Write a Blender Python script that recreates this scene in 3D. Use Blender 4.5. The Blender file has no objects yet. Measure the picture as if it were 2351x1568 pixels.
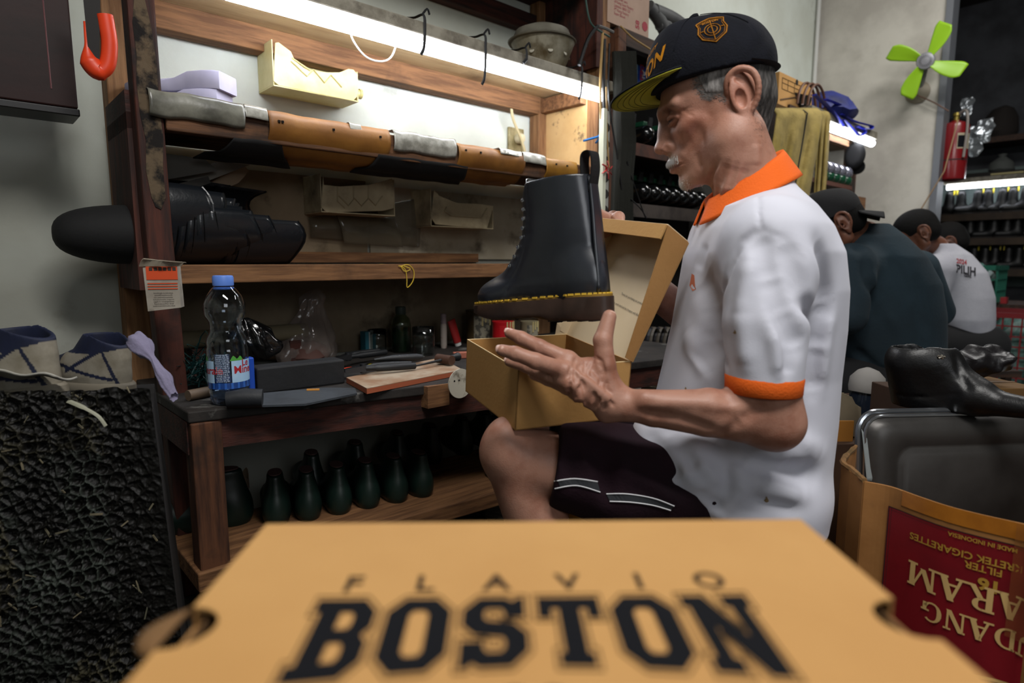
import bpy, bmesh, math, random
import numpy as np
from mathutils import Matrix, Vector, Euler
random.seed(7)
C = bpy.context.scene.collection
# ---------------------------------------------------------------- camera, world, lights, exposure
FPX, CX, CY, CAMH = 1400., 1175.5, 784., .74
TP = 184/1400; _c = 1/math.sqrt(1+TP*TP); _s = TP*_c
cam = bpy.data.cameras.new('camera'); cam.sensor_width = 36; cam.lens = FPX/2351*36
cam.clip_start = .02; cam.dof.use_dof = True; cam.dof.focus_distance = 1.25; cam.dof.aperture_fstop = 3.4
camo = bpy.data.objects.new('camera', cam); C.objects.link(camo)
camo.location = (0, 0, CAMH); camo.rotation_euler = (math.pi/2-math.atan(TP), 0, 0)
S = bpy.context.scene; S.camera = camo
S.view_settings.view_transform = 'Standard'; S.view_settings.look = 'None'; S.view_settings.exposure = 0.0; S.view_settings.gamma = 1
w = bpy.data.worlds.new('World'); S.world = w; w.use_nodes = True
w.node_tree.nodes['Background'].inputs[0].default_value = (.8, .8, .76, 1)
w.node_tree.nodes['Background'].inputs[1].default_value = .04
def area(name, loc, target, sx, sy, power, col):
    l = bpy.data.lights.new(name, 'AREA'); l.shape = 'RECTANGLE'; l.size = sx; l.size_y = sy; l.energy = power; l.color = col
    o = bpy.data.objects.new(name, l); C.objects.link(o); o.location = loc
    o.rotation_euler = (Vector(target)-Vector(loc)).to_track_quat('-Z', 'Y').to_euler(); return o
# the workshop's ceiling lamp above and right of the camera, and a weak unseen fill light added behind it
area('unseen_ceiling_lamp', (.42, -.05, 2.45), (.55, .7, 0), 1.3, .3, 49, (1, .98, .95))
area('unseen_ceiling_lamp', (2.1, 2.3, 2.6), (2.2, 2.9, 0), 1.2, .3, 34, (1, .98, .95))  # unseen lamp, added to brighten the far wall
area('fill_light_behind_camera', (1.5, -2.0, 1.7), (.5, 1.0, .7), 1.3, 1.0, 16, (.93, .96, 1))
ORD = ['first', 'second', 'third', 'fourth', 'fifth', 'sixth', 'seventh', 'eighth']
# ---------------------------------------------------------------- helpers
def ray(px, py):
    a = (px-CX)/FPX; b = (CY-py)/FPX
    return np.array([a, _c+b*_s, -_s+b*_c])
def P(px, py, d):
    r = ray(px, py); q = r*d/r[1]; return Vector((q[0], q[1], q[2]+CAMH))
def PZ(px, py, z):
    r = ray(px, py); q = r*(z-CAMH)/r[2]; return Vector((q[0], q[1], z))
FA = math.radians(42.5)
FR = Matrix.Translation((-.94, 1.47, 0)) @ Matrix.Rotation(FA, 4, 'Z'); FI = FR.inverted()
def FP(px, py, y):                                  # pixel -> wall frame, on the plane y = const
    o = FI @ Vector((0, 0, CAMH)); q = FI.to_3x3() @ Vector(ray(px, py)); return o + q*((y-o.y)/q.y)
def FX(px, py, x):
    o = FI @ Vector((0, 0, CAMH)); q = FI.to_3x3() @ Vector(ray(px, py)); return o + q*((x-o.x)/q.x)
def FZ(px, py, z): return FI @ PZ(px, py, z)
def T(*a): return Matrix.Translation(a)
def RZ(d): return Matrix.Rotation(math.radians(d), 4, 'Z')
def RX(d): return Matrix.Rotation(math.radians(d), 4, 'X')
def RY(d): return Matrix.Rotation(math.radians(d), 4, 'Y')
def WF(a, y, z, rz=0): return FR @ T(a, y, z) @ RZ(rz)   # a spot in the wall frame
def axes(o, x, y, z): # matrix from axes
    m = Matrix.Identity(4)
    for i, v in enumerate((x, y, z)): m[0][i], m[1][i], m[2][i] = v
    m[0][3], m[1][3], m[2][3] = o; return m
def smooth_path(pts, n=6):
    pts = [Vector(p) for p in pts]; out = []
    for i in range(len(pts)-1):
        p0 = pts[max(i-1, 0)]; p1 = pts[i]; p2 = pts[i+1]; p3 = pts[min(i+2, len(pts)-1)]
        for k in range(n):
            t = k/n; out.append(.5*((2*p1)+(p2-p0)*t+(2*p0-5*p1+4*p2-p3)*t*t+(3*p1-p0-3*p2+p3)*t**3))
    out.append(pts[-1]); return out
class MB:
    def __init__(s): s.v = []; s.f = []
    def add(s, vs, fs, M=None):
        n = len(s.v); s.v += [tuple(M @ Vector(v)) if M else tuple(v) for v in vs]; s.f += [tuple(i+n for i in f) for f in fs]; return s
    def box(s, c, d, M=None):
        x, y, z = c; a, b, e = d[0]/2, d[1]/2, d[2]/2
        return s.add([(x-a,y-b,z-e),(x+a,y-b,z-e),(x+a,y+b,z-e),(x-a,y+b,z-e),(x-a,y-b,z+e),(x+a,y-b,z+e),(x+a,y+b,z+e),(x-a,y+b,z+e)],
            [(0,3,2,1),(4,5,6,7),(0,1,5,4),(1,2,6,5),(2,3,7,6),(3,0,4,7)], M)
    def hexa(s, p): # 8 points, bottom 4 ccw, top 4
        return s.add(p, [(0,3,2,1),(4,5,6,7),(0,1,5,4),(1,2,6,5),(2,3,7,6),(3,0,4,7)])
    def loft(s, rings, caps=True, closed=True, M=None):
        n = len(rings[0]); vs = [tuple(p) for r in rings for p in r]; fs = []
        m = n if closed else n-1
        for i in range(len(rings)-1):
            for j in range(m):
                k = (j+1) % n; fs.append((i*n+j, i*n+k, (i+1)*n+k, (i+1)*n+j))
        if caps: fs.append(tuple(range(n))[::-1]); fs.append(tuple(range((len(rings)-1)*n, len(rings)*n)))
        return s.add(vs, fs, M)
    def lathe(s, prof, n=24, M=None, caps=True):
        return s.loft([[(r*math.cos(2*math.pi*j/n), r*math.sin(2*math.pi*j/n), z) for j in range(n)] for r, z in prof], caps, True, M)
    def tube(s, path, r, n=8, M=None, flat=1., caps=True):
        path = [Vector(p) for p in path]; rings = []; up = None
        for i, p in enumerate(path):
            t = (path[min(i+1, len(path)-1)]-path[max(i-1, 0)]).normalized()
            if up is None:
                up = Vector((0, 0, 1)) if abs(t.z) < .9 else Vector((1, 0, 0))
            b = t.cross(up).normalized(); up = b.cross(t).normalized()
            q = r[i] if isinstance(r, (list, tuple)) else r
            rings.append([p+b*q*math.cos(2*math.pi*j/n)+up*q*flat*math.sin(2*math.pi*j/n) for j in range(n)])
        return s.loft(rings, caps, True, M)
    def prism(s, poly, h, M=None, z0=0):
        n = len(poly)
        return s.add([(x, y, z0) for x, y in poly]+[(x, y, z0+h) for x, y in poly],
            [tuple(range(n))[::-1], tuple(range(n, 2*n))]+[(i, (i+1) % n, n+(i+1) % n, n+i) for i in range(n)], M)
    def grid(s, fn, nu, nv, M=None, wrap=False):
        vs = [fn(i/nu, j/nv) for i in range(nu+1) for j in range(nv+1)]
        return s.add(vs, [(i*(nv+1)+j, (i+1)*(nv+1)+j, (i+1)*(nv+1)+j+1, i*(nv+1)+j+1) for i in range(nu) for j in range(nv)], M)
    def noise(s, amp, fr=20, seed=0):
        from mathutils import noise as nz
        s.v = [tuple(Vector(v)+amp*nz.noise_vector(Vector(v)*fr+Vector((seed, seed*2.3, 0)))) for v in s.v]; return s
def obj(name, mb, m, parent=None, M=None, smooth=False, bevel=0, solid=0, sub=0, auto=None, inv=False):
    me = bpy.data.meshes.new(name)
    if isinstance(mb, MB): me.from_pydata([tuple(v) for v in mb.v], [], mb.f)
    else:
        vs, fs = mb; me.vertices.add(len(vs)); me.vertices.foreach_set('co', np.asarray(vs, np.float32).ravel())
        me.loops.add(fs.size); me.polygons.add(len(fs)); me.loops.foreach_set('vertex_index', fs.ravel().astype(np.int32))
        me.polygons.foreach_set('loop_start', np.arange(0, fs.size, fs.shape[1], dtype=np.int32))
        me.polygons.foreach_set('loop_total', np.full(len(fs), fs.shape[1], np.int32)); me.update(calc_edges=True); me.validate()
    if m: me.materials.append(m)
    if isinstance(mb, MB) and len(mb.f) < 20000:
        b = bmesh.new(); b.from_mesh(me); bmesh.ops.recalc_face_normals(b, faces=b.faces); b.to_mesh(me); b.free()
    if smooth:
        me.polygons.foreach_set('use_smooth', [True]*len(me.polygons))
        if smooth != 'all' and isinstance(mb, MB): me.set_sharp_from_angle(angle=math.radians(40))
    o = bpy.data.objects.new(name, me); C.objects.link(o)
    if parent: o.parent = parent
    if M is not None: o.matrix_basis = M
    if sub: q = o.modifiers.new('s', 'SUBSURF'); q.levels = q.render_levels = sub
    if solid: q = o.modifiers.new('t', 'SOLIDIFY'); q.thickness = solid; q.offset = 0
    if bevel: q = o.modifiers.new('b', 'BEVEL'); q.width = bevel; q.segments = 2; q.limit_method = 'ANGLE'
    return o
def tag(o, label=None, cat=None, group=None, kind=None):
    for k, v in (('label', label), ('category', cat), ('group', group), ('kind', kind)):
        if v: o[k] = v
    return o
def thing(name, label, cat, M=None, group=None):
    o = bpy.data.objects.new(name, None); C.objects.link(o); o.empty_display_size = .03
    if M is not None: o.matrix_basis = M
    return tag(o, label, cat, group)
def solo(name, label, cat, mb, m, M=None, group=None, **k): return tag(obj(name, mb, m, None, M, **k), label, cat, group)
def struct(name, mb, m, M=None, parent=None, **k):
    o = obj(name, mb, m, parent, M, **k); o['kind'] = 'structure'; return o
def dup(root, M, label=None, group=None):
    r = root.copy(); C.objects.link(r); r.matrix_basis = M
    if label: r['label'] = label
    if group: r['group'] = group
    for ch in list(root.children):
        c = ch.copy(); C.objects.link(c); c.parent = r
        for g in ch.children: d = g.copy(); C.objects.link(d); d.parent = c
    return r
def B(c, d, M=None): return MB().box(c, d, M)
# ---------------------------------------------------------------- materials
MC = {}
def lin(h):
    if isinstance(h, str):
        h = [int(h[i:i+2], 16)/255 for i in (0, 2, 4)]
        h = [x/12.92 if x < .04045 else ((x+.055)/1.055)**2.4 for x in h]
    return (h[0], h[1], h[2], 1)
def mat(name, c, rough=.6, metal=0, c2=None, sc=8, lo=.4, hi=.62, st=(1, 1, 1), bump=0, bsc=60, bst=None, dirt=None, dsc=3, dlo=.55, dhi=.7, trans=0, ior=1.45,
        emit=0, alpha=1, attr=None, coat=0, spec=.5, sss=0, sheen=0):
    if name in MC: return MC[name]
    m = bpy.data.materials.new(name); MC[name] = m; m.use_nodes = True; nt = m.node_tree; N = nt.nodes; L = nt.links
    b = N['Principled BSDF']; I = b.inputs
    I['Base Color'].default_value = lin(c); I['Roughness'].default_value = rough; I['Metallic'].default_value = metal
    I['Transmission Weight'].default_value = trans; I['IOR'].default_value = ior; I['Alpha'].default_value = alpha
    I['Coat Weight'].default_value = coat; I['Specular IOR Level'].default_value = spec
    if sheen: I['Sheen Weight'].default_value = sheen
    if sss: I['Subsurface Weight'].default_value = sss; I['Subsurface Radius'].default_value = (.9, .35, .2); I['Subsurface Scale'].default_value = .006
    if emit: I['Emission Color'].default_value = lin(c); I['Emission Strength'].default_value = emit
    tc = N.new('ShaderNodeTexCoord')
    def noise(scale, stv, det=5, off=0):
        mp = N.new('ShaderNodeMapping'); mp.inputs['Scale'].default_value = stv; mp.inputs['Location'].default_value = (off, off, off); L.new(tc.outputs['Object'], mp.inputs[0])
        n = N.new('ShaderNodeTexNoise'); n.inputs['Scale'].default_value = scale; n.inputs['Detail'].default_value = det; n.inputs['Roughness'].default_value = .6; L.new(mp.outputs[0], n.inputs[0]); return n
    def mix(fac, a, bb):
        x = N.new('ShaderNodeMix'); x.data_type = 'RGBA'; L.new(fac, x.inputs[0])
        for s, v in ((6, a), (7, bb)):
            if isinstance(v, tuple): x.inputs[s].default_value = v
            else: L.new(v, x.inputs[s])
        return x.outputs[2]
    def ramp(sock, lo, hi):
        r = N.new('ShaderNodeMapRange'); r.inputs[1].default_value = lo; r.inputs[2].default_value = hi; L.new(sock, r.inputs[0]); return r.outputs[0]
    col = lin(c)
    if attr:
        at = N.new('ShaderNodeAttribute'); at.attribute_name = attr; col = at.outputs['Color']
    if c2:
        col2 = lin(c2)
        if attr:
            mm = N.new('ShaderNodeMix'); mm.data_type = 'RGBA'; mm.blend_type = 'MULTIPLY'; mm.inputs[0].default_value = 1; L.new(col, mm.inputs[6]); mm.inputs[7].default_value = col2; col2 = mm.outputs[2]
        col = mix(ramp(noise(sc, st).outputs[0], lo, hi), col, col2)
    if dirt: col = mix(ramp(noise(dsc, (1, 1, 1), 8, 5).outputs[0], dlo, dhi), col, lin(dirt))
    if not isinstance(col, tuple): L.new(col, I['Base Color'])
    if bump:
        bn = noise(bsc, bst or (1, 1, 1), 4, 2); bm = N.new('ShaderNodeBump'); bm.inputs['Strength'].default_value = min(bump, 1); bm.inputs['Distance'].default_value = .002*max(bump, 1)
        L.new(bn.outputs[0], bm.inputs['Height']); L.new(bm.outputs[0], I['Normal'])
    return m
# ---------------------------------------------------------------- signed-distance sculpting: smooth unions on a grid, meshed with surface nets
class Field:
    def __init__(s, M=None): s.p = []; s.M = M or Matrix.Identity(4); s.sc = s.M.to_scale()[0]
    def _w(s, v): return np.array(s.M @ Vector(v), np.float64)
    def cap(s, a, b, ra, rb, k=.01, op='u'): s.p.append(('c', s._w(a), s._w(b), ra*s.sc, rb*s.sc, k, op)); return s
    def chain(s, pts, rs, k=.01, op='u', k0=None):
        for i in range(len(pts)-1): s.cap(pts[i], pts[i+1], rs[i], rs[i+1], k0 if (i == 0 and k0) else (k if i == 0 else .004), op)
        return s
    def el(s, c, r, R=None, k=.01, op='u'):
        Q = (s.M.to_3x3().normalized() @ (R.to_3x3() if R else Matrix.Identity(3))); s.p.append(('e', s._w(c), np.array(r)*s.sc, np.array(Q), k, op)); return s
    def col(s, keys, k=.01, op='u', e=2.):               # keys: z, cx, cy, rx, ry, (shear none), in world
        s.p.append(('k', np.array(keys, float), e, k, op)); return s
    def rib(s, a, b, r, d): s.p.append(('r', s._w(a), s._w(b), r*s.sc, d*s.sc)); return s   # d>0 groove, d<0 ridge
    def ribs(s, pts, r, d):
        for i in range(len(pts)-1): s.rib(pts[i], pts[i+1], r, d)
        return s
    def plane(s, pt, n): s.p.append(('p', s._w(pt), np.array((s.M.to_3x3() @ Vector(n)).normalized()))); return s
    def bbox(s):
        lo = np.full(3, 1e9); hi = -lo
        for q in s.p:
            if q[0] in ('c', 'e', 'k') and q[-1] != 'u': continue
            if q[0] == 'c': l = np.minimum(q[1]-q[3], q[2]-q[4]); h = np.maximum(q[1]+q[3], q[2]+q[4])
            elif q[0] == 'e': m = np.abs(q[3]) @ q[2]; l = q[1]-m; h = q[1]+m
            elif q[0] == 'k':
                K = q[1]; l = np.array([(K[:,1]-K[:,3]).min(), (K[:,2]-K[:,4]).min(), K[:,0].min()]); h = np.array([(K[:,1]+K[:,3]).max(), (K[:,2]+K[:,4]).max(), K[:,0].max()])
            else: continue
            lo = np.minimum(lo, l); hi = np.maximum(hi, h)
        return lo, hi
    def mesh(s, h, extra=None):
        lo, hi = s.bbox(); lo = lo-4*h-.004; hi = hi+4*h+.004
        n = np.ceil((hi-lo)/h).astype(int)+1; ax = [(lo[i]+h*np.arange(n[i])).astype(np.float32) for i in range(3)]
        D = np.full(n, .05, np.float32)
        def sub(l, hh):
            i0 = np.clip(np.floor((l-lo)/h).astype(int), 0, n-1); i1 = np.clip(np.ceil((hh-lo)/h).astype(int)+1, 1, n)
            sl = tuple(slice(a, b) for a, b in zip(i0, i1))
            return sl, [ax[0][sl[0]][:, None, None], ax[1][sl[1]][None, :, None], ax[2][sl[2]][None, None, :]]
        for q in s.p:
            t = q[0]
            if t == 'p':
                X, Y, Z = ax[0][:, None, None], ax[1][None, :, None], ax[2][None, None, :]
                D = np.maximum(D, (X-q[1][0])*q[2][0]+(Y-q[1][1])*q[2][1]+(Z-q[1][2])*q[2][2]); continue
            if t in 'cr':
                a, b = q[1], q[2]; m = (max(q[3], q[4])+q[5]+.03) if t == 'c' else q[3]*2.6
                sl, (X, Y, Z) = sub(np.minimum(a, b)-m, np.maximum(a, b)+m); ab = b-a; L2 = max(ab@ab, 1e-12)
                X = X-a[0]; Y = Y-a[1]; Z = Z-a[2]
                u = np.clip((X*ab[0]+Y*ab[1]+Z*ab[2])/L2, 0, 1); d = np.sqrt((X-u*ab[0])**2+(Y-u*ab[1])**2+(Z-u*ab[2])**2)
                if t == 'r': D[sl] += q[4]*np.exp(-(d/q[3])**2)*(np.minimum(1, .35+4*u*(1-u))); continue
                d = d-(q[3]+u*(q[4]-q[3])); k, op = q[5], q[6]
            elif t == 'e':
                m = np.abs(q[3]) @ q[2]+q[4]+.03; sl, (X, Y, Z) = sub(q[1]-m, q[1]+m); X = X-q[1][0]; Y = Y-q[1][1]; Z = Z-q[1][2]; Q = q[3]; r = q[2]
                A = [X*Q[0, i]+Y*Q[1, i]+Z*Q[2, i] for i in range(3)]
                k0 = np.sqrt(sum((A[i]/r[i])**2 for i in range(3))); k1 = np.sqrt(sum((A[i]/r[i]**2)**2 for i in range(3)))+1e-9
                d = k0*(k0-1)/k1; k, op = q[4], q[5]
            elif t == 'k':
                K = q[1]; k, op = q[3], q[4]; l = np.array([(K[:,1]-K[:,3]).min(), (K[:,2]-K[:,4]).min(), K[:,0].min()])-k-.03; hh = np.array([(K[:,1]+K[:,3]).max(), (K[:,2]+K[:,4]).max(), K[:,0].max()])+k+.03
                sl, (X, Y, Z) = sub(l, hh); z = Z[0, 0]; I = [np.interp(z, K[:, 0], K[:, i])[None, None, :] for i in range(1, 5)]; e = q[2]
                g = (np.abs((X-I[0])/I[2])**e+np.abs((Y-I[1])/I[3])**e)**(1/e); d = (g-1)*np.minimum(I[2], I[3])
                d = np.maximum(d, np.maximum(K[0, 0]-Z, Z-K[-1, 0]))
            d = d.astype(np.float32); O = D[sl]
            if op == 'u': hh = np.clip(.5+.5*(O-d)/k, 0, 1); D[sl] = O+(d-O)*hh-k*hh*(1-hh)
            else: hh = np.clip(.5-.5*(O+d)/k, 0, 1); D[sl] = O+(-d-O)*hh+k*hh*(1-hh)
        if extra: D = extra(D, ax)
        return nets(D, lo, h)
def nets(D, lo, h):
    s = D < 0; n = np.array(D.shape)
    cnt = np.zeros(n-1, np.int8)
    for dx in (0, 1):
        for dy in (0, 1):
            for dz in (0, 1): cnt += s[dx:n[0]-1+dx, dy:n[1]-1+dy, dz:n[2]-1+dz]
    act = (cnt > 0) & (cnt < 8); ci = np.argwhere(act); idx = np.full(n-1, -1, np.int32); idx[act] = np.arange(len(ci))
    acc = np.zeros((len(ci), 3)); num = np.zeros(len(ci))
    cor = [(a, b, c) for a in (0, 1) for b in (0, 1) for c in (0, 1)]
    val = {c: D[ci[:, 0]+c[0], ci[:, 1]+c[1], ci[:, 2]+c[2]] for c in cor}
    for c in cor:
        for a in range(3):
            if c[a]: continue
            e = list(c); e[a] = 1; e = tuple(e); v0 = val[c]; v1 = val[e]; m = (v0 < 0) != (v1 < 0)
            t = np.where(m, v0/np.where(m, v0-v1, 1), 0)
            p = np.tile(np.array(c, float), (len(ci), 1)); p[:, a] += t; acc[m] += p[m]; num[m] += 1
    V = lo+(ci+acc/num[:, None])*h; Fs = []
    for a in range(3):
        b, c = (a+1) % 3, (a+2) % 3
        sl0 = [slice(1, -1)]*3; sl1 = [slice(1, -1)]*3; sl0[a] = slice(0, -1); sl1[a] = slice(1, None)
        s0 = s[tuple(sl0)]; s1 = s[tuple(sl1)]
        e = np.argwhere(s0 != s1); off = np.array([1, 1, 1]); off[a] = 0; e = e+off; fl = s[tuple(e.T)]
        def g(db, dc):
            q = e.copy(); q[:, b] -= db; q[:, c] -= dc; return idx[tuple(q.T)]
        F4 = np.stack([g(1, 1), g(0, 1), g(0, 0), g(1, 0)], 1); F4[~fl] = F4[~fl][:, ::-1]; Fs.append(F4)
    return V, np.concatenate(Fs)
def relax(V, F, it=2, lam=.5):
    V = V.copy()
    E = np.concatenate([F[:, [0, 1]], F[:, [1, 2]], F[:, [2, 3]], F[:, [3, 0]]]); 
    for k in range(it):
        A = np.zeros_like(V); n = np.zeros(len(V))
        for a, b in ((0, 1), (1, 0)): 
            for i in range(3): A[:, i] += np.bincount(E[:, a], V[E[:, b], i], len(V))
            n += np.bincount(E[:, a], minlength=len(V))
        V += lam*(A/n[:, None]-V)
    return V, F
def sdf_obj(name, fld, h, m, parent=None, it=1, M=None, color=None):
    V, F = fld.mesh(h); V, F = relax(V, F, it)
    o = obj(name, (V, F), m, parent, M, smooth='all')
    if color is not None: set_color(o, color(V))
    return o
def set_color(o, c):
    a = o.data.color_attributes.new('col', 'FLOAT_COLOR', 'POINT'); c = np.concatenate([c, np.ones((len(c), 1))], 1).astype(np.float32); a.data.foreach_set('color', c.ravel())
# ---------------------------------------------------------------- lettering
def text_mb(s, size, depth=0, fn=None, bold=0, align='CENTER', M=None, sx=1, mb=None, space=1):
    cu = bpy.data.curves.new('t', 'FONT'); cu.body = s; cu.size = size; cu.align_x = align; cu.align_y = 'CENTER'; cu.offset = bold*size; cu.resolution_u = 3; cu.space_character = space
    o = bpy.data.objects.new('t', cu); C.objects.link(o); dg = bpy.context.evaluated_depsgraph_get(); me = o.evaluated_get(dg).to_mesh()
    vs = [(v.co.x*sx, v.co.y, depth) for v in me.vertices]; fs = [tuple(p.vertices) for p in me.polygons]
    o.evaluated_get(dg).to_mesh_clear(); bpy.data.objects.remove(o); bpy.data.curves.remove(cu)
    if M: vs = [tuple(M @ Vector(v)) for v in vs]
    if fn: vs = [tuple(fn(*v)) for v in vs]
    mb = mb or MB(); return mb.add(vs, fs)
# ---------------------------------------------------------------- material set
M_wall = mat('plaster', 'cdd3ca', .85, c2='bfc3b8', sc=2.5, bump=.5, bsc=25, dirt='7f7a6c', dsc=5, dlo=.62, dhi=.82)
M_wall2 = mat('far_plaster', 'bcb8ae', .9, c2='a5a097', sc=3, bump=.4, bsc=20, dirt='8a8478', dsc=3, dlo=.6, dhi=.85)
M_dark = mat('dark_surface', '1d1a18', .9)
M_floor = mat('cement_floor', '2c2a27', .8, c2='1c1a18', sc=6)
M_ceil = mat('ceiling_boards', '3a332c', .9, c2='2a241f', sc=3)
WX, WZ = (1, 12, 12), (12, 12, 1)
M_woodx = mat('stained_wood_along', '68452a', .75, c2='3f2716', sc=5, st=WX, bump=.6, bsc=12, bst=WX, dirt='1c120b', dsc=6, dlo=.52, dhi=.72)
M_woodz = mat('stained_wood_upright', '5c3822', .75, c2='341d11', sc=5, st=WZ, bump=.6, bsc=12, bst=WZ, dirt='1c120b', dsc=7, dlo=.5, dhi=.68)
M_palez = mat('pale_wood_upright', '8a6542', .8, c2='6a482b', sc=6, st=WZ, bump=.5, bsc=12, bst=WZ, dirt='3c2616', dsc=5, dlo=.6, dhi=.8)
M_palex = mat('pale_wood_along', '805a39', .8, c2='5c3d24', sc=6, st=WX, bump=.5, bsc=12, bst=WX, dirt='3c2616', dsc=5, dlo=.6, dhi=.8)
M_redz = mat('dark_red_painted_wood', '4a2216', .75, c2='28110b', sc=5, st=WZ, bump=.6, bsc=14, bst=WZ, dirt='0d0908', dsc=6, dlo=.5, dhi=.65)
M_redx = mat('dark_red_wood_along', '431e14', .75, c2='22100b', sc=5, st=WX, bump=.6, bsc=14, bst=WX, dirt='120b09', dsc=4, dlo=.5, dhi=.7)
M_peel = mat('peeled_primer', '5a4c3a', .95, c2='14100e', sc=24, lo=.42, hi=.55, bump=1, bsc=50)
M_ply = mat('plywood', 'b39a72', .8, c2='9c815b', sc=4, st=(1, 6, 6), dirt='6a543a', dsc=3)
M_black = mat('black_leather', '08090b', .32, bump=.25, bsc=120, spec=.6)
M_blackm = mat('black_matte', '0b0b0c', .8, bump=.3, bsc=80)
M_brownlea = mat('brown_leather', '8e5f24', .55, c2='74491a', sc=6, bump=.25, bsc=60, dirt='2a180a', dsc=5, dlo=.6, dhi=.8)
M_white = mat('white_plastic', 'd8dad8', .5)
M_tube = mat('tube_light', 'f2f6ff', emit=42)
M_tube2 = mat('tube_light_far', 'f2f6ff', emit=22)
# shade painted into the plaster colour: darker towards the floor, with a noisy edge
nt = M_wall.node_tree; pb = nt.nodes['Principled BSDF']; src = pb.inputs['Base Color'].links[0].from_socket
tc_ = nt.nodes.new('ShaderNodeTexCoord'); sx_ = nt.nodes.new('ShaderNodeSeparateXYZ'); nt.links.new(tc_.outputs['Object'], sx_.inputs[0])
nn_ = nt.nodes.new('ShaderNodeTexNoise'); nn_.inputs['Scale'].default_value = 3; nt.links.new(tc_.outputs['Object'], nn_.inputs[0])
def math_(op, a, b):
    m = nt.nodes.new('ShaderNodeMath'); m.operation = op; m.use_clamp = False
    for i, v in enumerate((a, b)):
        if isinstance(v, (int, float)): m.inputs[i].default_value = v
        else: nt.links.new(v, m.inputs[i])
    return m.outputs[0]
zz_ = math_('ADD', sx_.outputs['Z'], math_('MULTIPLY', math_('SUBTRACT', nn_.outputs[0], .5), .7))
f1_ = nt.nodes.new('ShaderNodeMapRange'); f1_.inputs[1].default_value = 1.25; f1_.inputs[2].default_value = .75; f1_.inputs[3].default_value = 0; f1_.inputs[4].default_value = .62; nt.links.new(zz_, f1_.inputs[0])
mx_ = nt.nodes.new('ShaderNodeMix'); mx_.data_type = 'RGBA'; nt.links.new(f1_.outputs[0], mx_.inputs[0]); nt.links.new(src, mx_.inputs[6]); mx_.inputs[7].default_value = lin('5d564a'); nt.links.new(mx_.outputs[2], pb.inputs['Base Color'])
# ---------------------------------------------------------------- the room
struct('floor', B((2, 1.5, -.05), (9.5, 8.5, .1)), M_floor)
struct('ceiling', B((2, 1.5, 2.75), (9.5, 8.5, .1)), M_ceil)
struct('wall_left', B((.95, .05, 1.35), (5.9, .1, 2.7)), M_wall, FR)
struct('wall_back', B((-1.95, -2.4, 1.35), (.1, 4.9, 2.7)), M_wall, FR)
struct('wall_far', B((3.95, -.35, 1.35), (.1, .70, 2.7)), M_wall2, FR)
struct('trim_1', B((3.945, -.717, 1.35), (.12, .034, 2.7)), mat('grey_frame', '6a6d72', .5, metal=.3), FR)
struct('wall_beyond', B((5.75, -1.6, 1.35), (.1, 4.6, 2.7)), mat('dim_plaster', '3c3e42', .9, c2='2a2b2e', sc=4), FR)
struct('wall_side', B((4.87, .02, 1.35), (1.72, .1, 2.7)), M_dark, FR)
struct('wall_right', B((2.0, -4.9, 1.35), (8, .1, 2.7)), M_wall2, FR)
# ceramic tiles where the floor shows
fl = bpy.data.objects['floor']
M_tile = mat('white_floor_tile', 'a9b0b4', .25, c2='8f979b', sc=3)
tb = MB().box((0, 0, .004), (.292, .292, .008)); t0 = None
for i in range(11):
    for j in range(8):
        a = 2.3+.3*i; y = -2.9+.3*j
        if t0 is None: t0 = obj('tile', tb, M_tile, fl, FR @ T(a, y, .001)); q = t0
        else: q = t0.copy(); C.objects.link(q); q.matrix_basis = FR @ T(a, y, .001)
        q['kind'] = 'structure'
# ---------------------------------------------------------------- work rack on the wall
rack = thing('shelf_rack', 'tall wooden wall rack with leather-edged shelf over the workbench', 'shelf rack', WF(0, 0, 0))
ZT = 1.345
obj('post', B((.02, -.03, 1.1), (.05, .06, 2.2)), M_palez, rack, bevel=.003)
fp = MB(); fp.loft([[(.0+.012*t-x0, -.295, 0+z), (.047+.0-x0+.002, -.295, z), (.049-x0, -.245, z), (.0-x0, -.245, z)] for z, x0, t in ((0, -.02, 0), (.8, .0, 0), (1.5, .004, 0), (2.2, .01, 0))])
pf = obj('post', fp, M_redz, rack, bevel=.004); pf['label'] = 'dark red front post with peeled patch'
rng = random.Random(3)
pp = MB(); prof = [(x, z) for x, z in ((.014,.87),(.008,.92),(.012,.98),(.005,1.03),(.003,1.09),(.007,1.14),(.004,1.2),(.012,1.26),(.028,1.25),(.036,1.2),(.041,1.13),(.040,1.05),(.043,.99),(.039,.93),(.040,.87),(.030,.845),(.020,.85))]
pp.prism([(x, z) for x, z in prof], .0015, M=T(0, -.2955, 0) @ RX(90)); obj('peeled_patch', pp, M_peel, pf)
obj('post', B((1.395, -.03, 1.1), (.07, .05, 2.2)), M_palez, rack, bevel=.003)
obj('post', B((1.435, -.27, 1.1), (.06, .055, 2.2)), M_palez, rack, bevel=.003)
obj('top_board', B((.72, -.155, ZT+.005), (1.46, .29, .018)), M_ply, rack)
obj('ledger_rail', B((.72, -.03, 1.311), (1.4, .05, .062)), M_palex, rack, bevel=.003)
obj('side_rail', B((1.395, -.15, 1.31), (.05, .2, .05)), M_palex, rack, bevel=.003)
sp = obj('side_panel', B((1.405, -.15, 1.16), (.012, .2, .3)), mat('yellow_board', 'c8a673', .8, c2='b89560', sc=5, dirt='3d3326', dsc=14, dlo=.6, dhi=.7), rack)
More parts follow.
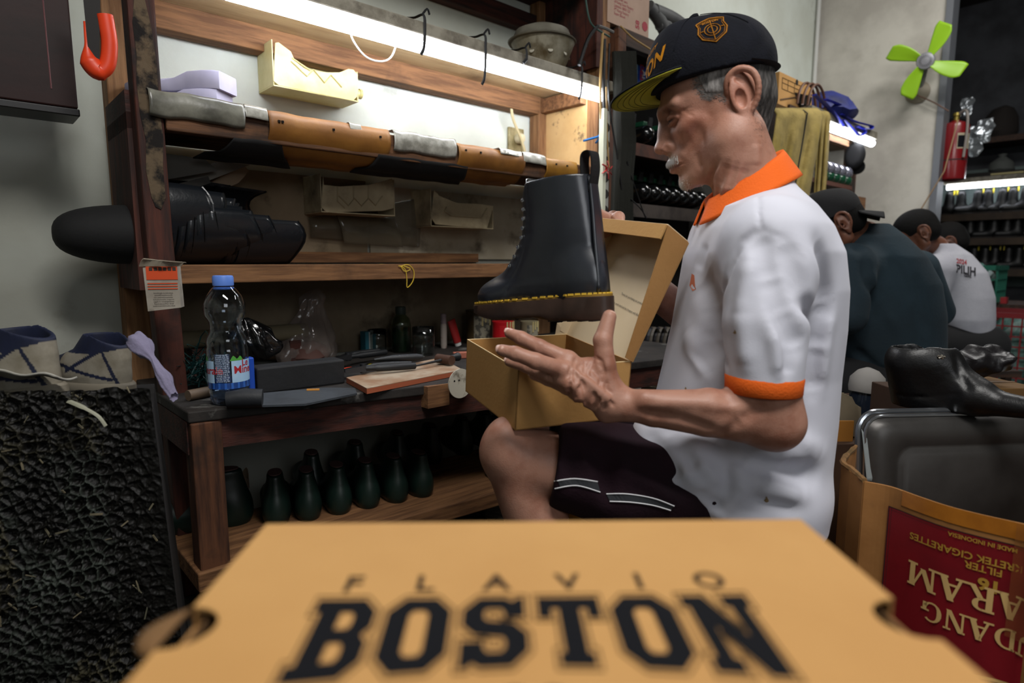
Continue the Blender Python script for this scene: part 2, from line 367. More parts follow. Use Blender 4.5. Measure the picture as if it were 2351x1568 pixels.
# leather-edged shelf, sagging at the front edge
obj('shelf_board', B((.71, -.15, 1.03), (1.42, .26, .02)), M_woodx, rack)
obj('shelf_edge_board', B((.735, -.285, 1.035), (1.37, .03, .062)), M_woodx, rack, bevel=.003)
def wrap(a0, a1, ztop, drop, m, name, lip=0, thick=.003, seed=1, skew=0, v0=0, wav=.35):
    def fn(u, v):
        v = v0+(1-v0)*v; a = a0+(a1-a0)*u+skew*max(0, v-.3)*(2*u-1); s = v*drop
        if s < .035: y, z = -.27-s, ztop+.003
        elif s < .035+.05: y, z = -.307-.006*math.sin((s-.035)/.05*3), ztop-(s-.035)
        else: t = s-.085; y, z = -.305+t*.75, ztop-.05-.035*math.sin(min(t/.06, 1)*1.5)-max(0, t-.1)*.3
        z += wav*(.0025*math.sin(a*47+seed)+.0015*math.sin(a*91)); y += wav*.003*math.sin(a*33+seed*2)
        return (a, y, z)
    return obj(name, MB().grid(fn, 30, 14), m, rack, smooth='all', solid=thick)
A_ = lambda px, py: FP(px, py, -.312).x
w1 = wrap(A_(618, 275), A_(897, 322), 1.071, .22, M_brownlea, 'leather_cover', seed=1); w1['label'] = 'brown leather wrapped over the shelf edge'
w2 = wrap(A_(1054, 350), A_(1205, 375), 1.068, .2, M_brownlea, 'leather_cover', seed=4)
w4 = wrap(A_(1255, 385), A_(1325, 400), 1.068, .10, mat('yellow_leather', '96691f', .45, c2='7a5216', sc=8, bump=.3), 'leather_cover', seed=6)
w5 = wrap(A_(555, 320), A_(640, 330), 1.064, .22, M_blackm, 'dark_lining', seed=2, skew=.10, v0=.42); w6 = wrap(A_(880, 370), A_(1075, 390), 1.064, .21, M_blackm, 'dark_lining', seed=3, skew=.06, v0=.42)
M_tape = mat('clear_tape', 'a9a79d', .18, c2='7d7b72', sc=25, bump=1, bsc=25, spec=.9)
M_filmf = mat('dusty_film', '77766b', .3, c2='4e4d45', sc=14, bump=.6, bsc=20)
for p0_, p1_, zz, dd, m_ in (((342, 225), (562, 262), 1.078, .085, M_filmf), ((564, 262), (617, 275), 1.077, .06, M_tape), ((905, 322), (1048, 350), 1.076, .085, M_tape), ((1150, 365), (1200, 372), 1.074, .05, M_tape), ((1202, 372), (1256, 385), 1.074, .065, M_tape), ((805, 305), (832, 310), 1.0745, .05, M_tape)):
    wrap(A_(*p0_), A_(*p1_), zz, dd, m_, 'tape_patch', thick=.001, seed=p0_[0]*.1, wav=.6)
for a in [A_(x, y) for x, y in ((640, 300), (648, 302), (765, 322), (872, 335), (1068, 362), (1102, 366), (1275, 400), (1300, 404))]: obj('nail_head', B((a, -.3165, 1.052), (.005, .004, .005)), mat('dark_iron', '1a1613', .5, metal=.6), rack)
obj('end_panel', B((-.004, -.15, .86), (.012, .20, .36)), M_redz, rack)
# mid shelf
obj('mid_shelf', B((.70, -.15, .724), (1.40, .25, .016)), M_woodx, rack)
obj('mid_shelf_edge', B((.73, -.288, .713), (1.36, .03, .04)), M_palex, rack, bevel=.002)
obj('back_strip', B((.6, -.015, .752), (.98, .02, .03)), M_palex, rack)
lb_ = obj('lining_board', B((.35, -.006, .865), (.62, .006, .235)), mat('lining_card', '8b7a62', .85, c2='786850', sc=4, dirt='4a3f30', dsc=8), rack); obj('lining_board', B((1.0, -.007, .86), (.66, .006, .225)), mat('pale_lining', 'a89f8c', .85, c2='978d78', sc=4, dirt='5a5040', dsc=8), rack); obj('lining_board', B((.7, -.006, .58), (1.34, .006, .23)), mat('dark_lining_card', '7c6f5a', .85, c2='665a48', sc=4, dirt='332b20', dsc=6), rack)
obj('side_board', B((.0, -.15, 1.045), (.02, .2, .075)), M_redx, rack)
# loft above
loft = thing('loft_shelf', 'dark wooden loft shelf high on the wall above the rack', 'shelf', WF(0, 0, 0))
obj('underside_board', B((.9, -.17, 1.69), (1.0, .34, .03)), M_redx, loft)
obj('side_board', B((1.405, -.15, 1.6), (.03, .3, .40)), M_redz, loft)
obj('cross_beam', B((.95, -.02, 1.6), (1.0, .04, .06)), M_redx, loft, bevel=.003)
# tube lamp under the front edge of the top board
A0, A1 = .17, 1.40
lamp = thing('tube_lamp', 'long lit fluorescent tube on a dusty batten under the rack top', 'lamp', WF(0, 0, 0))
obj('batten', B(((A0+A1+.06)/2, -.31, 1.338), (A1-A0+.08, .045, .034)), mat('dusty_metal', '8a8577', .6, c2='6b6558', sc=20, dirt='4a4339', dsc=15), lamp, bevel=.004)
tb_ = MB().tube([(A0, -.315, 1.297), (A1, -.315, 1.297)], .0155, 16); obj('tube', tb_, M_tube, lamp, smooth=True)
for a in (A0-.008, A1+.008): obj('end_cap', MB().tube([(a-.012, -.315, 1.297), (a+.012, -.315, 1.297)], .0165, 16).box((a, -.313, 1.318), (.014, .02, .03)), M_white, lamp, smooth=True)
M_tie = mat('black_rubber_strip', '101012', .7)
for a, L_ in ((.655, .045), (.86, .075), (1.02, .0), (1.27, .05)):
    t_ = MB().tube(smooth_path([(a-.02, -.285, 1.37), (a, -.30, 1.372), (a+.004, -.334, 1.37), (a+.006, -.337, 1.34), (a+.002, -.337, 1.335-L_), (a-.006, -.334, 1.325-L_*1.2)], 4), .005, 6, flat=.5)
    t_.tube(smooth_path([(a, -.334, 1.369), (a+.012, -.34, 1.385), (a+.022, -.335, 1.375)], 3), .003, 5)
    obj('tie', t_, M_tie, lamp)
wl = FP(820, 75, -.3); wr = FP(930, 105, -.3)
solo('lamp_wire', 'thin white wire looping down behind the bright tube lamp', 'wire', MB().tube(smooth_path([(wl.x, -.28, wl.z+.03), (wl.x-.005, -.28, wl.z-.005), (wl.x+.03, -.28, 1.252), (wl.x+.075, -.28, 1.248), (wl.x+.11, -.28, 1.27), (wl.x+.13, -.285, 1.33)], 6), .0022, 6), M_white, WF(0, 0, 0), smooth=True)
# ---------------------------------------------------------------- workbench
BZ = .46
bench = thing('workbench', 'low worn wooden workbench with scraped top under the rack', 'workbench', WF(0, 0, 0))
fb = lambda a: -.487-.2*a
topm = MB(); topm.hexa([(.005, fb(0), BZ-.022), (1.5, fb(1.5), BZ-.022), (1.5, -.03, BZ-.022), (.005, -.03, BZ-.022), (.005, fb(0), BZ), (1.5, fb(1.5), BZ), (1.5, -.03, BZ), (.005, -.03, BZ)])
M_btop = mat('scarred_bench_top', '2a2522', .75, c2='151311', sc=12, bump=.8, bsc=30, dirt='8a8984', dsc=9, dlo=.6, dhi=.75)
obj('bench_top', topm, M_btop, bench, bevel=.003)
ap = MB(); ap.hexa([(.06, fb(.06)+.012, BZ-.08), (1.5, fb(1.5)+.012, BZ-.08), (1.5, fb(1.5)+.03, BZ-.08), (.06, fb(.06)+.03, BZ-.08), (.06, fb(.06)+.012, BZ-.023), (1.5, fb(1.5)+.012, BZ-.023), (1.5, fb(1.5)+.03, BZ-.023), (.06, fb(.06)+.03, BZ-.023)])
obj('apron', ap, M_redx, bench)
obj('apron', B((.015, -.27, BZ-.055), (.02, .4, .065)), M_redx, bench)
for a, y in ((.035, -.468), (.035, -.06), (1.45, -.74), (1.45, -.06)): obj('leg', B((a, y, (BZ-.023)/2), (.055, .05, BZ-.023)), M_woodz, bench, bevel=.003)
blk = FZ(1012, 885, BZ); obj('end_block', B((blk.x, fb(blk.x)+.008, BZ-.026), (.06, .034, .05)), M_palex, bench)
ls = MB(); ls.hexa([(.0, -.50, .105), (1.2, -.62, .105), (1.2, -.25, .105), (.0, -.25, .105), (.0, -.50, .145), (1.2, -.62, .145), (1.2, -.25, .145), (.0, -.25, .145)])
obj('lower_shelf', ls, M_palex, bench, bevel=.003)
from mathutils.bvhtree import BVHTree
# ---------------------------------------------------------------- flat print made of filled outlines
def poly_mb(loops, fn, mb=None):
    cu = bpy.data.curves.new('p', 'CURVE'); cu.dimensions = '2D'; cu.fill_mode = 'BOTH'
    for lp in loops:
        s = cu.splines.new('POLY'); s.points.add(len(lp)-1); s.use_cyclic_u = True
        for i, (x, y) in enumerate(lp): s.points[i].co = (x, y, 0, 1)
    o = bpy.data.objects.new('p', cu); C.objects.link(o); dg = bpy.context.evaluated_depsgraph_get(); me = o.evaluated_get(dg).to_mesh()
    vs = [tuple(fn(v.co.x, v.co.y)) for v in me.vertices]; fs = [tuple(p.vertices) for p in me.polygons]
    o.evaluated_get(dg).to_mesh_clear(); bpy.data.objects.remove(o); bpy.data.curves.remove(cu)
    return (mb or MB()).add(vs, fs)
def offset_poly(lp, d):
    n = len(lp); A = sum(lp[i][0]*lp[(i+1) % n][1]-lp[(i+1) % n][0]*lp[i][1] for i in range(n)); s = 1 if A > 0 else -1; out = []
    for i in range(n):
        p0, p1, p2 = Vector(lp[i-1]), Vector(lp[i]), Vector(lp[(i+1) % n]); e1 = (p1-p0).normalized(); e2 = (p2-p1).normalized()
        n1 = Vector((e1.y, -e1.x))*s; n2 = Vector((e2.y, -e2.x))*s; b = (n1+n2); b = b/max(.35, b.dot(n1)); out.append(tuple(p1+b*d))
    return out
GL = {'O': [[(2,0),(6,0),(8,2),(8,8),(6,10),(2,10),(0,8),(0,2)], [(3.3,1.9),(2.8,2.5),(2.8,7.5),(3.3,8.1),(4.7,8.1),(5.2,7.5),(5.2,2.5),(4.7,1.9)]],
 'B': [[(0,0),(6.2,0),(8,1.8),(8,4),(7.1,5),(8,6),(8,8.2),(6.2,10),(0,10),(0,8.2),(.9,8.2),(.9,1.8),(0,1.8)], [(3.6,1.9),(3.6,4.1),(5,4.1),(5.4,3.6),(5.4,2.4),(5,1.9)], [(3.6,5.9),(3.6,8.1),(5,8.1),(5.4,7.6),(5.4,6.4),(5,5.9)]],
 'S': [[(0,0),(.9,0),(1.5,.6),(2.4,0),(6,0),(8,2),(8,4.4),(6.4,6),(3.1,6.4),(2.7,6.8),(2.7,7.8),(3.2,8.2),(4.8,8.2),(5.3,7.5),(5.3,6.8),(7.8,6.8),(7.8,10),(6.9,10),(6.3,9.4),(5.4,10),(2,10),(0,8),(0,5.8),(1.6,4.3),(5,3.9),(5.3,3.4),(5.3,2.5),(4.8,1.9),(3.2,1.9),(2.7,2.6),(2.7,3.4),(0,3.4)]],
 'T': [[(2,0),(6,0),(6,1.7),(5.35,1.7),(5.35,8.1),(6.3,8.1),(6.3,6.6),(8,6.6),(8,10),(0,10),(0,6.6),(1.7,6.6),(1.7,8.1),(2.65,8.1),(2.65,1.7),(2,1.7)]],
 'N': [[(0,0),(3.4,0),(3.4,1.7),(2.7,1.7),(2.7,5.6),(5.7,0),(8.1,0),(8.1,8.3),(8.8,8.3),(8.8,10),(5.4,10),(5.4,8.3),(6.1,8.3),(6.1,4.4),(3.1,10),(0,10),(0,8.3),(.7,8.3),(.7,1.7),(0,1.7)]]}
# ---------------------------------------------------------------- foreground shoe box
M_kraft = mat('kraft_card', 'b3884f', .8, c2='aa7e46', sc=3, bump=.2, bsc=150)
M_kraft2 = mat('kraft_card_plain', 'a87c48', .8, c2='9c713e', sc=4, bump=.2, bsc=150)
M_inner = mat('card_inside', 'dfcdae', .8, c2='d6c2a0', sc=4)
M_edge = mat('card_edge', '8a5f2c', .8)
M_print = mat('black_print', '0c0d11', .85, spec=.15)
ZB = .58
q1, q2 = PZ(612, 1203, ZB), PZ(1838, 1192, ZB); q1.z = q2.z = 0
ex = (q2-q1).normalized(); W_ = (q2-q1).length; ey = Vector((-ex.y, ex.x, 0)); DP = .235
box = thing('shoe_box', 'closed kraft shoe box in the foreground with large black lettering on its lid', 'box', axes((q1.x, q1.y, ZB-.12), ex, ey, Vector((0, 0, 1))))
BI = box.matrix_basis.inverted()
nl_ = BI @ PZ(400, 1440, ZB); ny = nl_.y; rr = .016
def notch(x0, sgn, n=10): return [(x0+sgn*rr*1.1*math.sin(math.pi*i/n), ny-rr*math.cos(math.pi*i/n)) for i in range(n+1)]
lid = [(0, 0)]+[(0, ny+rr)]+notch(0, 1)[::-1][1:-1]+[(0, ny-rr), (0, -DP), (W_, -DP), (W_, ny-rr)]+notch(W_, -1)[1:-1]+[(W_, ny+rr), (W_, 0)]
lm = MB().prism(lid[::-1], .0016, z0=.1184); obj('lid_panel', lm, M_kraft, box)
t = .0016
for x0 in (0, W_-t):
    sw_ = obj('side_wall', B((x0+t/2, -DP/2, .055), (t, DP, .11)), M_kraft2, box)
    obj('upper_edge', B((x0+t/2, (ny+rr)/2, .1138), (t, abs(ny+rr), .0092)), M_kraft2, sw_); obj('upper_edge', B((x0+t/2, (-DP+ny-rr)/2, .1138), (t, DP+ny-rr, .0092)), M_kraft2, sw_)
obj('end_wall', B((W_/2, -t/2, .058), (W_-2*t, t, .116)), M_kraft2, box); obj('end_wall', B((W_/2, -DP+t/2, .058), (W_-2*t, t, .116)), M_kraft2, box)
for x_ in (.006, W_-.006): obj('notch_shade_panel', B((x_, -DP/2, .058), (.0015, DP-.006, .112)), mat('shade_card', '5a3f22', .85), box)  # dark sheets added behind the notches stand in for the shade inside
obj('base_panel', B((W_/2, -DP/2, .001), (W_-2*t, DP-2*t, .002)), M_kraft2, box)
for sg, x0 in ((-1, 0),):
    def tabf(u, v, sg=sg, x0=x0): r_ = rr*1.0; yy = ny+r_*(2*u-1); hw = .018*math.sqrt(max(0, 1-(2*u-1)**2)); return (x0+sg*(.001+v*hw*.75), yy, .119+v*hw*.12-v*v*.004)
    obj('lid_tab', MB().grid(tabf, 12, 5), mat('tab_card', '6a4c2a', .85), box, solid=.0012, smooth='all')
yt, yb = (BI @ PZ(1175, 1374, ZB)).y, (BI @ PZ(1175, 1530, ZB)).y; xl, xr = (BI @ PZ(738, 1372, ZB)).x, (BI @ PZ(1703, 1372, ZB)).x
adv = (xr-xl)/56.; x = 0
for ch in 'BOSTON':
    fn = lambda a, b, x=x: (xl+(x+a)*adv, yb-.0095*abs((x+a)/28-1)**1.6+(yt-yb+.0095*abs((x+a)/28-1)**1.6)*b/10, .1203)
    q_ = obj('printed_letter', poly_mb(GL[ch], fn), M_print, box); q_['label'] = 'large black slab letter %s' % ch
    o1 = offset_poly(GL[ch][0], .5); obj('letter_outline', MB().tube([fn(*p) for p in o1]+[fn(*o1[0])], .0004, 4), M_print, box); x += 9.55 if ch != 'T' else 9.4
f0, f1 = BI @ PZ(800, 1356, ZB), BI @ PZ(1650, 1322, ZB); h_ = f1.y-f0.y
for i, ch in enumerate('FLAVIO'): obj('printed_letter', text_mb(ch, h_*2.05, .1203, M=T((BI @ PZ(812+i*164, 1340, ZB)).x, (f0.y+f1.y)/2, 0), bold=.02, sx=.95), M_print, box)
yc = (BI @ PZ(1225, 1588, ZB)); sm = MB()
text_mb('CO', .0155, .1203, M=T(yc.x, yc.y-.004, 0), bold=.03, mb=sm, space=1.5); obj('printed_line', sm, M_print, box)
# a plain stool under it, below the frame
bc = box.matrix_basis @ Vector((W_/2, -DP/2, 0))
stq = thing('wooden_stool', 'plain wooden stool carrying the foreground shoe box', 'stool', axes((bc.x, bc.y, 0), ex, ey, Vector((0, 0, 1))))
obj('seat', B((0, 0, ZB-.12-.016), (.3, .24, .03)), M_palex, stq, bevel=.003)
for i in (-1, 1):
    for j in (-1, 1): obj('leg', B((i*.12, j*.09, .213), (.035, .035, .426)), M_palez, stq)
# ---------------------------------------------------------------- the seated craftsman
def skin_mat(): return mat('skin', 'ffffff', .48, attr='col', bump=.22, bsc=420, sss=.12, c2='d8c4ba', sc=22, lo=.45, hi=.7)
M_skin = skin_mat()
psi, pit, HS = math.radians(13), math.radians(18), .965
f0_ = Vector((-math.cos(psi), math.sin(psi), 0)); hf = (f0_*math.cos(pit)+Vector((0, 0, -math.sin(pit)))).normalized(); hu = (f0_*math.sin(pit)+Vector((0, 0, math.cos(pit)))).normalized(); hl = hu.cross(hf)
ear = P(1674, 226, .98); ho = ear-hl*.078*HS
MH = axes(ho, hf, hl, hu) @ Matrix.Scale(HS, 4); MHI = MH.inverted()
def head_prims(F, wr=1.):
    F.el((-.002, 0, .04), (.088, .074, .083), k=.02); F.el((.05, 0, .03), (.047, .06, .055), k=.02)
    F.el((.05, 0, -.02), (.046, .053, .06), k=.02); F.el((.045, 0, -.068), (.048, .043, .036), k=.02)
    for s in (1, -1):
        F.cap((.0, s*.052, -.05), (.07, s*.022, -.093), .018, .015, k=.02)
        F.cap((.0, s*.055, -.01), (.0, s*.05, -.055), .018, .016, k=.02)
        F.el((.064, s*.044, -.014), (.02, .014, .015), RZ(-s*25), k=.015)
    F.el((.088, 0, -.094), (.016, .02, .015), k=.015)
    for s in (1, -1): F.cap((.096, s*.006, .032), (.076, s*.05, .028), .0085, .008, k=.012)
    for s in (1, -1): F.el((.1, s*.031, .011), (.018, .019, .0125), k=.016, op='s')
    for s in (1, -1): F.el((.0795, s*.031, .01), (.0135, .0165, .0125), k=.004)
    for s in (1, -1): F.chain([(.089, s*.0175, .0095), (.0915, s*.027, .0130), (.0885, s*.036, .0130), (.080, s*.046, .0085)], [.002, .0024, .0024, .002], k=.008); F.chain([(.089, s*.018, .005), (.0895, s*.030, .0028), (.080, s*.045, .0055)], [.0018, .002, .0018], k=.008)
    F.cap((.095, 0, .022), (.1115, 0, -.018), .0085, .010, k=.012); F.el((.116, 0, -.025), (.0125, .0135, .0105), k=.007); F.el((.098, 0, -.012), (.015, .014, .028), k=.01)
    for s in (1, -1): F.el((.105, s*.0145, -.03), (.0115, .0075, .0085), k=.005); F.el((.112, s*.0075, -.0375), (.0055, .0035, .005), k=.002, op='s')
    F.el((.086, 0, -.056), (.022, .029, .022), k=.016)
    for s in (1, -1):
        F.cap((.1085, 0, -.056), (.092, s*.023, -.064), .005, .003, k=.006); F.cap((.1065, 0, -.068), (.092, s*.02, -.067), .0058, .003, k=.006)
        F.ribs([(.114, 0, -.0622), (.106, s*.014, -.063), (.09, s*.027, -.066)], .0028, .003*wr)
        F.ribs([(.113, s*.018, -.026), (.103, s*.03, -.045), (.088, s*.038, -.072)], .005, .005*wr)          # fold from nose to mouth corner
        F.ribs([(.089, s*.02, .003), (.088, s*.034, -.001), (.08, s*.046, .004)], .003, .0016*wr)             # under the eye
        F.ribs([(.095, s*.018, .0078), (.096, s*.031, .0078), (.086, s*.0455, .0078)], .0016, .0032)          # lid line
        F.ribs([(.095, s*.018, .019), (.092, s*.032, .021), (.082, s*.047, .016)], .0022, .0018*wr)
        for dz in (.012, .004, -.006): F.ribs([(.07, s*.055, .012), (.055, s*.063, dz)], .002, .0012*wr)       # crow's feet
        F.ribs([(.078, s*.05, -.03), (.07, s*.05, -.06), (.064, s*.043, -.088)], .006, .0055*wr)                # hollow cheek folds
        F.ribs([(.055, s*.058, -.03), (.045, s*.056, -.06), (.038, s*.052, -.085)], .005, .0035*wr); F.ribs([(.02, s*.068, -.035), (.03, s*.062, -.075), (.05, s*.045, -.098)], .007, .004*wr)
        F.el((.058, s*.064, -.04), (.014, .012, .02), k=.02, op='s') if wr > .5 else None
    F.ribs([(.107, -.012, -.079), (.11, 0, -.0795), (.107, .012, -.079)], .004, .0025)
def ear_prims(F, s, q=1.14):
    R_ = Matrix.Rotation(s*math.radians(22), 3, 'Z').to_4x4() @ Matrix.Rotation(math.radians(-8), 3, 'Y').to_4x4()
    o = lambda x, y, z: (-.008+x*q, s*(.073+(y-.073)*1.0), -.006+z*q)
    F.el(o(-.013, .079, .006), (.0215*q, .0065, .033*q), R_, k=.004)
    pts = [o(.004, .073, .004), o(.006, .076, .02), o(.0, .081, .033), o(-.014, .087, .037), o(-.028, .09, .028), o(-.032, .09, .01), o(-.026, .086, -.01), o(-.014, .08, -.024)]
    pp_ = smooth_path(pts, 3); F.chain(pp_, [.0032+.0012*math.sin(math.pi*i/len(pp_)) for i in range(len(pp_))], k=.003)
    F.el(o(-.007, .0785, -.027), (.010, .0055, .012), k=.004)
    F.el(o(-.006, .0855, -.002), (.009, .006, .015), k=.003, op='s'); F.cap(o(-.018, .0905, .012), o(-.008, .087, .024), .0042, .0035, k=.003, op='s')
    F.cap(o(.006, .075, -.002), o(.005, .078, -.011), .005, .0035, k=.003)
CAMV = Vector((0, 0, CAMH))
def surf(F, h=.004):
    V, Q = F.mesh(h); bvh = BVHTree.FromPolygons([tuple(v) for v in V], [tuple(int(i) for i in f) for f in Q])
    def sp(px, py, *_):
        d = Vector(ray(px, py)).normalized(); h = bvh.ray_cast(CAMV, d, 3); return h[0] if h[0] else P(px, py, .95)
    return sp
FH = Field(MH); head_prims(FH)
# neck: in world space
FH.M = Matrix.Identity(4); FH.sc = 1
nk = [P(1688, 320, 1.01), P(1716, 420, 1.02), P(1735, 500, 1.03)]
FH.chain(nk, [.048, .054, .07], k=.025)
FH.cap(P(1675, 335, .99), P(1672, 430, .99), .018, .014, k=.03)
SP = surf(FH)
for dx, dy in ((0, 0), (22, 6), (44, 10), (-20, -4)): FH.ribs([SP(1668+dx, 375+dy, .955), SP(1650+dx, 430+dy, .955), SP(1640+dx, 475+dy, .96)], .006, .006)
FH.ribs([SP(1740, 330, .955), SP(1735, 380, .95)], .008, -.004)
FH.M = MH; FH.sc = HS
ear_prims(FH, 1); ear_prims(FH, -1)
SK = np.array(lin('a67a67')[:3])
def skincol(V, head=True):
    c = np.tile(SK, (len(V), 1))
    if head:
        m = np.array(MHI); L_ = V @ m[:3, :3].T+m[:3, 3]; x, y, z = L_.T
        def bl(mask, col): return c*(1-mask[:, None])+np.array(col)*mask[:, None]
        g = lambda cx, cy, cz, r: np.exp(-(((x-cx)/r[0])**2+((np.abs(y)-cy)/r[1])**2+((z-cz)/r[2])**2))
        c = bl(.45*g(.1, .0, -.064, (.012, .02, .009)), lin('8c4a40')[:3])
        c = bl(.35*g(.06, .045, -.015, (.03, .03, .03)), lin('a86048')[:3])
        rg = np.random.RandomState(1); n = rg.rand(len(V))
        c = bl(np.clip(1.5*g(.108, .006, -.051, (.012, .022, .0075)), 0, 1)*(.55+.45*n), lin('c9c2ba')[:3])       # white moustache
        c = bl(np.clip(1.3*g(.095, .0, -.096, (.022, .022, .014)), 0, 1)*(.3+.5*n), lin('b5aaa0')[:3])   # chin stubble
        c = bl(np.clip(.7*g(.08, .031, .0245, (.03, .022, .004)), 0, .7), lin('4b3a32')[:3])     # brows
        c = bl(np.clip(1.4*g(.092, .031, .0078, (.012, .0135, .0018)), 0, .95), lin('120b0a')[:3]); c = bl(.35*g(.09, .031, .0, (.014, .018, .006)), lin('7d4a3c')[:3]); c = bl(.25*g(.112, .0, -.028, (.014, .016, .01)), lin('b86a58')[:3])
        c = bl(.3*g(-.01, .08, 0, (.03, .02, .04)), lin('b56a50')[:3])
    return c
man = thing('person', 'older man in white polo shirt and dark cap seated sideways, inspecting a boot', 'person', T(.35, 1.02, 0)); MI = man.matrix_basis.inverted()
parts = [FH.mesh(.0014)]
parts[0] = relax(*parts[0], 1)
# near arm with open hand
FA_ = Field()
el_ = P(1778, 968, .845)
FA_.cap(P(1762, 700, .86), P(1755, 860, .845), .044, .042, k=.01); FA_.cap(P(1755, 860, .845), el_, .042, .036, k=.03)
FA_.chain([el_, P(1700, 955, .845), P(1620, 950, .85), P(1500, 940, .855), P(1425, 925, .86)], [.035, .036, .032, .0245, .0225], k=.03)
for a in ((1745, 930, 1640, 920), (1620, 925, 1480, 915)): FA_.cap(P(a[0], a[1], .835), P(a[2], a[3], .84), .016, .010, k=.02)

wri = P(1415, 925, .86)
MC4 = [P(1305, 826, .868), P(1302, 852, .852), P(1312, 882, .843), P(1335, 908, .845)]
for i, m in enumerate(MC4):
    FA_.cap(P(1402, 912+i*6, .862), m, .017, .0125, k=.012)
FA_.cap(P(1408, 905, .868), P(1370, 848, .872), .019, .015, k=.014)
FA_.cap(P(1350, 850, .875), P(1340, 890, .865), .018, .014, k=.012)
FA_.cap(P(1425, 935, .858), P(1390, 950, .86), .017, .012, k=.015)
fing = [([MC4[0], P(1238, 796, .872), P(1196, 776, .882), P(1170, 765, .89)], [.0115, .0108, .0098, .0078]),
        ([MC4[1], P(1230, 829, .838), P(1184, 812, .842), P(1152, 804, .848)], [.012, .0112, .01, .0082]),
        ([MC4[2], P(1262, 860, .862), P(1212, 842, .88), P(1170, 830, .895)], [.0115, .0105, .0095, .0078]),
        ([MC4[3], P(1300, 890, .862), P(1258, 872, .875), P(1225, 862, .885)], [.0105, .0095, .0085, .0068])]
for pts, rs in fing: 
    FA_.chain(pts, rs, k=.004, k0=.008)
    for q in (1, 2): 
        d_ = (pts[q+1]-pts[q-1]).normalized(); 
        for t in (-.004, 0, .004): c_ = pts[q]+d_*t; FA_.rib(c_+Vector((0, -.012, .008)), c_+Vector((0, -.012, -.008)), .0014, .0016)
th = [P(1398, 898, .862), P(1390, 838, .862), P(1384, 782, .868), P(1399, 727, .878)]
FA_.chain(th, [.017, .0145, .0135, .0102], k=.012)
# knuckle wrinkles and tendons on the back of the hand
for i, m in enumerate(MC4):
    FA_.el(m+Vector((0, -.006, 0)), (.011, .009, .010), k=.006); FA_.rib(m+Vector((.02, -.016, -.004)), P(1395, 905+i*8, .838), .0035, -.0022)
SP = surf(FA_); rr_ = random.Random(5)
FA_.ribs([SP(1640, 985), SP(1560, 960), SP(1470, 945)], .007, .004); FA_.ribs([SP(1700, 940), SP(1600, 925), SP(1500, 925)], .008, -.003); FA_.ribs([SP(1760, 925), SP(1700, 965), SP(1650, 1000)], .008, .003)
for k_ in range(3): FA_.ribs([SP(1318+14*k_, 850+14*k_), SP(1370+8*k_, 890+8*k_), SP(1400, 920)], .0045, -.003)
for i in range(44):
    x0, y0 = rr_.uniform(1310, 1395), rr_.uniform(815, 930); dx, dy = rr_.uniform(-14, 14), rr_.uniform(10, 28)
    FA_.rib(SP(x0, y0), SP(x0+dx, y0+dy), .0026, .0034)
parts.append(relax(*FA_.mesh(.0014), 1))
# far arm: its hand grips the top of the open lid
FB_ = Field()
FB_.chain([P(1700, 540, 1.2), P(1600, 745, 1.27), P(1470, 640, 1.24), P(1410, 545, 1.2)], [.045, .036, .032, .021], k=.02)
fw = P(1410, 545, 1.2)
FB_.cap(fw, P(1392, 512, 1.17), .02, .016, k=.015); FB_.cap(fw, P(1408, 500, 1.185), .02, .014, k=.015)
for (x0, y0), (x1, y1), (x2, y2) in (((1390, 500), (1368, 489), (1357, 497)), ((1382, 508), (1362, 505), (1354, 518)), ((1382, 520), (1366, 520), (1360, 533)), ((1390, 532), (1376, 534), (1370, 546))):
    FB_.chain([P(x0, y0, 1.16), P(x1, y1, 1.145), P(x2, y2, 1.14)], [.0115, .0105, .008], k=.004)
FB_.chain([P(1412, 505, 1.17), P(1420, 500, 1.145), P(1424, 512, 1.13)], [.012, .0115, .0085], k=.006)
parts.append(relax(*FB_.mesh(.002), 1))
# legs and hidden trunk
FL = Field()
kn = P(1172, 1040, .955); 
FL.chain([P(1700, 1110, .96), P(1330, 1080, .955), P(1240, 1062, .955), kn], [.055, .055, .053, .046], k=.02)
FL.el(P(1160, 1022, .945), (.034, .042, .046), k=.02)
FL.chain([kn, P(1232, 1190, .96), P(1262, 1340, .965), P(1290, 1500, .97)], [.045, .052, .044, .032], k=.015)
an = P(1290, 1500, .97); FL.chain([Vector((an.x, an.y, .07)), Vector((an.x-.06, an.y, .035)), Vector((an.x-.14, an.y-.01, .025))], [.036, .034, .024], k=.02)
kf = P(1225, 1010, 1.14); 
FL.chain([P(1690, 1060, 1.12), P(1380, 1020, 1.13), kf], [.055, .055, .046], k=.02); FL.chain([kf, Vector((kf.x+.03, kf.y, .25)), Vector((kf.x+.04, kf.y, .08))], [.045, .048, .032], k=.015)
FL.chain([Vector((kf.x+.04, kf.y, .07)), Vector((kf.x-.02, kf.y, .035)), Vector((kf.x-.1, kf.y, .025))], [.036, .034, .024], k=.02)
FL.chain([P(1745, 1110, 1.04), P(1740, 800, 1.04), P(1735, 540, 1.04)], [.08, .09, .075], k=.05)
parts.append(relax(*FL.mesh(.0035), 1))
n = 0; VV = []; FF = []; CC = []
for i, (v, f) in enumerate(parts): VV.append(v); FF.append(f+n); CC.append(skincol(v, i == 0)); n += len(v)
body = obj('body', (np.concatenate(VV)-np.array(man.location), np.concatenate(FF)), M_skin, man, smooth='all'); set_color(body, np.concatenate(CC))
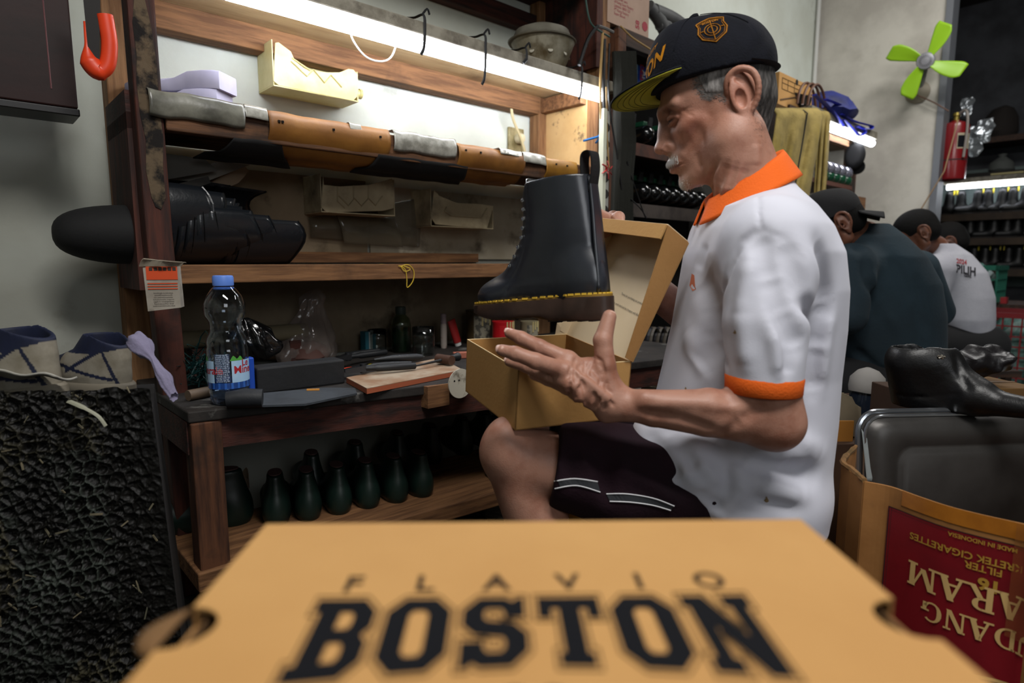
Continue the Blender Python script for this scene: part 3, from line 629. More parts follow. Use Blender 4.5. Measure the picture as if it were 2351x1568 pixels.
# hair: short, grey at the temples
FHr = Field(MH); FHr.el((-.002, 0, .039), (.0902, .0765, .0842), k=.01); FHr.cap((-.03, 0, -.005), (-.02, 0, -.05), .054, .040, k=.02)
FHr.plane((.030, 0, .02), (1, 0, -.15))
for s in (1, -1): FHr.el((.030, s*.075, -.012), (.032, .04, .030), k=.008, op='s'); FHr.plane((-.045, 0, -.066), (-.3, 0, -1))
for s in (1, -1): FHr.el((-.004, s*.082, -.03), (.036, .05, .036), k=.01, op='s'); FHr.cap((.06, s*.08, -.03), (-.01, s*.085, -.065), .035, .035, k=.01, op='s')
def haircol(V):
    m = np.array(MHI); L_ = V @ m[:3, :3].T+m[:3, 3]; x, y, z = L_.T
    rg = np.random.RandomState(2); st = np.sin(x*900+z*300+np.sin(z*220)*2)*.5+.5
    g = np.clip((x+.045)/.06, 0, 1)[:, None]; a = np.array(lin('2b2926')[:3]); b = np.array(lin('8f8b88')[:3]); k = g*.75+.12+.18*st[:, None]; return a*(1-k)+b*k
sdf_obj('hair', FHr, .002, mat('grey_hair', 'ffffff', .7, attr='col', c2='8a8a8a', sc=120, st=(1, 1, .25), lo=.4, hi=.6, bump=1, bsc=150, bst=(1, 1, .2)), man, M=MI, color=haircol)
# moustache and chin tuft: short white bristles
hv = np.concatenate([parts[0][0]]); bh_ = BVHTree.FromPolygons([tuple(MHI @ Vector(v)) for v in hv], [tuple(int(i) for i in f) for f in parts[0][1]]); rg_ = random.Random(9)
def strands(name, n, sample, dirn, L0, L1, wd, m_, parent=man, src=(1, 0, 0)):
    mb = MB(); sv = Vector(src)
    for _ in range(n):
        q = sample(); o = Vector(q)+sv*.3; h = bh_.ray_cast(o, -sv, .6)
        if not h[0]: continue
        d = (Vector(dirn)+Vector([rg_.uniform(-.28, .28) for _ in range(3)])).normalized(); d = (d-h[1]*d.dot(h[1])*.75).normalized(); L_ = rg_.uniform(L0, L1); a = h[0]-h[1]*.0008; w_ = d.cross(h[1]).normalized()*wd; t_ = a+d*L_+h[1]*.0022
        mb.add([a+w_, a-w_, t_], [(0, 1, 2)])
    o = obj(name, mb, m_, parent, MI @ MH); o['kind'] = 'stuff'; return o
M_wb = mat('white_bristle', 'c4c0ba', .6); M_gb = mat('grey_strand', '85817d', .6); M_db = mat('dark_strand', '2c2a28', .6)
strands('moustache', 1700, lambda: (0, max(-.026, min(.026, rg_.gauss(0, .012))), -.0505+rg_.gauss(0, .0028)-.004*rg_.random()), (.25, .0, -1), .004, .008, .0004, M_wb)
strands('chin_tuft', 700, lambda: (0, rg_.gauss(0, .009), rg_.gauss(-.098, .005)), (.3, 0, -1), .003, .007, .0004, M_wb)
strands('eyebrow', 260, lambda: (0, rg_.choice((1, -1))*rg_.uniform(.012, .046), rg_.gauss(.028, .0018)), (0, .8, .1), .004, .007, .0003, M_gb)
def temple():
    while True:
        x, z = rg_.uniform(.010, .056), rg_.uniform(-.012, .075); lim = .050-.010*abs((z-.045)/.03)-max(0, (.02-z))*1.0
        if x < lim+rg_.gauss(0, .003) and (z > .0 or abs(x-.022) < .012): return (x, 0, z)
for sd_ in (1, -1):
    strands('temple_hair', 2600, temple, (-.9, 0, -.35), .006, .013, .0004, M_gb, src=(0, sd_, 0)); strands('temple_hair', 900, temple, (-.9, 0, -.35), .006, .012, .0004, M_db, src=(0, sd_, 0))
    strands('nape_stubble', 900, lambda: (rg_.gauss(-.055, .016), 0, rg_.gauss(-.045, .016)), (-.3, 0, -1), .003, .006, .0003, M_db, src=(0, sd_, 0))
# cap
FC = Field(MH)
FC.el((.006, 0, .055), (.100, .084, .086), k=.01); FC.el((.042, 0, .098), (.056, .066, .066), k=.04); FC.el((-.018, 0, .074), (.074, .074, .068), k=.04)
FC.plane((.0, 0, .048), (.16, 0, -1))
FC.ribs([(.07, .03, .145), (.06, .06, .11), (.05, .085, .06)], .0022, .0012); FC.ribs([(-.04, .03, .15), (-.06, .06, .12), (-.07, .075, .06)], .0022, .0012); FC.rib((-.1, .03, .09), (-.06, .08, .055), .01, .003)
hat = thing('baseball_cap', 'navy cap with gold lettering and shield badge on the old man\'s head', 'cap', MH)
HI = MH.inverted()
M_navy = mat('navy_cloth', '090b13', .9, c2='0d0f18', sc=30, bump=.5, bsc=300, spec=.25)
Vc, Fc = relax(*FC.mesh(.0022), 2); crown = obj('crown', ((Vc @ np.array(HI)[:3, :3].T+np.array(HI)[:3, 3]), Fc), M_navy, hat, smooth='all')
def brimf(dz, sc=1.):
    def fn(u, v):
        t = (u-.5)*2*math.radians(68); r0x, r0y = .098, .078; bx, by = r0x*math.cos(t)+.002, r0y*math.sin(t)*1.02
        ext = .078*(max(0, math.cos(t*1.18))**.55)*sc; L_ = v*ext
        return (bx+L_*math.cos(t*.35), by+L_*math.sin(t*.35)*.5, .0655+L_*.12-(by**2)*.35*(.25+.75*v)+by*.10+dz-.016*(v*v)*0)
    return fn
obj('brim', MB().grid(brimf(.0015), 28, 10), M_navy, hat, smooth='all', solid=.003)
obj('brim_underside', MB().grid(brimf(-.0012, .985), 28, 10), mat('yellow_green_lining', '9c9a28', .8, c2='8a8822', sc=10, bump=.3, bsc=200), hat, smooth='all', solid=.0012)
for k in range(5):
    q = .35+.13*k; f_ = brimf(-.0026, .985); obj('stitch_line', MB().tube([f_(u, q) for u in np.linspace(.1, .9, 24)], .0005, 4), mat('dark_thread', '5a5a20', .8), hat)
obj('strap', MB().tube(smooth_path([(-.045, .074, .046), (-.078, .05, .036), (-.096, 0, .034), (-.08, -.05, .036)], 5), .007, 6, flat=.25), M_blackm, hat)
# badge and lettering laid on the crown: project points onto it by ray casting
bv = BVHTree.FromPolygons([tuple(v) for v in crown.data.vertices[:] and [tuple(v.co) for v in crown.data.vertices]], [tuple(p.vertices) for p in crown.data.polygons])
def oncap(pt, d):
    h = bv.ray_cast(Vector(pt)+Vector(d)*.2, -Vector(d), 1)
    return (h[0]+h[1]*.0012) if h[0] else Vector((9, 9, 9))
zt0 = max(v.co.z for v in crown.data.vertices); obj('button', MB().lathe([(.008, 0), (.0075, .003), (.003, .005), (.0005, .0055)], 14, M=T(.004, 0, zt0-.001)), M_navy, hat, smooth=True)
for s_ in (1, -1):
    for dx_ in (.045, -.05): obj('panel_seam', MB().tube([oncap((.0+dx_*u, s_*.02, .1+.0*u), Vector((dx_*u*9, s_*(.1+1.0*u), 1.2-1.3*u)).normalized()) for u in np.linspace(.02, .86, 18)], .0007, 4), M_navy, hat)
M_gold = mat('gold_thread', 'a86f22', .85, c2='8d5a18', sc=200, spec=.2)
dl = Vector((.12, .95, .28)).normalized(); bx_ = Vector((-1, .12, 0)).normalized(); bz_ = dl.cross(bx_).normalized(); bz_ = bz_ if bz_.z > 0 else -bz_
cen = Vector((-.004, .08, .112))
def bp(x, y): return oncap(cen+bx_*x+bz_*y, dl)
bd = MB(); sh = [(-.021, .019), (-.012, .022), (0, .025), (.012, .022), (.021, .019), (.019, .010), (.022, -.002), (.018, -.014), (0, -.025), (-.018, -.014), (-.022, -.002), (-.019, .010)]
bd.tube([bp(*sh[i % 12]) for i in range(13)], .0011, 5); bd.tube([bp(x*.86, y*.86) for x, y in [sh[i % 12] for i in range(13)]], .0004, 4)
for r_ in (.0115, .007): bd.tube([bp(r_*math.cos(a)*1.05, -.001+r_*math.sin(a)) for a in np.linspace(0, 6.2832, 19)], .0007, 4)
bd.tube([bp(0, y) for y in np.linspace(-.021, .02, 8)], .0008, 4)
for s in (-1, 1): bd.tube([bp(s*.013, 0), bp(s*.018, 0)], .0008, 4)
text_mb('BOSTON', .0062, fn=lambda x, y, z: bp(x, y+.0165), bold=.02, mb=bd)
obj('badge', bd, M_gold, hat)
dl2 = Vector((.86, .5, .08)).normalized(); tx = Vector((0, 0, 1)).cross(dl2).normalized()
def tp(cx, cy, s=1): return lambda x, y, z: oncap(Vector((.085, .045, .112))+tx*((x+cx-.004)+.28*y)+Vector((0, 0, 1))*(y+cy+.25*(x+cx)), dl2)
for tx_, sz_, ox, oy, bo_ in (('BOSTON', .030, -.036, -.008, .03), ('BIKERS OF CITY', .0105, -.03, .016, .015)):
    tm = text_mb(tx_, sz_, fn=tp(ox, oy), bold=bo_); tm.f = [f for f in tm.f if all(tm.v[i][0] < 5 for i in f)]; tm.v = [v if v[0] < 5 else (0, 0, .08) for v in tm.v]
    obj('cap_lettering', tm, mat('bright_gold_thread', 'b97a1c', .9, spec=.1), hat)
# polo shirt
FS = Field()
rows = [(400, 1735, 1790, .06), (440, 1690, 1815, .09), (480, 1625, 1845, .135), (525, 1606, 1874, .16), (580, 1590, 1898, .17), (660, 1574, 1912, .165), (750, 1556, 1914, .155), (850, 1532, 1906, .15), (950, 1508, 1898, .155), (1040, 1484, 1884, .165), (1110, 1496, 1872, .17), (1165, 1560, 1866, .168), (1196, 1640, 1846, .15)]
keys = []
for y, l, r, ry in rows:
    a, b = P(l, y, 1.0), P(r, y, 1.0); z = .5*(a.z+b.z)*1.0; cx = (a.x+b.x)/2; rx = (b.x-a.x)/2
    keys.append((.74+(z-.74)*1.03, cx*1.03, 1.04, rx*1.02, ry))
FS.col(keys[::-1], k=.02, e=2.3)
FS.chain([P(1762, 560, .885), P(1768, 620, .87), P(1758, 740, .85), P(1753, 888, .843)], [.064, .063, .0575, .0505], k=.05)
FS.chain([P(1512, 1000, .955), P(1560, 1060, .938), P(1625, 1118, .935), P(1700, 1128, .94), P(1800, 1125, .96)], [.043, .058, .052, .052, .052], k=.03); FS.el(P(1760, 1120, 1.0), (.085, .12, .06), k=.03)
FS.cap(P(1700, 540, 1.2), P(1625, 700, 1.255), .07, .055, k=.04)
FS.plane(P(1755, 893, .843), (-.05, 0, -1)) if False else None
cr = lambda pts, r, d: FS.ribs(pts, r*1.0, d*1.5)
SP = surf(FS)
# armhole seam and folds
cr([SP(1745, 528, .80), SP(1700, 560, .80), SP(1668, 640, .80), SP(1655, 740, .80), SP(1668, 840, .80)], .0055, .006)
cr([SP(1738, 420, .9), SP(1742, 470, .86), SP(1745, 528, .82), SP(1800, 545, .81), SP(1850, 600, .84)], .003, .0022)
cr([SP(1745, 540, .79), SP(1770, 640, .78), SP(1800, 720, .785), SP(1830, 800, .79)], .013, .010); cr([SP(1800, 560, .8), SP(1840, 680, .81), SP(1862, 790, .82)], .014, .010)
cr([SP(1720, 600, .79), SP(1700, 720, .785), SP(1712, 840, .785)], .012, -.006); cr([SP(1775, 760, .785), SP(1790, 860, .79)], .009, -.006); cr([SP(1780, 700, .785), SP(1812, 800, .787), SP(1805, 860, .79)], .009, .006)
cr([SP(1880, 560, .9), SP(1895, 700, .9), SP(1870, 800, .88), SP(1868, 900, .88)], .015, .010); cr([SP(1905, 700, .95), SP(1880, 900, .9)], .014, -.006)
cr([SP(1610, 640, .885), SP(1640, 700, .88), SP(1650, 780, .88), SP(1600, 840, .88)], .022, .012); cr([SP(1620, 560, .9), SP(1600, 620, .9)], .012, .005); cr([SP(1580, 760, .9), SP(1620, 860, .88)], .018, -.006)
for a, b, c_, d_, r_, w_ in ((1500, 1010, 1560, 1100, .012, .012), (1545, 1000, 1600, 1090, .012, .011), (1600, 1060, 1650, 1110, .010, -.007), (1650, 1010, 1720, 1060, .014, .011), (1720, 1060, 1860, 1100, .013, .012), (1700, 1010, 1850, 1060, .014, -.008),
    (1690, 1060, 1700, 1130, .008, -.007), (1700, 1130, 1640, 1190, .008, -.007), (1740, 1110, 1840, 1140, .012, -.008), (1560, 1060, 1640, 1160, .010, -.007), (1720, 1150, 1830, 1170, .01, .006), (1780, 940, 1880, 1040, .016, -.008), (1600, 1120, 1660, 1170, .008, .007), (1860, 1085, 1800, 1075, .014, .014)):
    FS.rib(SP(a, b, .885), SP(c_, d_, .885), r_*1.2, w_*1.4)
rs_ = random.Random(11)
def shirtcol(V): return np.tile(np.array(lin('c9cad4')[:3]), (len(V), 1))
M_shirt = mat('white_pique', 'c6c7d2', .85, c2='c0c1cc', sc=5, bump=.10, bsc=500, dirt='8b8478', dsc=7, dlo=.74, dhi=.86, sheen=.1)
Vs, Fs_ = relax(*FS.mesh(.003), 2); ax_ = (P(1752, 905, .843)-P(1756, 855, .843)).normalized(); c0 = np.array(P(1754, 868, .843)); d_ = Vs-c0; al = d_ @ np.array(ax_); ra = np.linalg.norm(d_-al[:, None]*np.array(ax_), axis=1)
bad = (al > 0) & (al < .055) & (ra < .060) & (Vs[:, 1] < .893); Fs_ = Fs_[~bad[Fs_].any(1)]
used = np.zeros(len(Vs), bool); used[Fs_] = True; mp_ = np.cumsum(used)-1
shirt = obj('polo_shirt', (Vs[used], mp_[Fs_]), M_shirt, man, MI, smooth='all')
bs = BVHTree.FromPolygons([tuple(v) for v in Vs], [tuple(int(i) for i in f) for f in Fs_]); CAMV = Vector((0, 0, CAMH))
def onto(bvh, px, py, lift=.001):
    d = Vector(ray(px, py)).normalized(); h = bvh.ray_cast(CAMV, d, 3); return h[0]-d*lift
M_or = mat('orange_knit', 'e0600c', .85, bump=.5, bsc=350)
# cuff
ax_ = (P(1752, 905, .843)-P(1756, 855, .843)).normalized()
def ring(c, r, rx=1., n=32, nrm=None):
    nrm = nrm or Vector((0, 0, 1)); u = nrm.cross(Vector((0, 1, 0))).normalized(); v = nrm.cross(u).normalized()
    return [tuple(c+u*r*rx*math.cos(2*math.pi*i/n)+v*r*math.sin(2*math.pi*i/n)) for i in range(n)]
cf = MB().loft([ring(P(1755, 861, .843), .0500, 1.03, nrm=ax_), ring(P(1754, 866, .843), .0515, 1.03, nrm=ax_), ring(P(1753, 880, .843), .0508, 1.03, nrm=ax_), ring(P(1752, 898, .843), .0505, 1.03, nrm=ax_), ring(P(1752, 901, .843), .0485, 1.03, nrm=ax_), ring(P(1753, 885, .843), .045, 1, nrm=ax_)], caps=False)
obj('sleeve_cuff', cf, M_or, man, MI, smooth='all')
# collar: a fold-over band around the neck
n0 = P(1704, 422, 1.03)
def colf(u, v):
    a = (u-.5)*2*math.pi*.94; ca, sa = math.cos(a), math.sin(a)      # a = 0 at the nape (+x), the opening is at the front (-x)
    c = n0+Vector((ca*.055, sa*.06, .040*ca))
    if v < .3: t = v/.3; c += Vector((ca*.002*t, sa*.002*t, -.014+.026*t))
    else: t = (v-.3)/.7; c += Vector((ca, sa, 0))*(.004+.014*t+.008*t*(1+ca))+Vector((0, 0, .012-.040*t))
    return tuple(c)
obj('collar', MB().grid(colf, 48, 10), M_or, man, MI, smooth='all', solid=.003)
# shorts
FT = Field()
FT.chain([P(1740, 1110, .97), P(1540, 1095, .965), P(1400, 1078, .962), P(1292, 1062, .958)], [.075, .08, .077, .071], k=.03)
FT.chain([P(1730, 1060, 1.12), P(1400, 1030, 1.13), P(1300, 1015, 1.135)], [.09, .078, .068], k=.03); FT.el(P(1725, 1115, 1.04), (.09, .15, .07), k=.03)
FT.cap(P(1320, 1100, .95), P(1420, 1135, .95), .045, .05, k=.03); FT.cap(P(1420, 1135, .95), P(1600, 1140, .95), .05, .05, k=.03)
for a, b, c_, d_, r_, w_ in ((1380, 1010, 1395, 1140, .012, .012), (1420, 1000, 1440, 1100, .012, -.005), (1330, 1010, 1350, 1080, .012, -.005), (1300, 1030, 1310, 1110, .009, .004), (1480, 1010, 1560, 1120, .012, .006), (1440, 1080, 1560, 1150, .012, -.005)): FT.rib(P(a, b, .885), P(c_, d_, .885), r_, w_)
FT.plane(P(1270, 1060, .958), Vector((-1, 0, .16)))
Vt, Ft = relax(*FT.mesh(.0035), 2); bt = BVHTree.FromPolygons([tuple(v) for v in Vt], [tuple(int(i) for i in f) for f in Ft]); obj('shorts', (Vt, Ft), mat('maroon_cloth', '200e18', .85, c2='190b13', sc=12, bump=.4, bsc=200, spec=.25), man, MI, smooth='all')
def line_on(bvh, pts, n=6): return [onto(bvh, p.x, p.y) for p in smooth_path([(x, y, 0) for x, y in pts], n)]
def band_on(bvh, top, bot):
    a, b = line_on(bvh, top), line_on(bvh, bot); mb = MB(); mb.loft([[p, q] for p, q in zip(a, b)], caps=False, closed=False); return mb
s1a, s1b = [(1268, 1106), (1318, 1099), (1372, 1106)], [(1274, 1122), (1324, 1115), (1378, 1130)]; s2a, s2b = [(1392, 1134), (1440, 1134), (1500, 1144), (1548, 1162)], [(1400, 1151), (1448, 1153), (1498, 1160), (1540, 1172)]
M_w = mat('white_piping', 'c9c9cc', .8); M_g = mat('grey_stripe', '303236', .8)
for ta, tb2 in ((s1a, s1b), (s2a, s2b)):
    obj('stripe', band_on(bt, ta, tb2), M_g, man, MI)
    for q in (ta, tb2): obj('piping', MB().tube(line_on(bt, q), .0011, 5), M_w, man, MI)
lg = MB(); lg.loft([[onto(bs, 1588, 628), onto(bs, 1594, 632)], [onto(bs, 1583, 655), onto(bs, 1596, 658)], [onto(bs, 1590, 668), onto(bs, 1598, 664)]], caps=False, closed=False); obj('chest_emblem', lg, mat('faded_orange_print', 'c87050', .9), man, MI)
stn = MB()
for cx_, cy_, r_ in ((1687, 762, 5), (1574, 891, 3), (1760, 1147, 7), (1500, 1058, 2.5)): stn.add([onto(bs, cx_+r_*math.cos(a)*(.6+.4*math.sin(3*a)), cy_+r_*math.sin(a), .0006) for a in np.linspace(0, 5.6, 9)], [tuple(range(9))])
st_ = obj('stain', stn, mat('stain', '8a7350', .9), man, MI); st_['kind'] = 'stuff'
# fingernails
M_nail = mat('fingernail', 'c9a596', .3)
for (pts, rs), (u_, v_) in zip(fing+[(th, [0, 0, 0, .0102])], (((0, -.35, .9), 0), ((0, -.75, .6), 0), ((0, -.5, .8), 0), ((0, -.6, .8), 0), ((.75, -.6, .1), 0))):
    a, b = pts[-2], pts[-1]; d = (b-a).normalized(); nrm = Vector(u_); nrm = (nrm-d*nrm.dot(d)).normalized(); sd_ = d.cross(nrm); R_ = rs[3]
    ng = MB().grid(lambda u, v: tuple(b+d*(-.004+.012*u-.0015*(2*v-1)**2*u)+sd_*math.sin((v-.5)*1.9)*R_*.86+nrm*(math.cos((v-.5)*1.9)*R_*.9+.0012-.003*u*u)), 4, 6); obj('fingernail', ng, M_nail, man, MI, smooth='all')
# ---------------------------------------------------------------- the open box on his lap
N_, L_, R_ = P(1190, 850, .90), P(1072, 780, 1.08), P(1450, 830, .98)
e1, e2 = L_-N_, R_-N_; dn = e1.cross(e2).normalized(); dn = dn if dn.z < 0 else -dn; dn = dn*.0965
def slab(pts, n, th=.0018):     # a quad card with thickness
    p = [Vector(q) for q in pts]; n = Vector(n).normalized()*th; return MB().hexa([*[q for q in p], *[q+n for q in p]])
lapbox = thing('shoe_box', 'open kraft shoe box with lifted lid on the old man\'s lap', 'box', T(*(N_+dn))); LI = T(*(-(N_+dn)))
def lb(name, pts, n, m=M_kraft, th=.0018): return obj(name, slab(pts, n, th), m, lapbox, LI)
Bk = L_+R_-N_
lb('wall', [N_, R_, R_+dn, N_+dn], e1); lb('wall', [L_, N_, N_+dn, L_+dn], e2); lb('wall', [L_, Bk, Bk+dn, L_+dn], -e1); lb('wall', [R_, Bk, Bk+dn, R_+dn], -e2, M_kraft2)
lb('base', [N_+dn, R_+dn, Bk+dn, L_+dn], -dn, M_kraft2)
for a, b, c in ((N_, R_, e1), (L_, N_, e2), (L_, Bk, -e1)):
    o_ = slab([a, b, b-dn*.012, a-dn*.012], c, .0019); obj('cut_edge', o_, mat('pale_card_edge', 'd6bb8c', .8), lapbox, LI)
Rt = P(1579, 556, .99); Wd = P(1533, 517, .962)-Rt; Hd = Bk-R_; Bt = Rt+Hd*1.0; Wb = Wd*.32; tn = -Wd.normalized()
lidp = lb('lid_panel', [R_, Bk, Bt, Rt], tn, M_inner); lidp['label'] = 'pale inside of the lid with two printed lines'
lb('lid_outer', [R_+tn*.002, Bk+tn*.002, Bt+tn*.002, Rt+tn*.002], tn)
lb('lid_side', [R_, Rt, Rt+Wd, R_+Wb], -Hd, M_kraft2); lb('lid_side', [Bk, Bt, Bt+Wd, Bk+Wb], Hd, M_inner)
up = (Rt-R_).normalized()
lb('lid_end', [Rt, Bt, Bt+Wd, Rt+Wd], up, M_inner); lb('lid_end_fold', [Rt+Wd, Bt+Wd, Bt+Wd-up*.024, Rt+Wd-up*.024], Wd, M_kraft, .003)
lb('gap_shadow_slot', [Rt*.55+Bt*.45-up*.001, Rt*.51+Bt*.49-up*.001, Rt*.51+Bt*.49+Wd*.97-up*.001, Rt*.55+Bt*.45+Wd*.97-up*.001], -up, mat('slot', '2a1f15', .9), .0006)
lb('flap', [Bk, Bk-e2*.12, Bk-e2*.12-dn*.25-Hd*.02, Bk-dn*.25], e1, M_inner)
# printing: on the lid's inside and on its outer side
hx = -Hd.normalized(); nz = -tn
ln_ = up.cross(Hd).normalized(); ln_ = ln_ if ln_.dot(Wd) > 0 else -ln_
def on_lid(px, py):
    d = Vector(ray(px, py)); o = Vector((0, 0, CAMH)); return o+d*((R_-o).dot(ln_)/d.dot(ln_))
for (cx_, cy_), tx_ in (((1452, 686), 'Thanks for purchasing our product'), ((1438, 709), 'Enjoy, work hard and let it happen with Boston')):
    c0_ = on_lid(cx_, cy_)+ln_*.0012
    obj('printed_line', text_mb(tx_, .0058, fn=lambda x, y, z: tuple(c0_+hx*x+up*(y-.12*x)), sx=.8), mat('grey_print', '4a463f', .8), lapbox, LI)
vs_ = (Rt-R_); q = MB(); so = Hd.normalized()*(-.0008)
def ws(u, v): return tuple(R_+vs_*(.25+.6*u)+(Wb.lerp(Wd, .25+.6*u))*(.12+.75*v)+so)
def ln(a, b): q.tube([ws(*a), ws(*b)], .0007, 4)
for v in (.0, .42, .5, .95): ln((.05, v), (.75, v))
for u in (.05, .34, .37, .75): ln((u, 0), (u, .95))
obj('size_table', q, M_print, lapbox, LI)
# ---------------------------------------------------------------- the boot in the air
def boot_field():
    F = Field()
    F.col([(.028, .121, 0, .113, .034), (.045, .121, 0, .113, .037), (.058, .112, 0, .105, .038), (.070, .102, 0, .094, .037), (.088, .092, 0, .084, .037), (.110, .083, 0, .073, .0375), (.140, .074, 0, .063, .039), (.175, .072, 0, .059, .041), (.222, .074, 0, .057, .044)], k=.012, e=2.2)
    F.el((.188, 0, .042), (.045, .036, .029), k=.02); F.el((.04, 0, .06), (.034, .031, .05), k=.02)
    F.col([(.196, .074, 0, .0510, .0375), (.240, .075, 0, .0530, .040)], k=.003, op='s', e=2.2)
    F.cap((.133, -.06, .232), (.133, .06, .232), .024, .024, k=.01, op='s')     # front corner cut round
    for s in (1, -1):
        F.ribs([(.055, s*.04, .03), (.062, s*.04, .085), (.045, s*.04, .14), (.03, s*.042, .215)], .003, .0016)
        F.ribs([(.100, s*.04, .22), (.104, s*.037, .14), (.125, s*.033, .09), (.150, s*.036, .055), (.16, s*.042, .035)], .0028, .0016)
        pass
    return F
M_boot = mat('polished_black_leather', '1a1d24', .32, c2='23272f', sc=6, bump=.15, bsc=45, spec=.9, coat=.12)
M_sole = mat('brown_rubber_sole', '3b2a22', .38, c2='2b1e18', sc=20, spec=.6)
def sole_outline(x, grow=1): 
    return [(.122+(.122*grow)*math.copysign(abs(math.cos(a))**.9, math.cos(a)), (.040*grow-(.006 if .05 < .122+.122*math.cos(a) < .12 else 0))*math.copysign(abs(math.sin(a))**.85, math.sin(a))) for a in np.linspace(0, 2*math.pi, 56, endpoint=False)]
def make_boot(name, label, M):
    t = thing(name, label, 'boot', M)
    sdf_obj('upper', boot_field(), .0022, M_boot, t, it=1)
    def zt(x): return .036-.010*max(0, (x-.03)/.21)          # heel thicker than toe
    def zb(x): return .0 if x < .085 else (.0055 if x < .13 else .002+.012*max(0, (x-.2)/.05))
    sl = MB(); O_ = sole_outline(0, 1.08); sl.loft([[(x, y*.96, zb(x)) for x, y in O_], [(x, y, zb(x)+.003) for x, y in O_], [(x, y*.985, .012) for x, y in O_], [(x, y, zt(x)-.001) for x, y in O_], [(.122+(x-.122)*.99, y*.985, zt(x)) for x, y in O_], [(.122+(x-.122)*.9, y*.85, zt(x)) for x, y in O_]])
    s_ = obj('sole', sl, M_sole, t, smooth=True)
    for x in np.linspace(.015, .235, 15):
        if .082 < x < .128: continue
        obj('tread', B((x, 0, zb(x)-.0012), (.007, .056*math.sqrt(max(.1, 1-((x-.122)/.125)**2)), .003)), M_sole, s_)
    w_ = MB().loft([[(x, y, zt(x)) for x, y in sole_outline(0, 1.065)], [(x, y, zt(x)+.0035) for x, y in sole_outline(0, 1.065)], [(.122+(x-.122)*.88, y*.8, zt(x)+.0045) for x, y in sole_outline(0, 1.0)]], caps=False); obj('welt', w_, mat('amber_welt', '8a6a26', .5), t, smooth=True)
    st0 = B((0, 0, 0), (.0064, .0034, .003)); so_ = None; P_ = sole_outline(0, 1.045); 
    for i in range(0, 56):
        x, y = P_[i]; x2, y2 = P_[(i+1) % 56]; a = math.atan2(y2-y, x2-x); M_ = T((x+x2)/2, (y+y2)/2, zt(x)+.0042) @ Matrix.Rotation(a, 4, 'Z') @ Matrix.Scale(min(1.3, max(.6, math.hypot(x2-x, y2-y)/.0082)), 4, (1, 0, 0))
        if so_ is None: so_ = obj('stitch', st0, mat('yellow_thread', 'd9b13c', .5), t, M_, bevel=0)
        else: c = so_.copy(); C.objects.link(c); c.matrix_basis = M_
    me_ = t.children[0].data; bvh = BVHTree.FromPolygons([tuple(v.co) for v in me_.vertices], [tuple(p.vertices) for p in me_.polygons])
    for s in (1, -1):
        for i in range(8):
            u = i/7; zz = .092+.105*u; xx = float(np.interp(zz, [.09, .11, .14, .175, .222], [.150, .136, .121, .116, .117])); hh = bvh.ray_cast(Vector((xx, s*.2, zz)), Vector((0, -s, 0)), 1); yy = hh[0].y if hh[0] else s*.03; nn = hh[1] if hh[0] else Vector((0, s, 0)); Mq = T(xx, yy, zz) @ nn.to_track_quat('Z', 'Y').to_matrix().to_4x4()
            x = .128+.008*u*0+.022*(1-u)**2-.004*u; z = .085+.118*u; y = s*(.0345+.004*u)
            ey = MB(); ey.lathe([(.0032, 0), (.0034, .0012), (.0018, .0016), (.0014, 0)], 12); obj('eyelet', ey, mat('steel', 'c9ccd2', .25, metal=1), t, Mq, smooth=True)
    def strip(u, v): z = .04+.178*u; xs = np.interp(z, [.03, .06, .09, .12, .17, .22], [.004, .005, .007, .0095, .0125, .017]); return (xs-.0025, (v-.5)*(.018+.012*(1-u)), z)
    obj('back_strip', MB().grid(strip, 14, 4), M_boot, t, smooth='all', solid=.0025)
    lp = MB(); pth = smooth_path([(.016, 0, .195), (.009, 0, .225), (.010, 0, .250), (.018, 0, .2565), (.026, 0, .248), (.026, 0, .215)], 4); rings = []
    lp.loft([[(p.x-.001, -.0095, p.z), (p.x-.001, .0095, p.z), (p.x+.0012, .0095, p.z), (p.x+.0012, -.0095, p.z)] for p in pth]); obj('pull_loop', lp, M_blackm, t)
    def tong(u, v): a = (v-.5)*1.9; return (.073+.046*math.cos(a)+.004*u, .037*math.sin(a), .15+.085*u-.02*abs(2*v-1)**3*u)
    obj('tongue', MB().grid(tong, 8, 12), M_black, t, smooth='all', solid=.003)
    return t
phi = math.radians(47); hb_ = P(1391, 722, .93)
X_ = Vector((-math.cos(phi), math.sin(phi), -.065)).normalized(); Z_ = Vector((.0, 0, 1)); Y_ = Z_.cross(X_).normalized(); Z_ = X_.cross(Y_)
boot = make_boot('leather_boot', 'polished black boot with yellow welt stitching held up over the open box', axes((hb_.x, hb_.y, .652), X_, Y_, Z_) @ Matrix.Scale(1.2, 4, (1, 0, 0)))
c_ = (N_+L_+R_+Bk)/4+dn*.93
b2 = dup(boot, axes(c_+e2.normalized()*.055-e1*.40-dn*.28, (e1.normalized()*.78-e2.normalized()*.62).normalized(), -dn.normalized(), ((e1.normalized()*.78-e2.normalized()*.62).normalized()).cross(-dn.normalized())) @ Matrix.Scale(.62, 4), 'second black boot lying on its side inside the open shoe box')
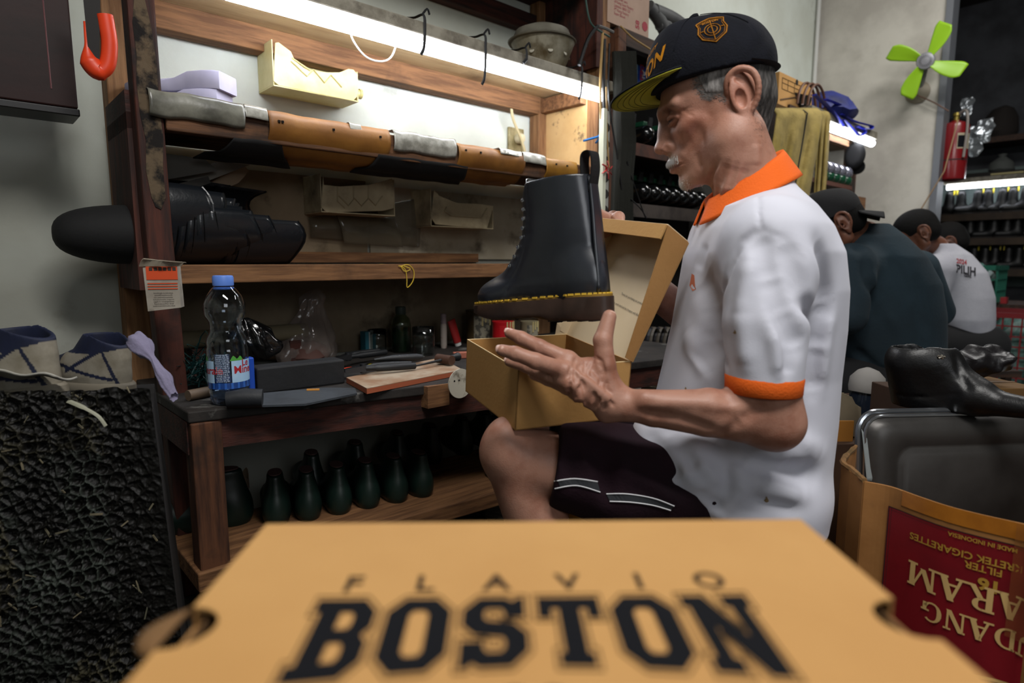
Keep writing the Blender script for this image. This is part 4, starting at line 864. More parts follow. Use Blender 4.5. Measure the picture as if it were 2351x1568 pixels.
# ---------------------------------------------------------------- his stool
sc_ = P(1583, 1210, 1.05); stz = .292
st = thing('stool', 'low stool with yellow and black taped cushion under the seated man', 'stool', T(sc_.x, sc_.y, 0))
cu_ = MB()
def cushion(u, v):
    a = 2*math.pi*u; R0 = .212+.012*math.sin(3*a+1)+.008*math.sin(7*a); 
    if v < .5: t = v*2; return (R0*t*math.cos(a), R0*t*math.sin(a)*.85, stz+.004*math.sin(9*a)*t-.012*t**6)
    t = (v-.5)*2; return (R0*(1+.03*math.sin(t*3.1))*math.cos(a), R0*(1+.03*math.sin(t*3.1))*math.sin(a)*.85, stz-.012-.05*t)
obj('cushion', MB().grid(cushion, 64, 16), mat('yellow_vinyl', 'c08426', .35, c2='a66f1c', sc=6, bump=.5, bsc=30, dirt='0c0b0a', dsc=7, dlo=.5, dhi=.56), st, smooth='all')
obj('seat_board', MB().lathe([(.19, .215), (.2, .22), (.2, .238), (.19, .242)], 32), M_palex, st)
tp_ = MB(); rg_ = random.Random(4)
for k in range(5):
    a0 = 3.0+k*.35; tp_.tube(smooth_path([(.2*math.cos(a0)*(1-.25*j)+rg_.uniform(-.01, .01), .17*math.sin(a0)*(1-.25*j), stz+.002+rg_.uniform(0, .006)) for j in range(4)], 4), .012, 6, flat=.35)
obj('black_tape', tp_, mat('black_film', '0a0a0b', .2, bump=1, bsc=40), st, smooth=True)['kind'] = 'stuff'
for i in range(4):
    a = math.pi/4+i*math.pi/2; obj('leg', MB().tube([(.13*math.cos(a), .12*math.sin(a), .22), (.17*math.cos(a), .15*math.sin(a), 0)], .016, 8), M_palez, st)
# ---------------------------------------------------------------- things on the rack, the wall and the bench
I3 = WF(0, 0, 0)
def wf(v): return FR @ Vector(v)
def plate(pts, y, th, mb=None):                       # outline seen in the picture -> board of real thickness on the plane y
    v = [FP(px, py, y) for px, py in pts]; n = len(v); mb = mb or MB()
    return mb.add([(p.x, p.y, p.z) for p in v]+[(p.x, p.y+th, p.z) for p in v], [tuple(range(n)), tuple(range(n, 2*n))[::-1]]+[(i, n+i, n+(i+1) % n, (i+1) % n) for i in range(n)])
def glass(name, c, rough=.05, ior=1.45): return mat(name, c, rough, trans=1, ior=ior)
# hanging dark cabinet, left
g = thing('wall_cabinet', 'dark red-brown wooden cabinet hanging at the upper left corner', 'cabinet', I3)
a1 = FP(181, 262, -.20)
M_mah = mat('dark_mahogany', '230d0a', .55, c2='160806', sc=4, st=(1, 1, 3), bump=.1, spec=.3)
obj('body', B((a1.x-.3, -.155, a1.z+.36), (.6, .09, .70)), M_mah, g, bevel=.003)
obj('bottom_board', B((a1.x-.3, -.155, a1.z+.002), (.604, .094, .014)), mat('black_lacquer', '080606', .4), g, bevel=.002)
tl_ = FP(118, 203, -.202); tu_ = FP(98, 0, -.202); obj('edge_highlight', MB().tube([(tl_.x, -.2005, tl_.z), (tl_.x, -.2005, tu_.z+.1)], .0012, 4), mat('pinkish_highlight', '6e4648', .5), g)  # pinkish line paints in the highlight along the molding
# saw with orange grip hanging from the rack post
hz = P(226, 88, 1.16)
g = thing('hand_saw', 'saw hanging beside the post, dark blade and orange plastic grip', 'saw', T(*hz) @ RZ(30) @ Matrix.Scale(.84, 4))
GI = []
mb = MB(); pth = smooth_path([(-.021, 0, .03), (-.022, 0, -.02), (-.019, 0, -.05), (-.004, 0, -.068), (.012, 0, -.052), (.019, 0, -.01), (.017, 0, .03), (.015, 0, .05)], 6)
mb.tube(pth, [.003]*6+[.004+.0018*i for i in range(6)]+[.0155]*8+[.0125]*(len(pth)-20), 12, flat=1.25); obj('grip', mb, mat('orange_plastic', 'e04018', .4, c2='cc3a16', sc=9), g, smooth=True)
obj('blade', MB().prism([(-.02, -.04), (-.002, -.05), (.004, .02), (.016, .16), (-.022, .16)], .004, M=RX(90)), mat('dark_blade', '120d0b', .7), g)
# white shoe soles on the rack
def sole_mb(L_=.24, W_=.085, H_=.03):
    pr = [(0, .34), (.05, .42), (.15, .46), (.3, .42), (.45, .36), (.6, .42), (.75, .5), (.88, .47), (.96, .34), (1, .0)]; o = [(x*L_, y*W_) for x, y in pr]+[(x*L_, -y*W_) for x, y in pr[::-1][1:]]
    zf = lambda x: H_*(1-.45*min(1, max(0, (x/L_-.3)/.25)))
    return MB().loft([[(x, y*.96, 0) for x, y in o], [(x, y, .003) for x, y in o], [(x, y, zf(x)-.003) for x, y in o], [(x, y*.94, zf(x)) for x, y in o]])
M_lav = mat('pale_foam', 'b9b6cf', .7, c2='aaa7c2', sc=8)
pz = FP(445, 240, -.2)
solo('shoe_sole', 'pale lavender foam sole lying lower in the pair on the leather-edged shelf', 'shoe sole', sole_mb(.24, .095, .038), M_lav, WF(.188, -.235, 1.075, 132), smooth=True)
solo('shoe_sole', 'pale lavender foam sole lying on top of the other one', 'shoe sole', sole_mb(.24, .095, .038), M_lav, WF(.195, -.24, 1.114, 129), smooth=True)
# cut-open canisters used as wall trays
M_can = mat('yellowed_plastic', 'd6cd98', .45, c2='bfb373', sc=6, dirt='6e5f34', dsc=9, dlo=.6, dhi=.78, bump=.2)
M_can2 = mat('dusty_plastic', 'b0a283', .6, c2='94866a', sc=6, dirt='4a3d2c', dsc=8, dlo=.52, dhi=.75, bump=.3)
def canister(label, front, left, m, zig, y0=-.105, spout=None):
    t = thing('plastic_tray', label, 'container', I3)
    obj('front', plate(front, y0, .003), m, t, bevel=.001)
    f = [FP(px, py, y0) for px, py in front]; xs = [p.x for p in f]; x0, x1 = min(xs), max(xs); zb = min(p.z for p in f); 
    zl = max(p.z for p in f if p.x < x0+.03); zr = max(p.z for p in f if p.x > x1-.03)
    obj('end_wall', B((x0+.0015, (y0-.004)/2, (zb+zl)/2+.004), (.003, -y0-.008, zl-zb)), m, t, bevel=.001); obj('end_wall', B((x1-.0015, (y0-.004)/2, (zb+zr)/2), (.003, -y0-.008, zr-zb-.006)), m, t)
    obj('bottom', B(((x0+x1)/2, (y0-.004)/2, zb+.002), (x1-x0, -y0-.006, .003)), m, t); obj('rear_wall', B(((x0+x1)/2, -.006, (zb+zl)/2-.005), (x1-x0, .003, (zl-zb)*.8)), m, t)
    for zg in zig:
        q = [FP(px, py, y0-.001) for px, py in zg]; obj('relief', MB().tube([tuple(p) for p in q], .0032, 6, flat=.6), m, t, smooth=True)
    if spout: p = FP(spout[0], spout[1], y0+.03); obj('spout', MB().tube([(x1-.005, y0+.03, p.z), (x1+.022, y0+.03, p.z-.002)], .012, 14).tube([(x1+.017, y0+.03, p.z), (x1+.024, y0+.03, p.z)], .0138, 14), m, t, smooth=True)
    return t
canister('cream plastic canister cut open as a tray, high on the bright wall', [(632, 98), (640, 97), (668, 118), (678, 140), (700, 158), (745, 166), (780, 166), (800, 158), (812, 160), (822, 172), (820, 222), (810, 232), (640, 196), (628, 186)], None, M_can, [[(668, 140), (705, 175), (720, 160), (745, 190), (760, 172), (785, 200)], [(670, 133), (712, 162)]], spout=(826, 216))
canister('dusty cut canister with a row of W marks under the leather-edged shelf', [(742, 402), (744, 424), (780, 428), (850, 424), (900, 410), (906, 420), (904, 478), (880, 484), (750, 488), (738, 476)], None, M_can2, [[(775, 428), (775, 462), (792, 478)], [(778, 450), (800, 472), (814, 455), (830, 473), (846, 455), (862, 472), (878, 450)], [(812, 426), (812, 455)], [(846, 426), (846, 455)]], y0=-.12)
canister('dusty cut canister with one long panel, right of the W-marked one', [(997, 436), (1010, 450), (1050, 466), (1100, 468), (1133, 473), (1118, 526), (1050, 520), (1000, 515), (990, 500)], None, M_can2, [[(1025, 475), (1020, 485), (1035, 495), (1105, 500), (1118, 478)]], y0=-.12)
# clear film pinned to the wall
M_film = mat('hazy_film', '6b6352', .12, alpha=.45, spec=.9, bump=.6, bsc=8)
def film(pts, y, name, label):
    c = [FP(px, py, y) for px, py in pts]
    def fn(u, v): a = c[0].lerp(c[1], u); b = c[3].lerp(c[2], u); q = a.lerp(b, v); q.y += -.010*math.sin(v*3.1)-.004*math.sin(u*9); return tuple(q)
    return solo(name, label, 'plastic film', MB().grid(fn, 16, 10), M_film, I3, smooth='all', solid=.0006)
film([(708, 500), (960, 455), (962, 568), (712, 545)], -.022, 'plastic_film', 'wide hazy clear film pinned to the wall behind the cut canisters')
film([(770, 490), (905, 500), (925, 568), (790, 560)], -.04, 'plastic_film', 'smaller folded clear film hanging in front of the wide one')
# socket and cable
g = thing('wall_socket', 'small grimy square wall socket near the rack corner', 'socket', WF(1.287, -.001, 1.185))
obj('plate', B((0, -.006, 0), (.075, .012, .085)), mat('grimy_cream', 'a59a72', .5, c2='6a5f3c', sc=14), g, bevel=.003)
obj('plug', MB().lathe([(.018, 0), (.019, .016), (.015, .024), (.012, .026)], 20, M=T(.006, -.012, .004) @ RX(90)), mat('cream_plug', 'cfc7a6', .4), g, smooth=True)
cb = [FP(x, y, -.045) for x, y in ((1173, 245), (1178, 275), (1196, 320), (1207, 360), (1206, 372))]
solo('power_cable', 'beige cable hanging down past the wall socket', 'cable', MB().tube(smooth_path(cb, 6), .0042, 8).tube(smooth_path([p+Vector((.006, .002, 0)) for p in cb], 6), .0035, 6), mat('beige_cable', 'b8ab83', .5), I3, smooth=True)
hk = FP(913, 190, -.012); solo('picture_hook', 'tiny metal hook on the bright wall under the wooden rail', 'hook', MB().tube([(hk.x, -.006, hk.z+.015), (hk.x, -.012, hk.z-.008), (hk.x+.006, -.012, hk.z-.012), (hk.x+.006, -.01, hk.z)], .0015, 5), M_white, I3)
# on the rack's top board: dark cap and bowl, paper roll, black bundle
bp_ = FP(1232, 140, -.17); zt_ = ZT+.014
g = thing('enamel_bowl', 'old stained enamel bowl standing on top of the rack', 'bowl', WF(bp_.x, -.20, zt_) @ Matrix.Scale(1.3, 4))
obj('bowl', MB().lathe([(.035, 0), (.045, .004), (.062, .03), (.078, .07), (.082, .078), (.079, .078), (.058, .03), (.03, .008)], 32, caps=False), mat('stained_enamel', '8f8b7b', .35, c2='6d6755', sc=20, dirt='4a3f2a', dsc=14), g, smooth=True)
for i in range(9): a = i*.7; obj('flower_dot', MB().lathe([(.007, 0), (.005, .0008)], 10, M=RZ(math.degrees(a)) @ T(.0675, 0, .045) @ RY(71)), mat('faded_flower', 'a9a595', .5), g)
g = thing('basin', 'grey upturned basin with a wide rim resting on the enamel bowl', 'basin', WF(bp_.x-.005, -.20, zt_+.1025) @ Matrix.Scale(1.15, 4))
obj('basin', MB().lathe([(.098, 0), (.1, .003), (.09, .008), (.084, .016), (.078, .03), (.05, .042), (.01, .046)], 36), mat('grey_enamel', '6e6b60', .4, c2='57544a', sc=12), g, smooth=True)
pr_ = FP(1330, 150, -.2); g = thing('paper_roll', 'rolled grey paper tied in the middle at the right end of the rack top', 'paper roll', WF(pr_.x, -.24, zt_+.022))
for k in range(5): obj('sheet', MB().grid(lambda u, v, k=k: ((.055*(u-.1)), .012*(k-2)*u+.02*math.cos(v*4+k)*u, .004*k*u+.02*math.sin(v*4+k)*(u+.15)), 8, 12), mat('grey_paper', '8d8a84', .8), g, smooth='all', solid=.0008)
g = thing('black_bundle', 'black strap bundle lying beside the paper roll on the rack top', 'bundle', WF(pr_.x-.03, -.15, zt_))
for k in range(6): obj('strap', MB().tube(smooth_path([(-.06, .02*k-.03, .012+.006*k), (-.01, .015*k-.04, .02+.007*k), (.05, .02*k-.05, .014+.008*k), (.08, .01*k, .01+.006*k)], 4), .011, 6, flat=.4), M_blackm, g, smooth=True)
g = thing('dark_cap', 'small dark round object on the rack top left of the bowl', 'lid', WF(FP(1118, 85, -.16).x, -.2, zt_)); obj('dome', MB().lathe([(.035, 0), (.034, .01), (.022, .022), (.004, .026)], 20), M_blackm, g, smooth=True)  # a small dark cap with a domed top
# black leather uppers nested in a pile on the middle shelf
zc = .733+.107
ordn = ['first', 'second', 'third', 'fourth', 'fifth', 'sixth', 'seventh', 'eighth']
for k in range(8):
    a0 = .02+.024*k; R0 = .110-.0015*k
    def fn(u, v, k=k, a0=a0, R0=R0):
        th_ = math.radians(-215+265*u+k*4); ext = .105+.065*math.exp(-((u-.60)/.13)**2)+(.05*math.exp(-((u-.15)/.2)**2) if k == 7 else 0)+.010*math.sin(u*19+k); r_ = R0*(1-.06*v*v)*(1+.04*math.sin(3*th_+k))
        return (a0+ext*v+.012*math.sin(u*6+k), -.16+r_*math.cos(th_)*1.0, max(zc-.002*k+r_*math.sin(th_), .7345))
    g = thing('leather_upper', 'black leather boot upper, %s from the red post in the nested pile' % ordn[k], 'leather upper', I3, 'black leather uppers on the middle shelf')
    obj('panel', MB().grid(fn, 36, 10), mat('upper_leather', '15181c', .26, bump=.3, bsc=60, spec=.8), g, smooth='all', solid=.0025)
    e_ = [fn(u, .14) for u in np.linspace(.02, .98, 26)]; obj('seam', MB().tube([(p[0], p[1]*1.006-.0006, p[2]+.001) for p in e_], .0013, 4), M_black, g)
    e_ = [fn(u, 1) for u in np.linspace(.0, 1, 26)]; obj('edge_binding', MB().tube(e_, .0026, 5), M_black, g)
def toe_cap(u, v): a = 2*math.pi*u; b = v*math.pi/2; return (.01-.15*math.sin(b), -.16+.078*math.cos(a)*math.cos(b)**.7, max(.797+.064*math.sin(a)*math.cos(b)**.7, .7345))
solo('leather_upper', 'dull black rounded upper end poking out left of the red post', 'leather upper', MB().grid(toe_cap, 28, 12), M_blackm, I3, smooth='all')
# papers and leather offcuts above the pile
for k, (pts, y, m_, lab) in enumerate([([(378, 352), (470, 365), (500, 392), (384, 412)], -.16, mat('grey_sheet', '54514b', .8), 'grey paper sheet lying flat on the pile of uppers'), ([(380, 412), (495, 372), (575, 378), (470, 418)], -.13, mat('dull_paper', '77726a', .8), 'pale bent paper sheet above the black uppers'), ([(470, 425), (560, 380), (572, 392), (548, 420), (500, 440)], -.1, mat('beige_card', '8f7a63', .8), 'beige card corner sticking up behind the uppers'), ([(384, 428), (478, 404), (484, 420), (388, 452)], -.17, mat('dark_sheet', '3a3733', .8), 'dark folded sheet just above the uppers')]):
    solo('loose_sheet', lab, 'sheet', plate(pts, y, .003), m_, I3)
# torn carton hooked on the post
p0 = P(378, 650, 1.165); g = thing('torn_carton', 'small orange and white carton hooked over the dark red post', 'carton', T(*p0) @ RZ(18))
obj('body', MB().hexa([(-.028, -.016, -.052), (.028, -.016, -.046), (.028, .016, -.046), (-.028, .016, -.052), (-.031, -.016, .03), (.026, -.016, .034), (.026, .016, .034), (-.031, .016, .03)]), mat('white_carton', 'a39c90', .75, c2='8a8276', sc=14, dirt='4a4036', dsc=18), g)
obj('orange_print', B((.0, -.0166, .02), (.052, .001, .026)), mat('orange_print', 'c9481c', .7), g)
fm = MB(); 
for i in range(3): fm.box((0, -.0168, .0-.005*i), (.05, .0008, .0018))
obj('orange_line', fm, mat('orange_print', 'c9481c', .7), g)['kind'] = 'stuff'
tm = MB(); rt = random.Random(2)
for i in range(7): text_mb(''.join(rt.choice('abcdefghimnorstuvl ') for _ in range(22)), .0036, M=T(0, -.0167, -.018-.004*i) @ RX(90), mb=tm)
for i in range(6): tm.box((-.018+.0078*i, -.0174, .027), (.0056, .0006, .0062))
obj('small_print', tm, mat('dark_print', '3a302a', .8), g)
obj('torn_flap', MB().grid(lambda u, v: (-.036+.07*u+.01*v, -.02-.006*v+.004*math.sin(u*9), .032+.026*v*(1-.3*u)-.012*v*v), 10, 5), mat('torn_card', '8d8373', .85, c2='6a6052', sc=30), g, solid=.002)
# ---------------------------------------------------------------- on the bench
b0 = PZ(529, 924, BZ); KB = (b0.y)/FPX*1.005
g = thing('water_bottle', 'clear plastic water bottle with blue cap standing at the left end of the bench', 'bottle', T(b0.x, b0.y, BZ) @ RZ(16))
pf_ = [(28, 0), (36, 2), (41, 10), (43, 30), (42, 34), (44, 40), (44, 128), (42, 134), (43, 145), (41, 155), (35, 166), (33, 172), (34, 176), (33, 180), (35, 190), (42, 205), (44, 216), (43, 232), (36, 250), (24, 266), (15, 274), (14, 280)]
pf_ = [(r_*KB, z_*KB) for r_, z_ in pf_]
M_pet = glass('clear_plastic', 'e9f2fb', .04)
bm_ = MB(); rings = []; n_ = 40
for r_, z_ in pf_: rings.append([((r_+(.0012*math.sin(5*2*math.pi*j/n_+z_*90) if .03*6 < z_*1 < .21 and False else 0)+(.0009*math.sin(7*2*math.pi*j/n_+z_*260) if .16 < z_ < .21 else 0))*math.cos(2*math.pi*j/n_), (r_)*math.sin(2*math.pi*j/n_), z_) for j in range(n_)])
obj('body', bm_.loft(rings, caps=True), M_pet, g, smooth=True, solid=.0007)
wm = MB().lathe([(r_*.965, max(z_, .0015)) for r_, z_ in pf_[:5]]+[(42*KB, 36*KB)], 32); obj('water', wm, glass('water', 'cfe4ff', .0, 1.33), g, smooth=True)
obj('cap', MB().lathe([(22*KB, 272*KB), (22.5*KB, 274*KB), (22.5*KB, 290*KB), (21*KB, 294*KB), (18*KB, 295*KB)], 36), mat('blue_cap', '5f86d8', .4), g, smooth=True)
obj('neck_ring', MB().lathe([(20*KB, 263*KB), (22*KB, 265*KB), (22*KB, 268*KB), (20*KB, 269*KB)], 32), mat('blue_cap', '5f86d8', .4), g, smooth=True)
def cyl(a0, a1, z0, z1, m_, nm, rr=44.6): 
    return obj(nm, MB().grid(lambda u, v: (rr*KB*math.cos(math.radians(a0+(a1-a0)*u)), rr*KB*math.sin(math.radians(a0+(a1-a0)*u)), (z0+(z1-z0)*v)*KB), 20, 4), m_, g, smooth='all')
cyl(-180, 180, 40, 54, mat('label_blue', '2f5fae', .4), 'label_band')
cyl(-205, -122, 54, 104, mat('label_white', 'a7c6e0', .45, c2='8fb4d8', sc=14), 'label_panel'); cyl(-72, 15, 54, 104, mat('label_white', 'a7c6e0', .45), 'label_panel')
cyl(-118, -76, 56, 120, mat('label_smoke', '4a5a7c', .4, alpha=.5), 'label_panel')
def onb(a0, z0, s=1.): return lambda x, y, z: ((44.9*KB)*math.cos(math.radians(a0)+x/(44.9*KB)), (44.9*KB)*math.sin(math.radians(a0)+x/(44.9*KB)), z0*KB+y)
obj('label_name', text_mb('Minerale', .021, fn=onb(-12, 82), bold=.02, mb=text_mb('Le', .019, fn=onb(-28, 97), bold=.02)), mat('label_red', 'a3242c', .5), g)
obj('label_name', text_mb('Minerale', .021, fn=onb(-150, 82), bold=.02), mat('label_red', 'a3242c', .5), g)
lf = MB(); 
for a0 in (-58, -165): lf.grid(lambda u, v, a0=a0: onb(a0, 104)(-.012+.026*u, .016*math.sin(3.1*u)*v*(.6+.4*math.sin(u*9)), 0), 8, 2)
obj('label_leaf', lf, mat('label_green', '4d9a3c', .5), g, smooth='all')['kind'] = 'stuff'
tm = MB()
for i in range(15): text_mb('%s %s %s' % (rt.choice(['natrium', 'kalsium', 'energi', 'lemak', 'protein']), rt.choice(['total', 'mg', '0 g']), rt.randint(0, 99)), .0042, fn=onb(-97, 58+i*4.3), mb=tm)
obj('label_text', tm, mat('label_text_white', 'c9d6e6', .6), g)
# things near the bottle
def at(px, py, rz=0, z=BZ): p = PZ(px, py, z); return T(p.x, p.y, z) @ RZ(rz)
M_teal = mat('teal_raffia', '123a3a', .35, c2='0d2b2c', sc=12)
mb = MB(); rg_ = random.Random(8); c0 = PZ(452, 900, BZ)
for k in range(70):
    a = [Vector((rg_.gauss(0, .028), rg_.gauss(0, .03), abs(rg_.gauss(.03, .03))+.004)) for _ in range(3)]; mb.tube(smooth_path([(min(p.x, .045), p.y, min(p.z, .13)) for p in a], 4), .0016, 4, flat=.4)
q = solo('raffia_tangle', 'tangle of teal plastic raffia between the post and the water bottle', 'raffia', mb, M_teal, T(c0.x-.01, c0.y+.06, BZ)); q['kind'] = 'stuff'
g = thing('small_tube', 'short open-ended pale tube lying on the bench left of the bottle', 'tube', at(462, 915, 60)); obj('barrel', MB().tube([(-.028, 0, .0115), (.028, 0, .0115)], .011, 14), mat('brownish_tube', '5a4a3a', .6), g, smooth=True); obj('end_face', MB().tube([(.0275, 0, .0115), (.0295, 0, .0115)], .0113, 14), mat('pale_end', 'a2957c', .6), g, smooth=True)
g = thing('rolled_sheet', 'cream rolled sheet lying at the back of the bench behind the bottle', 'roll', WF(.25, -.1, BZ+.09)); obj('roll', MB().tube([(-.16, 0, 0), (.16, 0, .0)], .022, 14), mat('cream_sheet', '6f6650', .7), g, smooth=True)
for i in (-1, 1): obj('support_block', B((i*.12, 0, -.055), (.03, .05, .068)), M_redx, g)
M_bag = mat('crinkled_black_film', '0c0d0e', .15, bump=1, bsc=22, spec=1)
c1 = FP(590, 770, -.2)
def bagf(u, v): a = 2*math.pi*u; r_ = .032*math.sin(math.pi*min(1, v*1.05+.02))**.6*(1+.25*math.sin(5*a+6*v)+.12*math.sin(11*a)); return (r_*math.cos(a)*1.5+.05*v, r_*math.sin(a), .11*(1-v)**1.3+r_*.0)
solo('black_plastic_bag', 'crumpled black plastic bag just right of the water bottle', 'bag', MB().grid(bagf, 48, 20).noise(.004, 60), M_bag, T(*(FR @ Vector((c1.x-.03, -.2, BZ+.035)))) @ RZ(42), smooth='all')
solo('blue_lighter', 'blue plastic stick standing behind the right side of the bottle', 'lighter', MB().box((0, 0, .04), (.012, .02, .08)), mat('blue_plastic', '1f48a8', .35), at(578, 905, 40), bevel=.003)
g = thing('black_block', 'long black matt block lying across the bench right of the bottle', 'block', WF(0, 0, 0))
f0, f1 = FZ(592, 906, BZ), FZ(793, 880, BZ); d_ = (f1-f0); nn = Vector((-d_.y, d_.x, 0)).normalized()*.055; up_ = Vector((0, 0, .056))
obj('body', MB().hexa([f0, f1, f1+nn, f0+nn, f0+up_, f1+up_, f1+nn+up_, f0+nn+up_]), mat('black_stone', '17181b', .7, c2='101113', sc=14, bump=.4, bsc=60), g, bevel=.004)
# leather sheet and roll on the bench front
mb = MB(); sh_ = [FZ(x, y, BZ+.002) for x, y in ((520, 935), (600, 933), (700, 930), (820, 905), (815, 893), (740, 892), (600, 905), (530, 915))]
mb.prism([(p.x, p.y) for p in sh_], .004, z0=BZ+.0005); solo('leather_sheet', 'grey-black leather offcut lying along the front edge of the bench', 'leather', mb, mat('grey_leather', '3a3f45', .7, c2='24272b', sc=10, bump=.6, bsc=40), I3)
f0, f1 = FZ(522, 940, BZ), FZ(604, 935, BZ)
solo('leather_roll', 'short black leather roll in front of the water bottle', 'leather roll', MB().tube([f0+Vector((0, .0, .018)), f0.lerp(f1, .5)+Vector((0, 0, .02)), f1+Vector((0, 0, .018))], [.016, .019, .018], 14), mat('black_roll', '16191e', .6, bump=.5, bsc=50), I3, smooth=True)
solo('wood_chip', 'tiny orange wood chip lying on the grey leather offcut', 'chip', MB().box((0, 0, .0015), (.026, .006, .003)), mat('orange_chip', 'c98a3c', .6), at(719, 896, 8, BZ+.005))
# transparent bag
M_cbag = mat('clear_crinkled_film', '7f746e', .12, alpha=.38, spec=1, bump=1, bsc=18)
c2_ = FZ(700, 830, BZ)
def cb_(u, v):
    a = 2*math.pi*u; prof = np.interp(v, [0, .15, .4, .62, .75, .88, 1], [.075, .085, .07, .04, .03, .034, .008]); r_ = prof*(1+.14*math.sin(4*a+3*v)+.08*math.sin(9*a-5*v)); return (r_*math.cos(a)+.03*v*v, r_*math.sin(a)*.6, .205*v)
g = thing('clear_plastic_bag', 'knotted clear plastic bag of odds and ends at the back of the bench', 'bag', WF(c2_.x, c2_.y-.02, BZ)); obj('film', MB().grid(cb_, 60, 30).noise(.005, 45), M_cbag, g, smooth='all')
obj('contents', MB().lathe([(.05, .002), (.06, .02), (.05, .045), (.02, .06)], 20).noise(.006, 40), mat('reddish_contents', '4a2f28', .8), g, smooth=True)
# tools
M_wh = mat('worn_wood_handle', '4a3a28', .6, c2='2c2118', sc=10, st=(1, 8, 8)); M_st = mat('tool_steel', '4a4d52', .35, metal=.9)
g = thing('hammer_handle', 'worn round wooden handle behind the black block', 'handle', WF(FZ(645, 835, BZ).x, FZ(645, 835, BZ).y, BZ+.02, -25)); obj('grip', MB().tube([(-.05, 0, .012), (.0, 0, .006), (.06, 0, -.004)], [.019, .018, .012], 14), M_wh, g, smooth=True); obj('ferrule', MB().tube([(-.052, 0, .0125), (-.044, 0, .0118)], .0196, 14), M_st, g, smooth=True)  # a loose hammer handle with its ferrule
def plier(M, label, col, s=1.):
    g = thing('pliers', label, 'pliers', M)
    for k in (-1, 1): obj('grip', MB().tube(smooth_path([(.0, k*.004, .012), (.03, k*.014, .012), (.08, k*.018, .011), (.125, k*.012, .009)], 5), [.006]*5+[.0085]*11, 10), col, g, smooth=True); obj('jaw', MB().hexa([(-.045, k*.002, .006), (.004, k*.002, .004), (.004, k*.011, .004), (-.045, k*.006, .006), (-.045, k*.002, .014), (.004, k*.002, .02), (.004, k*.011, .02), (-.045, k*.006, .014)]), M_st, g)
    obj('pivot', MB().lathe([(.008, 0), (.008, .022)], 14, M=T(0, 0, .001)), M_st, g, smooth=True); return g
M_dk = mat('dark_grip', '17191c', .5)
plier(WF(*FZ(800, 846, BZ)[:2], BZ+.02, 15) , 'dark pliers lying on top of the tool heap', M_dk)
plier(WF(*FZ(835, 872, BZ)[:2], BZ+.016, -12), 'black-handled pliers in front of the tool heap on the board', M_dk)
solo('awl', 'dark turned handle pointing right from the tool heap', 'awl', MB().tube([(-.05, 0, .01), (0, 0, .012), (.06, 0, .011), (.075, 0, .01)], [.004, .009, .010, .007], 10), M_dk, WF(*FZ(905, 850, BZ)[:2], BZ+.02, -22), smooth=True)
def sciss(px, py, col, lab):
    g = thing('scissors', lab, 'scissors', WF(*FZ(px, py, BZ)[:2], BZ+.021, 10)); ring_ = [(.022*math.cos(a), .013*math.sin(a), 0) for a in np.linspace(0, 6.2832, 22)]; obj('handle_loop', MB().tube(ring_, .004, 8, caps=False), col, g, smooth=True); obj('blade', MB().hexa([(-.1, .006, -.002), (-.02, .0, -.002), (-.02, .01, -.002), (-.1, .008, -.002), (-.1, .006, .002), (-.02, .0, .002), (-.02, .01, .002), (-.1, .008, .002)]), M_st, g)
sciss(863, 858, mat('yellow_plastic', 'b3a018', .4), 'scissors with a yellow handle loop on the cutting board')
sciss(806, 868, mat('orange_red_plastic', 'c83a18', .4), 'scissors with an orange handle loop beside the black block')
# cutting board with orange-red edge
cb4 = [FZ(842, 893, BZ+.012), FZ(1062, 850, BZ+.012), FZ(1010, 822, BZ+.012), FZ(795, 868, BZ+.012)]
g = thing('cutting_board', 'tan cutting board with a reddish edge on the bench front', 'cutting board', I3)
obj('slab', MB().hexa([Vector((p.x, p.y, BZ+.001)) for p in cb4]+[Vector((p.x, p.y, BZ+.012)) for p in cb4]), mat('reddish_edge', '9a5236', .6), g)
obj('surface', MB().hexa([Vector((p.x, p.y, BZ+.0122)) for p in cb4]+[Vector((p.x, p.y, BZ+.0135)) for p in cb4]), mat('scuffed_tan', '8f6f55', .7, c2='a89884', sc=14, dirt='3a2c20', dsc=10, dlo=.6, dhi=.75), g)
# round white disc on the bench front, hammer, eraser, pen
yd = -.63
for _ in range(6): dc = FP(1056, 880, yd); yd = fb(dc.x)-.03
g = thing('round_disc', 'white round disc with small holes fixed to the bench front by the box', 'disc', WF(dc.x, yd, dc.z)); obj('disc', MB().lathe([(.034, 0), (.034, .003)], 36, M=RX(90)), mat('white_disc', 'b5b0a2', .5, dirt='5a5040', dsc=30), g, smooth=True)
for x, z in ((-.018, .008), (-.005, .008)): obj('hole', MB().lathe([(.0022, 0), (.0022, .0006)], 10, M=T(x, -.003, z) @ RX(90)), M_dark, g)
g = thing('hammer', 'small hammer with a wooden round head end at the board\'s right corner', 'hammer', WF(*FZ(1024, 850, BZ)[:2], BZ+.024, 8)); obj('head', MB().tube([(0, -.022, .004), (0, .03, .004)], .0125, 16), mat('worn_head', '4a3226', .6), g, smooth=True); obj('handle', MB().tube([(-.1, .005, .0), (0, .005, .004), (.055, .01, .004)], [.0022, .004, .012], 10), M_dk, g, smooth=True)
solo('eraser', 'pinkish-red eraser block beside the open box', 'eraser', MB().box((0, 0, .009), (.045, .02, .018)), mat('pink_eraser', 'a3604c', .7), at(1058, 822, 15, BZ+.001), bevel=.002)
solo('pen', 'thin turquoise pen near the hammer', 'pen', MB().tube([(-.035, 0, .004), (.04, 0, .004)], .0035, 8), mat('turquoise', '1f7f98', .4), WF(*FZ(1015, 828, BZ)[:2], BZ, 6), smooth=True)
